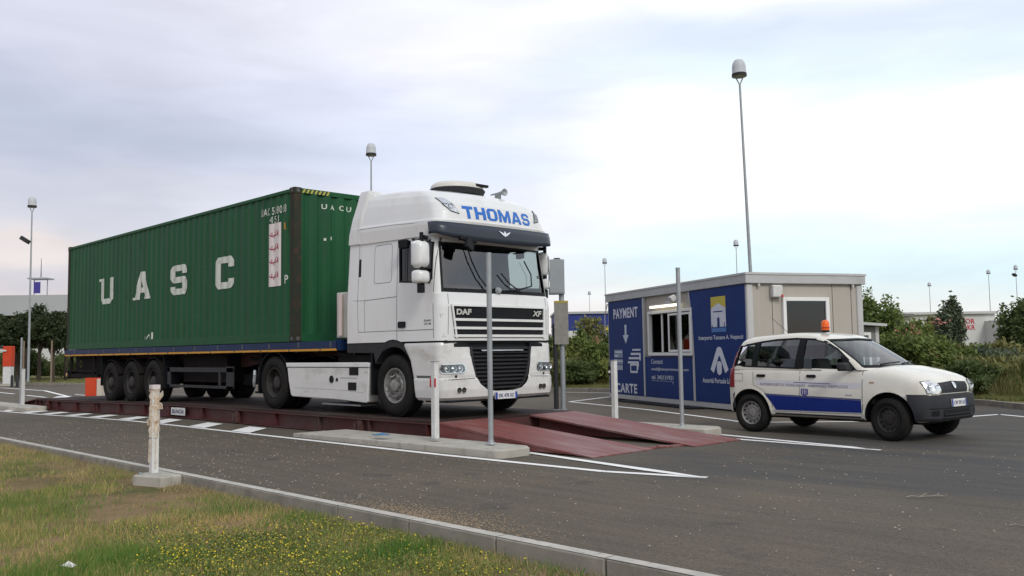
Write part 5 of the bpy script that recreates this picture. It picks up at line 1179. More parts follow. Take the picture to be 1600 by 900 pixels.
# flank details
sl2 = lambda off: side_fn(tl2, off)
shut = line([(.90, .34), (.905, .98)], .008)+line([(1.915, .36), (1.925, .97)], .010)+line([(.05, 1.02), (.07, .74)], .008)+line([(.07, .74), (.26, .66), (.40, .48), (.43, .34)], .007)+line([(.43, .345), (1.90, .36)], .008)
marks('shut_lines', shut, sl2(.002), M['seam'], PV, cut=.12)
marks('sill_band', rect(.45, 1.88, .300, .325), sl2(.004), M['bumper'], PV, cut=.2)
marks('livery_band', [[(.29, .592), (1.90, .550), (1.90, .375), (.47, .365), (.40, .47)]], sl2(.003), M['pblue'], PV, cut=.1)
marks('livery_edge', [[(.27, .615), (1.90, .575), (1.90, .552), (.29, .594)]], sl2(.0035), M['txtd'], PV, cut=.1)
marks('livery_panel', [[(.12, .83), (1.90, .80), (1.90, .72), (.12, .745)]], sl2(.0025), M['pdoor'], PV, cut=.1)
marks('livery_line', [[(.80, .800), (1.42, .787), (1.42, .777), (.80, .790)]], sl2(.004), M['txtd'], PV, cut=.1)
vtxt = text_polys('INTERPORTO TOSCANO  AMERIGO VESPUCCI', .20, 1.70, .742, .780, .015)
vtxt = [[(a, b-.010*a) for a, b in p] for p in vtxt]
marks('lettering', vtxt, sl2(.004), mat('livery_grey', (.20, .20, .27), .5), PV, cut=.15)
cr = [[(.93, .705), (1.05, .70), (1.05, .62), (.99, .585), (.93, .62)]]
marks('crest', cr, sl2(.0045), M['purple'], PV, cut=.08); marks('crest_bars', rect(.955, .965, .62, .695)+rect(.985, .995, .61, .695)+rect(1.015, 1.025, .62, .69), sl2(.0055), M['pdoor'], PV)
marks('lettering', text_polys('4x4', 1.66, 1.76, .615, .635, .01), sl2(.004), M['txtd'], PV)
for x in (.14, 1.03): 
    h = marks('door_handle', [rrect(x, x+.15, .878-.01, .920-.01, .015)], sl2(.012), M['black'], PV, cut=.05, solid=.02)
marks('indicator', [rrect(2.03, 2.10, .80, .82, .008)], sl2(.006), mat('indicator', (.35, .2, .1), .3), PV)
marks('fuel_flap', outline(rrect(-.33, -.14, .80, .92, .02), .006), sl2(.002), M['seam'], PV, cut=.08)
marks('arch_trim', [q for x in (0, 2.3) for q in line([(x+.378*math.cos(R(a)), .315+.378*math.sin(R(a))) for a in range(-5, 186, 10)], .022)], sl2(.006), M['bumper'] if False else M['pwhite'], PV, cut=.2, solid=.008)
for fr_ in (False, True):
    marks('tail_light', [[(-.40, .70), (-.30, .70), (-.315, 1.0), (-.41, 1.0)]], side_fn(tl2, .008, fr_), M['tail'], PV, cut=.04, solid=.01)
    marks('tail_light', [[(-.40, 1.0), (-.32, 1.0), (-.275, 1.36), (-.33, 1.36)]], side_fn(tg, .006, fr_), M['tail'], PV, cut=.04, solid=.01)
# mirrors, wipers, aerial, beacon
for s in (1, -1):
    mir = (lambda a: a) if s == 1 else (lambda a: 2*PC-a); c = (mir(-.12), 1.035)
    mb = MB(); P = rrect(c[0]-.10, c[0]+.10, c[1]-.062, c[1]+.062, .04, 5)
    mb.loft([[(x, c[0]+(a-c[0])*k, c[1]+(b-c[1])*k) for a, b in P] for x, k in ((1.66, .95), (1.68, 1), (1.74, .95), (1.78, .6))]); mb.bar((1.72, mir(-.03), 1.0), (1.74, mir(.06), 1.0), .06, .05)
    obj('mirror', mb, M['bumper'], PV, smooth=45)
mb = MB(); wv = vfront(.02, tg)
for a0, a1 in (((.30, 1.05), (.85, 1.075)), ((.85, 1.05), (1.35, 1.07))):
    p0, p1 = wv(*a0), wv(*a1)
    if p0 and p1: mb.path([p0, p1], .010, 6)
obj('wiper', mb, M['black'], PV)
obj('aerial', MB().tube((.48, .40, 1.55), (.20, .36, 1.80), .004, .003, 6), M['black'], PV)
bz = 1.553; bpos = (1.08, .47)
bc = obj('beacon', MB().lathe([(.0, .015), (.055, .012), (.065, .0), (.065, -.02)], (*bpos, bz+.02), 'z', 20), M['black'], PV, smooth=40)
obj('beacon_dome', MB().lathe([(.058, .012), (.062, .05), (.060, .12), (.045, .155), (.02, .168), (0, .17)], (*bpos, bz+.02), 'z', 24), M['beacon'], bc, smooth=60)
obj('beacon_cage', MB().lathe([(.062, .04), (.066, .045), (.066, .05), (.062, .055)], (*bpos, bz+.02), 'z', 20), M['tail'], bc)
for x, k in ((0, 'carlight'), (2.3, 'car')):
    for y, s in ((.075, -1), (PW-.115, 1)):
        wo_ = wheel(PV, x, y, .30, .30, .19, .185, k, s)
        if x > 1: wo_.rotation_euler.z += R(-9)
mb = MB(); mb.box(-.3, 2.6, .35, PW-.4, .22, .32); mb.tube((0, .2, .3), (0, PW-.25, .3), .04); mb.tube((2.3, .2, .3), (2.3, PW-.25, .3), .04); obj('underbody', mb, M['chassis'], PV)
# seats and wheel seen through the windows
sb = MB()
for x, y in ((1.12, .38), (1.12, 1.15)):
    s_ = MB(); s_.box(x, x+.48, y-.22, y+.22, .55, .70); s_.bar((x+.05, y, .65), (x-.12, y, 1.14), .42, .11, (1, 0, 0)); s_.bar((x-.13, y, 1.15), (x-.17, y, 1.32), .22, .08, (1, 0, 0)); obj('seat', s_, M['intd'], PV, bevel=.03)
s_ = MB(); s_.box(.15, .55, .15, PW-.20, .55, .70); s_.bar((.18, PC, .65), (.04, PC, 1.10), 1.15, .11, (1, 0, 0)); obj('rear_seat', s_, M['intd'], PV, bevel=.03)
obj('headrest', MB().box(-.02, .05, .28, .48, 1.10, 1.24), M['intd'], PV, bevel=.03); obj('headrest', MB().box(-.02, .05, 1.0, 1.2, 1.10, 1.24), M['intd'], PV, bevel=.03)
s_ = MB(); s_.prism([(1.62, .5), (1.62, .93), (1.72, 1.0), (1.95, 1.0), (2.05, .9), (2.05, .5)], 'y', .08, PW-.12); obj('dashboard', s_, M['intd'], PV, bevel=.02)
s_ = MB(); c = Vector((1.55, 1.15, .98)); ax = Vector((-.75, 0, .6)).normalized(); e1 = ax.orthogonal().normalized(); e2 = ax.cross(e1); s_.path([c+(e1*math.cos(t)+e2*math.sin(t))*.18 for t in [2*PI*k/20 for k in range(21)]], .014, 6); s_.bar(c-e1*.17, c+e1*.17, .03, .02); obj('steering_wheel', s_, M['intd'], PV)

# ------------------------------------------------------------------ payment cabin
OA = 1.11763; OL = 6.914; OW = 2.895
CA = thing('payment_cabin', 'blue and beige prefab site cabin with PAYMENT banners and a sliding window', 'cabin', (*W(4.8292, 18.5255), 0), OA)
mb = MB(); mb.box(.035, OW-.03, .035, OL-.035, .10, 2.70)
wl = obj('wall', mb, M['sandw'], CA)
cut = MB(); cut.box(.09, OW-.09, .09, OL-.09, .16, 2.60); boolean(wl, cut, m=M['intg'])
cut = MB(); cut.box(-.2, .2, 2.30, 4.40, 1.26, 2.20); boolean(wl, cut, m=M['intg'])
cut = MB(); cut.box(.92, 1.92, -.2, .2, 1.15, 2.30); boolean(wl, cut, m=M['intg'])
mb = MB()
for x, y in ((0, 0), (OW-.16, 0), (0, OL-.16), (OW-.16, OL-.16)): obj('corner_post', MB().box(x, x+.16, y, y+.16, .12, 2.66), M['frame'], CA, bevel=.035, seg=3)
bf = MB(); bf.box(-.005, .12, -.0, OL, .03, .15); obj('base_rail', bf, M['frame'], CA, bevel=.01)
obj('base_rail', MB().box(.12, OW, -.005, .10, .03, .15), M['frame'], CA, bevel=.01); obj('base_rail', MB().box(OW-.1, OW+.005, .1, OL, .03, .15), M['frame'], CA)
for y in (.4, 2.6, 4.8, 6.5): obj('foot', MB().box(.15, .45, y, y+.3, 0, .03).box(OW-.45, OW-.15, y, y+.3, 0, .03), M['conc'], CA)
mb = MB(); mb.box(-.05, OW+.04, -.05, OL+.05, 2.662, 2.875); rf_ = obj('roof', mb, M['fascia'], CA, bevel=.015)
obj('roof_sheet', MB().box(-.02, OW+.01, -.02, OL+.02, 2.876, 2.895), M['frame'], rf_)
obj('roof_flashing', MB().box(-.065, OW+.055, -.065, -.0505, 2.845, 2.885).box(-.065, -.0505, -.05, OL+.06, 2.845, 2.885), M['frame'], rf_)
# joints of the end wall panels
mb = MB()
for x in (.62, 2.12, 2.60): mb.box(x, x+.008, .029, .034, .16, 2.66)
obj('panel_joint', mb, M['dgrey'], CA)
# banners
def ban(name, y0, y1, z0, z1, curve=0, side_=0):
    poly = [(y0, z0), (y1, z0), (y1, z1), (y0, z1)]
    if curve: poly = [(y0, z0), (y1, z0)]+[(y1+curve*((z-z0)/(z1-z0))**3, z) for z in np.linspace(z0+.1, z1, 14)]+[(y0, z1)]
    mb = MB(); mb.prism(poly, 'x', -.012, .030); return obj(name, mb, M['banner'], CA)
OF = lambda off: (lambda a, b: (-off, a, b))
# y runs from the near corner; text must read left to right from outside, so it runs towards smaller y
def otext(s, ya, yb, z0, z1, bold=.02, **k): return [[(ya+(yb-ya)*q[0], q[1]) for q in p] for p in text_polys(s, 0, 1, z0, z1, bold, **k)]
b1 = ban('banner', 4.74, 6.84, .155, 2.655); b2 = ban('banner', 2.24, 4.66, .155, 1.155); b3 = ban('banner', .07, 2.16, .155, 2.655, .20)
for y in (4.66, 2.17): obj('banner_rail', MB().box(-.03, .03, y, y+.065, .155, 1.165 if y < 4 else 2.655), M['frame'], CA)
obj('banner_rail', MB().bar((-.005, 2.20, 1.16), (-.005, 2.24, 2.0), .05, .03).bar((-.005, 2.24, 2.0), (-.005, 2.36, 2.655), .05, .03), M['frame'], CA)
marks('lettering', otext('PAYMENT', 6.50, 5.02, 2.18, 2.45, .032, space=1.12), OF(.016), M['bwhite'], b1)
marks('arrow', [[(5.70, 2.0), (5.82, 2.0), (5.82, 1.72), (5.70, 1.72)], [(5.58, 1.73), (5.94, 1.73), (5.76, 1.50)]], OF(.016), M['btext'], b1)
marks('lettering', otext('CARTE', 6.42, 5.15, .20, .45, .032, space=1.12), OF(.016), M['bwhite'], b1)
card = marks('card_icon', rect(5.97, 6.50, 1.13, 1.34)+rect(5.97, 6.50, .95, 1.09), OF(.016), M['bgrey'], b1)
marks('card_icon', rect(6.02, 6.44, 1.26, 1.30)+rect(6.25, 6.5, 1.16, 1.20)+rect(5.97, 6.45, 1.02, 1.05)+[(q) for y in (6.0, 6.12, 6.24, 6.36) for q in rect(y, y+.07, .80, .93)[0:1]], OF(.0175), M['bwhite'], card)
marks('banknote_icon', rect(4.90, 5.38, 1.31, 1.355)+rect(4.90, 5.48, 1.20, 1.255)+rect(4.96, 5.60, 1.09, 1.145)+rect(5.02, 5.66, .98, 1.035)+rect(4.90, 4.98, 1.06, 1.2)+rect(5.02, 5.1, .9, 1.0)+outline([(5.12, .95), (5.50, .95), (5.50, .76), (5.12, .76)], .05)+rect(5.05, 5.14, .82, .95), OF(.016), M['bwhite'], b1)
marks('lettering', otext('Contatti', 4.32, 3.72, .98, 1.09, .015), OF(.016), M['btext'], b2)
marks('lettering', otext('email@interportotoscano.com', 4.32, 2.46, .80, .89, .015), OF(.016), M['bwhite'], b2)
marks('lettering', otext('tel. 342131921', 4.32, 3.2, .60, .70, .015), OF(.016), M['bwhite'], b2)
marks('ruled_line', [[(3.2, .555), (4.32, .555), (4.32, .57), (3.2, .57)], [(3.2, .50), (3.24, .50), (3.24, .57), (3.2, .57)]], OF(.016), M['bgrey'], b2)
# port authority sign: little pediment building under a yellow sky, drawn plain
lg_ = marks('sign_sky', rect(.80, 1.40, 2.10, 2.46), OF(.016), M['byel'], b3)
marks('sign_building', [[(.80, 2.10), (1.40, 2.10), (1.40, 2.20), (1.22, 2.27), (1.10, 2.32), (.98, 2.27), (.80, 2.20)], [(.80, 1.80), (1.40, 1.80), (1.40, 2.10), (.80, 2.10)]], OF(.0175), M['bwhite'], lg_)
marks('sign_door', [[(1.05, 1.80), (1.15, 1.80), (1.15, 1.98), (1.10, 2.02), (1.05, 1.98)]]+rect(.92, 1.30, 2.12, 2.145)+rect(.85, .88, 1.80, 1.90)+rect(1.34, 1.37, 1.80, 1.84), OF(.019), M['banner'], lg_)
marks('sign_base', rect(.80, 1.40, 1.69, 1.78), OF(.016), M['blight'], b3)
marks('lettering', otext('Interporto Toscano A. Vespucci', 1.96, .16, 1.50, 1.62, .02), OF(.016), M['bwhite'], b3)
A_ = stroke([(1.42, .84), (1.14, 1.30)], .15)+stroke([(.82, .84), (1.08, 1.30)], .15)+[[(1.11+.12*math.cos(k*PI/10), 1.27+.10*math.sin(k*PI/10)) for k in range(20)]]+[[(1.12+.10*math.cos(k*PI/10), .86+.10*math.sin(k*PI/10)) for k in range(20)]]+rect(1.02, 1.22, .86, .99)+[[(1.12+.10*math.cos(k*PI/10), .99+.07*math.sin(k*PI/10)) for k in range(20)]]
mb = MB()
for i, p in enumerate(A_): mb.add([(-.016-.0006*i, a, b) for a, b in p], [tuple(range(len(p)))])
obj('sign_letter', mb, M['bwhite'], b3, fix=False)
marks('lettering', otext('Autorità Portuale Livorno', 1.84, .40, .58, .69, .02), OF(.016), M['bwhite'], b3)
# sliding window
mb = MB(); mb.box(-.035, .06, 2.24, 2.31, 1.18, 2.28); mb.box(-.035, .06, 4.38, 4.45, 1.18, 2.28); mb.box(-.035, .06, 2.31, 4.38, 2.21, 2.28); mb.box(-.05, .06, 2.31, 4.38, 1.18, 1.25); wf = obj('window_frame', mb, M['upvc'], CA, bevel=.008)
for y0, y1, x in ((3.30, 4.36, .035), (2.33, 3.40, .0)):
    mb = MB(); mb.box(x-.015, x+.015, y0, y0+.055, 1.27, 2.19); mb.box(x-.015, x+.015, y1-.055, y1, 1.27, 2.19); mb.box(x-.015, x+.015, y0+.055, y1-.055, 2.14, 2.19); mb.box(x-.015, x+.015, y0+.055, y1-.055, 1.27, 1.32)
    if y0 > 3: continue
    obj('sash', mb, M['upvc'], wf); obj('pane', MB().box(x-.003, x+.003, y0+.055, y1-.055, 1.32, 2.14), M['glassw'], wf)
obj('sash', MB().box(.02, .05, 3.42, 3.47, 1.27, 2.19).box(.02, .05, 3.76, 3.81, 1.27, 2.19), M['upvc'], wf)
for y in (2.36, 2.50, 2.64, 2.78, 2.92, 3.06, 3.20): obj('blind_slat', MB().box(.10, .104, y, y+.10, 1.27, 2.2), mat('blind_grey', (.10, .12, .11), .8), wf)
obj('blind_panel', MB().box(.85, 2.0, .12, .125, 1.05, 2.4), M['black'], CA)
obj('desk', MB().box(.15, .8, 2.2, 4.5, 1.0, 1.04), M['intd'], CA)
obj('partition', MB().box(1.4, 1.44, .5, 5.5, .2, 2.58), M['intd'], CA)
# strip lamp over the window, lit
lm_ = obj('strip_lamp', MB().box(-.13, -.012, 2.66, 4.16, 2.405, 2.435), M['frame'], CA, bevel=.006)
obj('tube', MB().box(-.125, -.03, 2.72, 4.14, 2.35, 2.404), M['tube'], lm_, bevel=.012)
obj('lamp_bracket', MB().box(-.02, .034, 3.2, 3.5, 2.44, 2.50), M['frame'], lm_)
obj('flood_lamp', MB().bar((-.10, 2.86, 2.56), (-.22, 2.88, 2.49), .20, .14, (0, 0, 1)).box(-.10, .034, 2.84, 2.88, 2.54, 2.58), M['postw'], CA, bevel=.02)
# end wall window, siren box, downpipes
mb = MB(); mb.box(.85, .93, -.035, .05, 1.05, 2.38); mb.box(1.91, 2.0, -.035, .05, 1.05, 2.38); mb.box(.93, 1.91, -.035, .05, 2.30, 2.38); mb.box(.93, 1.91, -.035, .05, 1.05, 1.13); ef = obj('window_frame', mb, M['upvc'], CA, bevel=.01)
obj('pane', MB().box(.93, 1.91, .0, .006, 1.13, 2.30), M['glassw'], ef)
si = obj('siren_box', MB().box(.57, .81, -.10, .034, 2.37, 2.63), M['postw'], CA, bevel=.03, seg=3); obj('siren_lens', MB().box(.76, .805, -.115, -.10, 2.37, 2.43), M['red'], si, bevel=.005)
for x in (.28, 2.62): obj('drain_stub', MB().tube((x, -.02, 2.66), (x, -.02, 2.60), .028), M['frame'], CA)
obj('cable_pipe', MB().path([(-.03, OL-.05, 2.62), (-.05, OL+.08, 2.3), (-.05, OL+.08, 1.8), (-.02, OL+.02, 1.75)], .016), M['frame'], CA)
obj('doormat_ramp', MB().box(-.45, -.06, 1.7, 5.6, .005, .035), M['black'], CA)
# second small hut behind the cabin, at its right
HB = thing('small_hut', 'small low grey hut with a barred window, half hidden behind the cabin and the car', 'hut', (*W(8.1, 21.6), -.05), HEAD+.25)
obj('wall', MB().box(-1.5, .75, 0, 1.8, 0, 1.86), mat('hut_wall', (.20, .205, .20), .7, c2=(.13, .135, .13), vs=3), HB)
obj('roof', MB().prism([(-1.6, 2.00), (.85, 1.86), (.85, 1.92), (-1.6, 2.08)], 'y', -.2, 2.0), M['frame'], HB); obj('corner_post', MB().box(.66, .755, -.01, .1, 0, 1.86), M['frame'], HB)
wf2 = obj('window_frame', MB().box(-.60, .52, -.03, -.001, 1.65, 1.72).box(-.6, .52, -.03, -.001, .7, .77).box(.45, .52, -.03, -.001, .77, 1.65).box(-.6, -.53, -.03, -.001, .77, 1.65), M['upvc'], HB)
obj('pane', MB().box(-.53, .45, -.012, -.001, .77, 1.65), M['winf'], wf2)

# ------------------------------------------------------------------ lamp masts
def mast(x, y, h, label, head=.24, flood=None, lean=0.0, r=.07, simple=False):
    t = thing('lamp_mast', label, 'street lamp', (x, y, .08), HEAD, 'tall lamp masts with domed heads')
    t.rotation_euler = (0, lean, HEAD)
    obj('pole', MB().tube((0, 0, 0), (0, 0, h), r, r*.5, 12), M['galv'], t, smooth=40)
    mb = MB()
    if not simple:
        for s in (-1, 1): mb.tube((0, 0, h-.02), (s*head*.62, 0, h+.30), .022, n=8)
        obj('fork', mb, M['galv'], t)
    z = h+(.28 if not simple else .05)
    obj('lamp_dome', MB().lathe([(0, z), (head*.98, z), (head*1.02, z+.03), (head*1.02, z+.08), (head*.98, z+.10), (head*.96, z+.32), (head*.85, z+.46), (head*.55, z+.56), (0, z+.60)], n=20), M['head'], t, smooth=35)
    obj('lamp_rim', MB().lathe([(head*1.0, z-.01), (head*1.04, z-.005), (head*1.04, z+.09), (head*1.0, z+.095)], n=20), M['dgrey'], t)
    if flood:
        mb = MB(); zz, s = flood; mb.bar((0, 0, zz), (s*.22, 0, zz+.02), .06, .05); mb.bar((s*.08, -.10, zz-.06), (s*.46, -.20, zz+.20), .46, .22, (0, 0, 1)); obj('floodlight', mb, M['dgrey'], t)
    return t
def WX(u, D): return (u-800)/1408.7*D
mast(*W(WX(1178.5, 30), 30), 10.18, 'largest lamp mast, rising behind the payment cabin', .24, lean=-R(1.35))
mast(*W(WX(580, 42), 42), 10.32, 'lamp mast rising behind the white lorry cab', .24)
mast(*W(WX(45, 50), 50), 9.45, 'lamp mast with a floodlight halfway up, at the far left by the trees', .23, flood=(7.8, -1))
mast(*W(WX(946, 95), 95), 10.2, 'distant lamp mast just left of the payment cabin', .24, r=.06)
mast(*W(WX(921, 150), 150), 10.4, 'faintest distant lamp mast above the blue shed', .26, r=.07)
mast(*W(WX(1153, 84), 84), 10.6, 'distant lamp mast just left of the tall one behind the cabin', .24, r=.06)
mast(*W(WX(1453.5, 140), 140), 10.3, 'distant lamp mast above the white shed with red letters', .26, r=.07)
mast(*W(WX(1547, 125), 125), 10.9, 'distant lamp mast between the white shed and the right-hand bush', .26, r=.07)
mast(*W(WX(1590, 115), 115), 10.6, 'distant lamp mast with a floodlight at the far right edge', .24, flood=(10.1, -1), r=.06)

# ------------------------------------------------------------------ far buildings
def facing(x, y, name, label, cat, dz=0, rz=0): return thing(name, label, cat, (*W(x, y), dz), HEAD+rz)
B = facing(-62, 118, 'warehouse', 'long white warehouse with a shallow grey roof at the far left', 'warehouse', 0, .04)
mb = MB(); mb.box(-45, 26, 0, 30, 0, 6.6); obj('wall', mb, M['wallw'], B)
prof = [(-48, 7.0), (-46, 8.6), (-20, 9.6), (8, 9.6), (20, 8.9), (27, 7.4), (27, 7.0)]
mb = MB(); mb.prism(prof, 'y', -2, 32); obj('roof', mb, M['roofg'], B)
mb = MB(); mb.box(-45, 26.5, -.3, 0, 6.6, 6.99); obj('eaves_shadow_gap', mb, M['fargrey'], B) if False else obj('fascia', mb, M['dgrey'], B)  # dark grey strip drawn in as the shadow gap under the eaves
for i in range(9): obj('window', MB().box(-36+7*i, -32.2+7*i, -.12, -.002, 2.8, 5.6), M['winf'], B)
T_ = facing(-71.3, 136, 'control_tower', 'small lattice control tower with a blue panel above the far warehouse roof', 'tower')
for x, y in ((-.8, -.8), (.8, -.8), (-.8, .8), (.8, .8)): obj('leg', MB().tube((x, y, 0), (x, y, 10.6), .12, n=6), M['dgrey'], T_)
obj('platform', MB().box(-1.2, 1.2, -1.2, 1.2, 10.4, 10.65), M['fargrey'], T_); obj('panel', MB().box(-.48, .48, -1.1, -1.0, 11.2, 12.9), M['purple'], T_)
obj('mast_post', MB().tube((-1.0, 0, 10.6), (-1.0, 0, 13.5), .08, n=6), M['galv'], T_); obj('mast_post', MB().tube((1.0, 0, 10.6), (1.0, 0, 13.5), .08, n=6), M['galv'], T_)
obj('canopy', MB().box(-1.45, 1.45, -1.2, 1.2, 13.35, 13.55), M['galv'], T_); obj('antenna', MB().tube((0, 0, 13.7), (0, 0, 16.6), .07, .03, 6), M['dgrey'], T_)
BS = facing(9.6, 78, 'blue_shed', 'long low blue shed wall behind the bushes left of the cabin', 'shed')
obj('wall', MB().box(-5.9, 9, 0, 8, 0, 4.55), M['farblue'], BS); obj('roof_edge', MB().box(-6, 9.1, -.15, 8.1, 4.55, 4.75), M['roofg'], BS)
obj('stripe', MB().prism([(.3, 2.75), (3.0, 3.35), (3.0, 3.6), (.3, 3.0)], 'y', -.06, -.01), M['farred'], BS)
obj('emblem', MB().prism([(-1.6, 2.7), (-.6, 2.7), (-.5, 3.5), (-1.1, 3.2), (-1.6, 3.5)], 'y', -.06, -.01), M['byel'], BS)
WS = facing(48.5, 88, 'white_shed', 'long white shed with red lettering far behind the right-hand bushes', 'shed', 0, -.03)
obj('wall', MB().box(-13, -1.4, 0, 8, 0, 4.4), M['wallw'], WS); obj('roof', MB().prism([(-13.2, 4.86), (1.9, 4.86), (3.4, 4.30), (2.7, 4.30), (2.6, 4.85)], 'y', -.3, 8.2) if False else MB().box(-13.2, -1.2, -.3, 8.2, 4.41, 4.65), M['frame'], WS)
obj('canopy', MB().box(-12.9, -9.4, -.5, -.31, 4.25, 4.5), M['fargrey'], WS)
marks('lettering', text_polys('VIAL', -10.6, -9.3, 2.9, 3.5, .02), lambda a, b: (a, -.02, b), M['farred'], WS)
marks('lettering', text_polys('FACTOR', -5.9, -3.35, 3.45, 3.95, .02)+text_polys('OKR', -4.6, -3.35, 2.85, 3.35, .02), lambda a, b: (a, -.02, b), M['farred'], WS)
CB_ = facing(47.2, 86, 'white_container', 'white container standing right of the shed with red letters', 'container', 0, .1); obj('side_panel', MB().box(-.9, .9, 0, 5, 0.2, 3.7), M['wallw'], CB_); obj('frame', MB().box(-.95, .95, -.05, 0, 3.6, 3.75).box(-.95, -.8, -.05, 0, 0, 3.6), M['fargrey'], CB_)
PL = facing(11.5, 70, 'pale_trailer', 'pale box trailer glimpsed behind the grey cabinet post', 'trailer', 0, .1); obj('side_panel', MB().box(-7.7, -5.6, 0, 3, .6, 2.9), M['wallw'], PL); obj('frame', MB().box(-7.8, -5.5, -.02, 3, .45, .6), M['fargrey'], PL)

# ------------------------------------------------------------------ barrier at the far left, orange barrier box beyond the trailer
def barrier(x, y, label, arm, rz, h0=.95, h1=1.12):
    t = thing('barrier', label, 'barrier', (x, y, gz(x)+.12), rz, 'orange and white barrier boxes')
    obj('base', MB().box(-.22, .22, -.18, .18, 0, h0), M['postw'], t, bevel=.02); obj('motor_box', MB().box(-.24, .24, -.2, .2, h0, h0+h1), M['orange'], t, bevel=.03)
    obj('plinth', MB().box(-.3, .3, -.26, .26, -.12, 0), M['conc'], t)
    if arm: obj('arm', MB().bar((0, -.25, h0+.88), (-arm, -.25, h0+.84), .04, .09), M['postw'], t)
    return t
bx, by = W(WX(14, 50), 50); barrier(bx, by, 'orange and white barrier with its arm lowered, at the far left', 5.2, HEAD)
t = thing('barrier_box', 'bright orange box standing behind the trailer wheels', 'barrier', (*W(WX(147, 33), 33), gz(-18)), HEAD)
obj('motor_box', MB().box(-.22, .18, -.2, .2, .02, .80), M['orange'], t, bevel=.03); obj('side_band', MB().box(.182, .36, -.17, .17, .02, .70), mat('pale_cover', (.55, .48, .40), .6), t, bevel=.02); obj('lock', MB().box(-.235, -.22, -.08, .05, .42, .54), M['black'], t); obj('base', MB().box(-.24, .20, -.22, .22, 0, .02), M['red'], t)
for k, (x, y) in enumerate(((WX(20, 48), 48), (WX(28, 47), 47))):
    mb = MB(); mb.lathe([(.10, 0), (.10, .03), (.07, .05), (.07, .55), (.05, .62), (0, .64)], n=14); o = obj('bollard', mb, M['dgrey'], loc=(*W(x, y), gz(-30)), smooth=40); tag(o, ('left' if k == 0 else 'right')+' one of two short dark bollards beside the far barrier', 'bollard', 'short dark bollards by the barrier')

# ------------------------------------------------------------------ vegetation
GL = {k: leafmat('leaf_'+k, *v) for k, v in dict(
 dark=((.055, .085, .028), (.125, .16, .055)), green=((.085, .13, .032), (.18, .22, .06)), light=((.14, .18, .045), (.26, .28, .085)),
 olive=((.12, .135, .044), (.24, .225, .085)), grey=((.066, .092, .056), (.14, .165, .10)), brown=((.13, .105, .050), (.22, .175, .09)), yel=((.085, .095, .025), (.15, .14, .04)), pine=((.024, .038, .015), (.060, .080, .032)), pink=((.42, .15, .12), (.60, .32, .26))).items()}
def leaves(pts, size, elong=1.8, up=0.0, rs=rng):
    """numpy leaf quads around the points"""
    n = len(pts); d = rs.normal(size=(n, 3)); d[:, 2] = d[:, 2]*(1-up)+up*1.6; d /= np.linalg.norm(d, axis=1)[:, None]
    e = np.cross(d, rs.normal(size=(n, 3))); e /= np.linalg.norm(e, axis=1)[:, None]; s = size*rs.uniform(.6, 1.35, n)[:, None]
    a = d*s*elong*.5; b = e*s*.5; c = np.asarray(pts)
    V = np.empty((n, 4, 3)); V[:, 0] = c-a; V[:, 1] = c+b-a*.1; V[:, 2] = c+a; V[:, 3] = c-b-a*.1
    return V.reshape(-1, 3)
def quads_mesh(name, V, k=4, matl=None):
    me = bpy.data.meshes.new(name); n = len(V)//k
    me.vertices.add(len(V)); me.vertices.foreach_set('co', V.astype(np.float32).ravel())
    me.loops.add(len(V)); me.loops.foreach_set('vertex_index', np.arange(len(V), dtype=np.int32)); me.polygons.add(n); me.polygons.foreach_set('loop_start', np.arange(0, len(V), k, dtype=np.int32))
    me.update(calc_edges=True); me.materials.append(matl); return me
def blob(n, c, r, rs=rng, shell=.55):
    d = rs.normal(size=(n, 3)); d /= np.linalg.norm(d, axis=1)[:, None]; q = rs.uniform(shell**3, 1.08, n)**(1/3)
    return np.array(c)+d*q[:, None]*np.array(r)
def crown(name, blobs, n, size, mtl, parent, elong=1.8, up=0, shell=.5):
    w = np.array([b[1][0]*b[1][1]*b[1][2] for b in blobs])**.66; w /= w.sum(); P = []
    for (c, r), k in zip(blobs, w):
        # each blob is itself made of small tufts, leaving gaps
        m = max(3, int(n*k/26)); t = blob(m, c, np.array(r)*rng.uniform(.8, 1.2, 3), shell=shell*rng.uniform(.5, 1))
        for q in t: P.append(rng.normal(q, np.array(r)*.16+.03, size=(26, 3)))
    P = np.vstack(P); P = P[P[:, 2] > .02]; me = quads_mesh(name, leaves(P, size, elong, up), 4, mtl); o = bpy.data.objects.new(name, me); COL.objects.link(o); o.parent = parent; return o
def limbs(name, parent, h, r, fork, spread, n, mtl=None, base=(0, 0), tilt=(0, 0)):
    mb = MB(); p0 = Vector((base[0], base[1], 0)); p1 = Vector((base[0]+tilt[0], base[1]+tilt[1], fork)); pm = (p0+p1)/2+Vector((random.uniform(-.04, .04), random.uniform(-.04, .04), 0)); mb.tube(p0, pm, r, r*.85, 9); mb.tube(pm, p1, r*.85, r*.7, 9)
    for k in range(n):
        a = 2*PI*k/n+random.uniform(-.4, .4); z = fork-random.uniform(0, fork*.25); s = p0.lerp(p1, z/fork); e = s+Vector((math.cos(a)*spread*random.uniform(.5, 1), math.sin(a)*spread*random.uniform(.5, 1), (h-fork)*random.uniform(.5, .95))); m = s.lerp(e, .5)+Vector((0, 0, .12*spread)); mb.tube(s, m, r*.45, r*.28, 6); mb.tube(m, e, r*.28, r*.08, 6)
    mb.tube(p1, p1+Vector((0, 0, (h-fork)*.8)), r*.6, r*.1, 6); return obj(name, mb, mtl or M['bark'], parent, smooth=50)
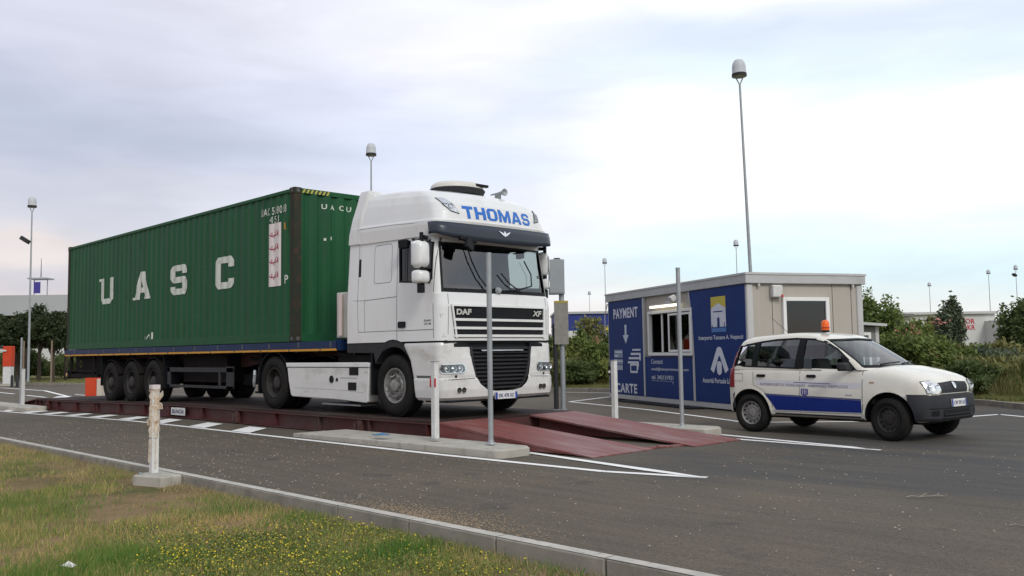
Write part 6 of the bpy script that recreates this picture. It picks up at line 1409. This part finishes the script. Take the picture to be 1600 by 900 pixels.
# left: row of holm oaks / pines on the verge in front of the warehouse
def round_tree(u, D, h, w, label, mtl='dark', fork=.42, nl=8000, lz=.12, size=.11):
    x, y = W(WX(u, D), D); t = thing('broadleaf_tree', label, 'tree', (x, y, gz(-30)+.1), random.uniform(0, 6), 'trees on the verge at the far left')
    limbs('trunk', t, h, .13, h*fork, w*.6, 5)
    bl = [((random.uniform(-.55, .55)*w, random.uniform(-.55, .55)*w, h*random.uniform(.56, .86)), (w*random.uniform(.28, .5), w*random.uniform(.28, .5), h*random.uniform(.08, .15))) for _ in range(11)]+[((0, 0, h*.88), (w*.3, w*.3, h*.12))]
    crown('crown', bl, nl, size, GL[mtl], t, 1.6); return t
for u, D, h, w, m_, lab in ((-8, 54, 4.2, 1.7, 'pine', 'dark bushy tree cut by the left edge behind the barrier'), (27, 56, 4.1, 1.4, 'pine', 'dark tree directly behind the lamp mast at the far left'), (42, 60, 4.4, 1.4, 'pine', 'dark tree close right of the lamp mast at the far left'), (62, 55, 4.6, 1.6, 'pine', 'tallest dark tree between the far left lamp mast and the container'), (83, 53, 4.1, 1.2, 'pine', 'dark tree beside two pale stakes, left of the container'), (104, 57, 4.3, 1.5, 'pine', 'dark tree partly hidden behind the container rear end'), (126, 58, 4.6, 1.7, 'pine', 'tree seen under the trailer, behind the orange box')):
    round_tree(u, D, h, w, lab, m_)
for k, u in enumerate((80.5, 37)): 
    tag(obj('tree_stake', MB().tube((0, 0, 0), (.05, 0, 2.4), .05, .045, 7), M['wood'], loc=(*W(WX(u, 51.5), 51.5), gz(-30)+.1), smooth=40), ('pale wooden stake next to the dark tree left of the container', 'pale wooden stake next to the lamp mast at the far left')[k], 'stake', 'pale tree stakes')
# hedge strip behind the left trees, and the scrub beyond the right kerb
def thicket(name, label, cx, cy, w, d, h, n, size, m_, cat='shrub', grp=None, up=.2, elong=2.2, blobs=9, rz=0):
    t = thing(name, label, cat, (cx, cy, .09), rz, grp)
    limbs('stems', t, h*.85, .035, h*.3, w*.55, 7)
    bl = [((random.uniform(-.6, .6)*w, random.uniform(-.6, .6)*d, h*random.uniform(.22, .78)), (w*random.uniform(.22, .42), d*random.uniform(.25, .45), h*random.uniform(.14, .26))) for _ in range(blobs)]
    crown('foliage', bl, n, size, GL[m_], t, elong, up); return t
def proto(name, w, d, h, n, size, m_, up=.2, elong=2.2, blobs=9): return thicket(name, '', 0, 0, w, d, h, n, size, m_, up=up, elong=elong, blobs=blobs)
# bushes one can tell apart, near the kerb: u (photo column), distance, half-width, height, kind, label
BUSH = [
 (1352, 26, .9, 3.0, 'green', 'tall green leafy bush rising directly behind the cabin right corner'),
 (1378, 27, .8, 2.6, 'green', 'green bush above the small grey hut'),
 (1397, 26, .42, 2.5, 'grey', 'greyish upright bush right of the small hut'),
 (1416, 25, .7, 1.55, 'olive', 'olive bush with coral flowers behind the car bonnet'),
 (1440, 27, .6, 2.0, 'light', 'pale yellow green bush under the distant lamp mast'),
 (1457, 28, .5, 2.35, 'yel', 'yellowish bush in front of the white shed'),
 (1480, 25, .38, 2.75, 'grey', 'tallest grey green conical bush before the white shed'),
 (1505, 24, .7, 1.3, 'brown', 'brownish dry bush right of the grey conical bush'),
 (1532, 24, .9, 1.2, 'green', 'low green bush in front of the red letters'),
 (1560, 24, .8, 1.45, 'olive', 'olive bush behind the car nose'),
 (1584, 25, .7, 2.75, 'dark', 'dark dense bush before the lamp mast at the right edge'),
 (1606, 25, 1.0, 2.95, 'dark', 'large dark bush cut by the right edge'),
 (872, 36, 1.0, 1.9, 'green', 'green bush directly behind the twin post cabinet'),
 (893, 35, .9, 1.75, 'light', 'light green bush right of the grey cabinet post'),
 (914, 35, 1.0, 2.15, 'green', 'tall green bush with the thin sapling, beneath the blue shed'),
 (936, 34, .9, 2.0, 'olive', 'olive bush with a pink flower left of the cabin'),
 (957, 34, 1.0, 2.0, 'dark', 'dark bush just left of the payment banner'),
 (845, 37, 1.1, 2.0, 'dark', 'dark bush glimpsed between the lorry and the cabinet post'),
]
for u, D, w, h, m_, lab in BUSH:
    x, y = W(WX(u, D), D); thicket('bush', lab, x, y, w, w, h, 8000, .058 if D < 30 else .085, m_, 'bush', 'bushes beyond the far kerb')
# lower scrub filling the belt between and behind them: individual clumps copied from six prototypes
kinds = [('green', 1.0, 1.25), ('olive', 1.1, 1.1), ('brown', .9, .95), ('dark', 1.1, 1.35), ('light', .9, 1.0), ('grey', .9, 1.3)]
pr_ = [proto('scrub_clump', w, w, h, 6500, .052, m_, .45, 3.0, 10) for m_, w, h in kinds]
names_ = ['green', 'olive', 'brown', 'dark', 'pale green', 'grey green']
place = []
for i in range(34):
    u = 1338+i*9.0+random.uniform(-6, 6); D = random.uniform(22.3, 26) if i % 2 else random.uniform(21.0, 23.2); place.append((u, D, 'right'))
for i in range(13): place.append((828+i*11+random.uniform(-4, 4), random.uniform(32.5, 36) if i % 2 else random.uniform(31.5, 33), 'mid'))
for i in range(12): place.append((-20+i*13, random.uniform(62, 66), 'left'))
used = [0]*6; refs = []
for j, (u, D, zone) in enumerate(place):
    k = random.choices(range(6), (3, 3, 2, 2, 1.5, 1.5))[0] if zone != 'left' else random.choice((1, 3, 3)); used[k] += 1
    lab = names_[k]+{'right': ' scrub clump in the thicket beyond the kerb behind the car', 'mid': ' scrub clump in the thicket left of the payment cabin', 'left': ' scrub clump on the far verge behind the left trees'}[zone]
    x, y = W(WX(u, D), D); s = random.uniform(.7, 1.0)*{'right': 1.0, 'mid': 1.0, 'left': 1.5}[zone]
    g_ = {'right': 'scrub clumps behind the car', 'mid': 'scrub clumps left of the cabin', 'left': 'scrub clumps behind the left trees'}[zone]+' '+names_[k]
    if used[k] == 1: r = pr_[k]; r.location = (x, y, .09); r['label'] = lab; r['group'] = g_
    else: r = dup(pr_[k], (x, y, .09), random.uniform(0, 6), lab, g_)
    r.scale = (s, s, s*random.uniform(.85, 1.15)*(.92 if D < 23.3 and zone == 'right' else 1))
for k in range(6):
    if used[k] == 0:
        for ch in list(pr_[k].children): bpy.data.objects.remove(ch)
        bpy.data.objects.remove(pr_[k])
# coral flowers of the oleanders: flower heads as parts of one oleander each
def oleander(u, D, h, spots, label):
    x, y = W(WX(u, D), D); t = thing('oleander', label, 'shrub', (x, y, .09), HEAD, 'flowering oleanders')
    limbs('stems', t, h*.95, .03, h*.2, .6, 8); crown('foliage', [((random.uniform(-.4, .4), random.uniform(-.3, .3), h*random.uniform(.3, .8)), (.34, .34, h*.18)) for _ in range(6)], 3600, .05, GL['green'], t, 2.8, .3)
    for a, b in spots:
        P = rng.normal((a, -.45, b), (.10, .06, .05), size=(20, 3)); me = quads_mesh('flowers', leaves(P, .045, 1.2), 4, GL['pink']); o = bpy.data.objects.new('flowers', me); COL.objects.link(o); o.parent = t
oleander(1412, 22.5, 1.75, [(-.10, 1.56), (.04, 1.64), (-.26, 1.46), (-.06, 1.44)], 'oleander with coral flower heads just above the car bonnet')
oleander(1434, 22.0, 1.65, [(.0, 1.15), (.10, 1.08)], 'oleander with a low cluster of coral flowers by the car windscreen')
oleander(1452, 23.0, 1.95, [(-.05, 1.85), (.10, 1.78)], 'oleander with two coral flower heads under the pale green bush')
oleander(928, 32, 1.9, [(.0, 1.66), (.06, 1.60)], 'oleander with one pink flower head left of the cabin')
sx, sy = W(WX(917, 32), 32); st_ = thing('sapling', 'thin dark sapling trunk standing before the bushes left of the cabin', 'tree', (sx, sy, .1), 0)
obj('trunk', MB().tube((0, 0, 0), (.02, 0, 2.2), .035, .02, 8), M['bark'], st_); crown('crown', [((0, 0, 2.2), (.40, .40, .22)), ((.2, .1, 2.0), (.3, .3, .2))], 700, .07, GL['olive'], st_)
# undergrowth sheet at the foot of the scrub
def belt(n, fn, size, mtl, name, label, cat, up=.75, elong=4.5, spread=.0):
    P = np.array([fn() for _ in range(n)]); me = quads_mesh(name, leaves(P, size, elong, up), 4, mtl); o = bpy.data.objects.new(name, me); COL.objects.link(o); return tag(o, label, cat, kind='stuff')
def along(t):
    # runs behind the far kerb, seen between columns 820-980 and 1330-1620
    if random.random() < .62: u = random.uniform(1325, 1625); D = np.interp(u, [1325, 1500, 1625], [24.0, 21.6, 20.4])+random.uniform(*t)
    else: u = random.uniform(815, 985); D = 31.8+random.uniform(*t)
    return W(WX(u, D), D)
belt(26000, lambda: (*along((-.2, 4.5)), .10+random.random()**1.6*.95), .055, GL['olive'], 'undergrowth', 'tangled olive undergrowth along the foot of the thicket', 'undergrowth')
belt(14000, lambda: (*along((-.2, 3.5)), .10+random.random()**1.6*.7), .05, GL['green'], 'undergrowth', 'tangled fresh green weeds along the foot of the thicket', 'undergrowth')

BELT_GRASS = True
# grass blades
def grass_mat():
    m = bpy.data.materials.new('grass_blades'); m.use_nodes = True; t = m.node_tree; b = t.nodes['Principled BSDF']
    ge = t.nodes.new('ShaderNodeNewGeometry'); n = t.nodes.new('ShaderNodeTexNoise'); n.inputs['Scale'].default_value = .75; n.inputs['Detail'].default_value = 7; n.inputs['Roughness'].default_value = .7; t.links.new(ge.outputs['Position'], n.inputs['Vector'])
    ad = t.nodes.new('ShaderNodeMath'); ad.operation = 'MULTIPLY_ADD'; t.links.new(ge.outputs['Random Per Island'], ad.inputs[0]); ad.inputs[1].default_value = .30; t.links.new(n.outputs['Fac'], ad.inputs[2])
    r_ = t.nodes.new('ShaderNodeValToRGB'); e = r_.color_ramp.elements; e[0].position = .45; e[0].color = (.115, .20, .040, 1); e[1].position = .90; e[1].color = (.52, .35, .18, 1)
    for p, c in ((.57, (.17, .245, .055, 1)), (.67, (.30, .31, .09, 1)), (.78, (.52, .40, .17, 1))): k = e.new(p); k.color = c
    t.links.new(ad.outputs[0], r_.inputs[0]); t.links.new(r_.outputs[0], b.inputs['Base Color']); b.inputs['Roughness'].default_value = .7; b.inputs['Specular IOR Level'].default_value = .2
    tl_ = t.nodes.new('ShaderNodeBsdfTranslucent'); t.links.new(r_.outputs[0], tl_.inputs[0]); mxs = t.nodes.new('ShaderNodeMixShader'); mxs.inputs[0].default_value = .3
    t.links.new(b.outputs[0], mxs.inputs[1]); t.links.new(tl_.outputs[0], mxs.inputs[2]); t.links.new(mxs.outputs[0], t.nodes['Material Output'].inputs[0]); return m
GM = grass_mat()
def blades(name, XY, z, h, w, mtl, label, hv=None, lean=.5):
    n = len(XY); a = rng.uniform(0, 2*PI, n); hh = h*rng.uniform(.45, 1.25, n)*(hv if hv is not None else 1); ww = w*rng.uniform(.6, 1.3, n)
    la = rng.uniform(0, 2*PI, n); ll = hh*lean*rng.uniform(.1, 1.3, n); V = np.empty((n, 3, 3)); zz = np.full(n, z) if np.isscalar(z) else z
    V[:, 0] = np.c_[XY[:, 0]+np.cos(a)*ww, XY[:, 1]+np.sin(a)*ww, zz-.01]; V[:, 1] = np.c_[XY[:, 0]-np.cos(a)*ww, XY[:, 1]-np.sin(a)*ww, zz-.01]; V[:, 2] = np.c_[XY[:, 0]+np.cos(la)*ll, XY[:, 1]+np.sin(la)*ll, zz+hh]
    me = quads_mesh(name, V.reshape(-1, 3), 3, mtl); o = bpy.data.objects.new(name, me); COL.objects.link(o); return tag(o, label, 'grass', kind='stuff')
tg_ = np.array([along((-.5, 3.0)) for _ in range(48000)]); blades('tall_weeds', tg_, .09, .62, .0065, leafmat('weed_stalks', (.17, .20, .06), (.34, .29, .13)), 'tall dry weeds and stalks in front of the thicket', rng.uniform(.35, 1.15, len(tg_)), .45)
# near lawn: denser towards the camera
def vnoise(x, y, s, seed=0):
    r = np.random.default_rng(seed); g_ = r.random((64, 64)); u, v = (x*s) % 63, (y*s) % 63; i, j = u.astype(int), v.astype(int); f, q = u-i, v-j; f = f*f*(3-2*f); q = q*q*(3-2*q)
    return (g_[i, j]*(1-f)+g_[i+1, j]*f)*(1-q)+(g_[i, j+1]*(1-f)+g_[i+1, j+1]*f)*q
camx, camy = W(0, 0)
D_ = 3.2*(34/3.2)**rng.random(330000)**1.0; U_ = rng.uniform(-60, 1250, 330000); X_ = (U_-800)/1408.7*D_
c_, s_ = math.cos(HEAD), math.sin(HEAD); dx, dy = X_+4.0376, D_-16.6625; TX = dx*c_-dy*s_; TY = dx*s_+dy*c_
ok = (TY < -4.345) & (TY > -14) & (TX > -22); ok &= ~((TX > 4.08) & (TX < 5.04) & (TY > -4.80))
XY = np.c_[TX, TY][ok]; dd = D_[ok]
den = vnoise(XY[:, 0]+100, XY[:, 1]+100, 1.3, 1)*.6+vnoise(XY[:, 0]+100, XY[:, 1]+100, 4.1, 2)*.4
keep = rng.random(len(XY)) < np.clip((den-.30)*3.6, .05, 1); XY, dd, den = XY[keep], dd[keep], den[keep]
tall = .55+1.0*den
LZ = lambda a: np.array([lz(v) for v in a])
blades('lawn_grass', XY, LZ(XY[:, 0]), .048, .0034*1.0, GM, 'short dry mown grass, green and straw coloured, in front of the kerb', tall*(1+.02*dd), .75)
# tufts of taller fresh grass
def px(u, v, z=-.10):      # a spot on the lawn, given by its picture column and row while designing
    f_, d_ = 1408.7, None
    dirv = fw*1.0; w_ = fw; r_ = r2; uq = u2; d = w_*f_+r_*(u-800)-uq*(v-450); s = (z-1.313)/d.z; return W(d.x*s, d.y*s)
TU = []
for (u, v, n, sp) in ((180, 870, 900, .16), (630, 862, 900, .13), (480, 812, 600, .20), (200, 890, 900, .3), (880, 885, 500, .22), (60, 895, 600, .25), (350, 800, 400, .2), (700, 845, 400, .2), (100, 790, 300, .3), (560, 870, 500, .2)):
    cx, cy = px(u, v); TU.append(np.c_[rng.normal(cx, sp, n), rng.normal(cy, sp, n)])
TU = np.vstack(TU); TU = TU[TU[:, 1] < -4.36]
blades('grass_tuft', TU, LZ(TU[:, 0]), .085, .0035, leafmat('fresh_grass', (.06, .16, .022), (.14, .24, .045)), 'taller fresh green grass tufts in the near lawn', None, .8)
# dry straw fringe along the kerb
fx = rng.uniform(-20, 14, 16000); fy = -4.35-np.abs(rng.normal(0, .10, 16000)); blades('dry_fringe', np.c_[fx, fy], LZ(fx), .06, .003, leafmat('straw', (.24, .19, .09), (.42, .34, .20)), 'dry straw coloured fringe of grass along the near kerb', None, .9)
# yellow flowers and low clover
FL = []; LV = []
for (u, v, n, su) in ((420, 862, 330, .35), (300, 872, 220, .25), (560, 835, 300, .45), (640, 815, 300, .3), (760, 850, 330, .3), (850, 868, 260, .25), (250, 850, 110, .35), (500, 890, 360, .4), (320, 890, 380, .35), (700, 890, 200, .3), (330, 845, 90, .3), (480, 850, 120, .4), (930, 890, 60, .2)):
    cx, cy = px(u, v); FL.append(np.c_[rng.normal(cx, su, n), rng.normal(cy, su*.5, n)]); LV.append(np.c_[rng.normal(cx, su, n*6), rng.normal(cy, su*.5, n*6)])
FL = np.vstack(FL); FL = FL[FL[:, 1] < -4.40]; LV = np.vstack(LV); LV = LV[LV[:, 1] < -4.38]
fm = mat('flower_yellow', (.72, .56, .02), .7, c2=(.60, .44, .015), vs=20)
P = np.c_[FL, LZ(FL[:, 0])+rng.uniform(.035, .085, len(FL))]; V = []
for p in P:
    r_ = rng.uniform(.0032, .0066); a0 = rng.uniform(0, 6); tx, ty = rng.normal(0, .35, 2)
    V.append([[p[0]+r_*math.cos(a0+k*PI/3), p[1]+r_*math.sin(a0+k*PI/3), p[2]+r_*(tx*math.cos(a0+k*PI/3)+ty*math.sin(a0+k*PI/3))] for k in range(6)])
me = quads_mesh('yellow_flowers', np.array(V).reshape(-1, 3), 6, fm); o = bpy.data.objects.new('yellow_flowers', me); COL.objects.link(o); tag(o, 'small yellow flowers scattered through the near lawn', 'flowers', kind='stuff')
P = np.c_[LV, LZ(LV[:, 0])+rng.uniform(.01, .05, len(LV))]; me = quads_mesh('clover', leaves(P, .016, 1.3, .2), 4, GL['green']); o = bpy.data.objects.new('clover', me); COL.objects.link(o); tag(o, 'low leafy clover among the yellow flowers of the lawn', 'clover', kind='stuff')
# far verge grass
n = 60000; sel = []
while len(sel) < n:
    if random.random() < .45: u = random.uniform(1330, 1640); D = random.uniform(19.5, 24)
    elif random.random() < .6: u = random.uniform(810, 990); D = random.uniform(29, 35)
    else: u = random.uniform(-60, 300); D = random.uniform(46, 64)
    x, y = W(WX(u, D), D); yk = np.interp(x, [k[0] for k in KL], [k[1] for k in KL])
    if y > yk+.2: sel.append((x, y))
sel = np.array(sel); blades('verge_blades', sel, np.array([gz(v) for v in sel[:, 0]])+.10, .11, .009, leafmat('verge_leaf', (.11, .145, .04), (.22, .21, .08)), 'mown green grass on the verge beyond the far kerb', None, .6)
sx_, sy_ = px(107, 888); scrap(sx_, sy_, .07, 'crumpled white paper scrap in the grass at the lower left', .4); sx_, sy_ = px(68, 706); scrap(sx_, sy_, .09, 'pale flat scrap beside the near kerb at the left', 1.2)
for o in list(bpy.data.objects):
    if o.type == 'MESH' and o.users_collection == (): bpy.data.objects.remove(o)
# far-off treeline on the horizon, one mass
P = []
for _ in range(900):
    u = random.uniform(-500, 2300); D = random.uniform(170, 230); x, y = W(WX(u, D), D); h = random.uniform(1.2, 3.0); P.append(rng.normal((x, y, h*.6), (2.2, 2.2, h*.30), size=(26, 3)))
P = np.vstack(P); P[:, 2] = np.abs(P[:, 2]); me = quads_mesh('far_treeline', leaves(P, .8, 1.4), 4, GL['dark']); o = bpy.data.objects.new('far_treeline', me); COL.objects.link(o); tag(o, 'far-off low band of trees along the horizon', 'treeline', kind='stuff')
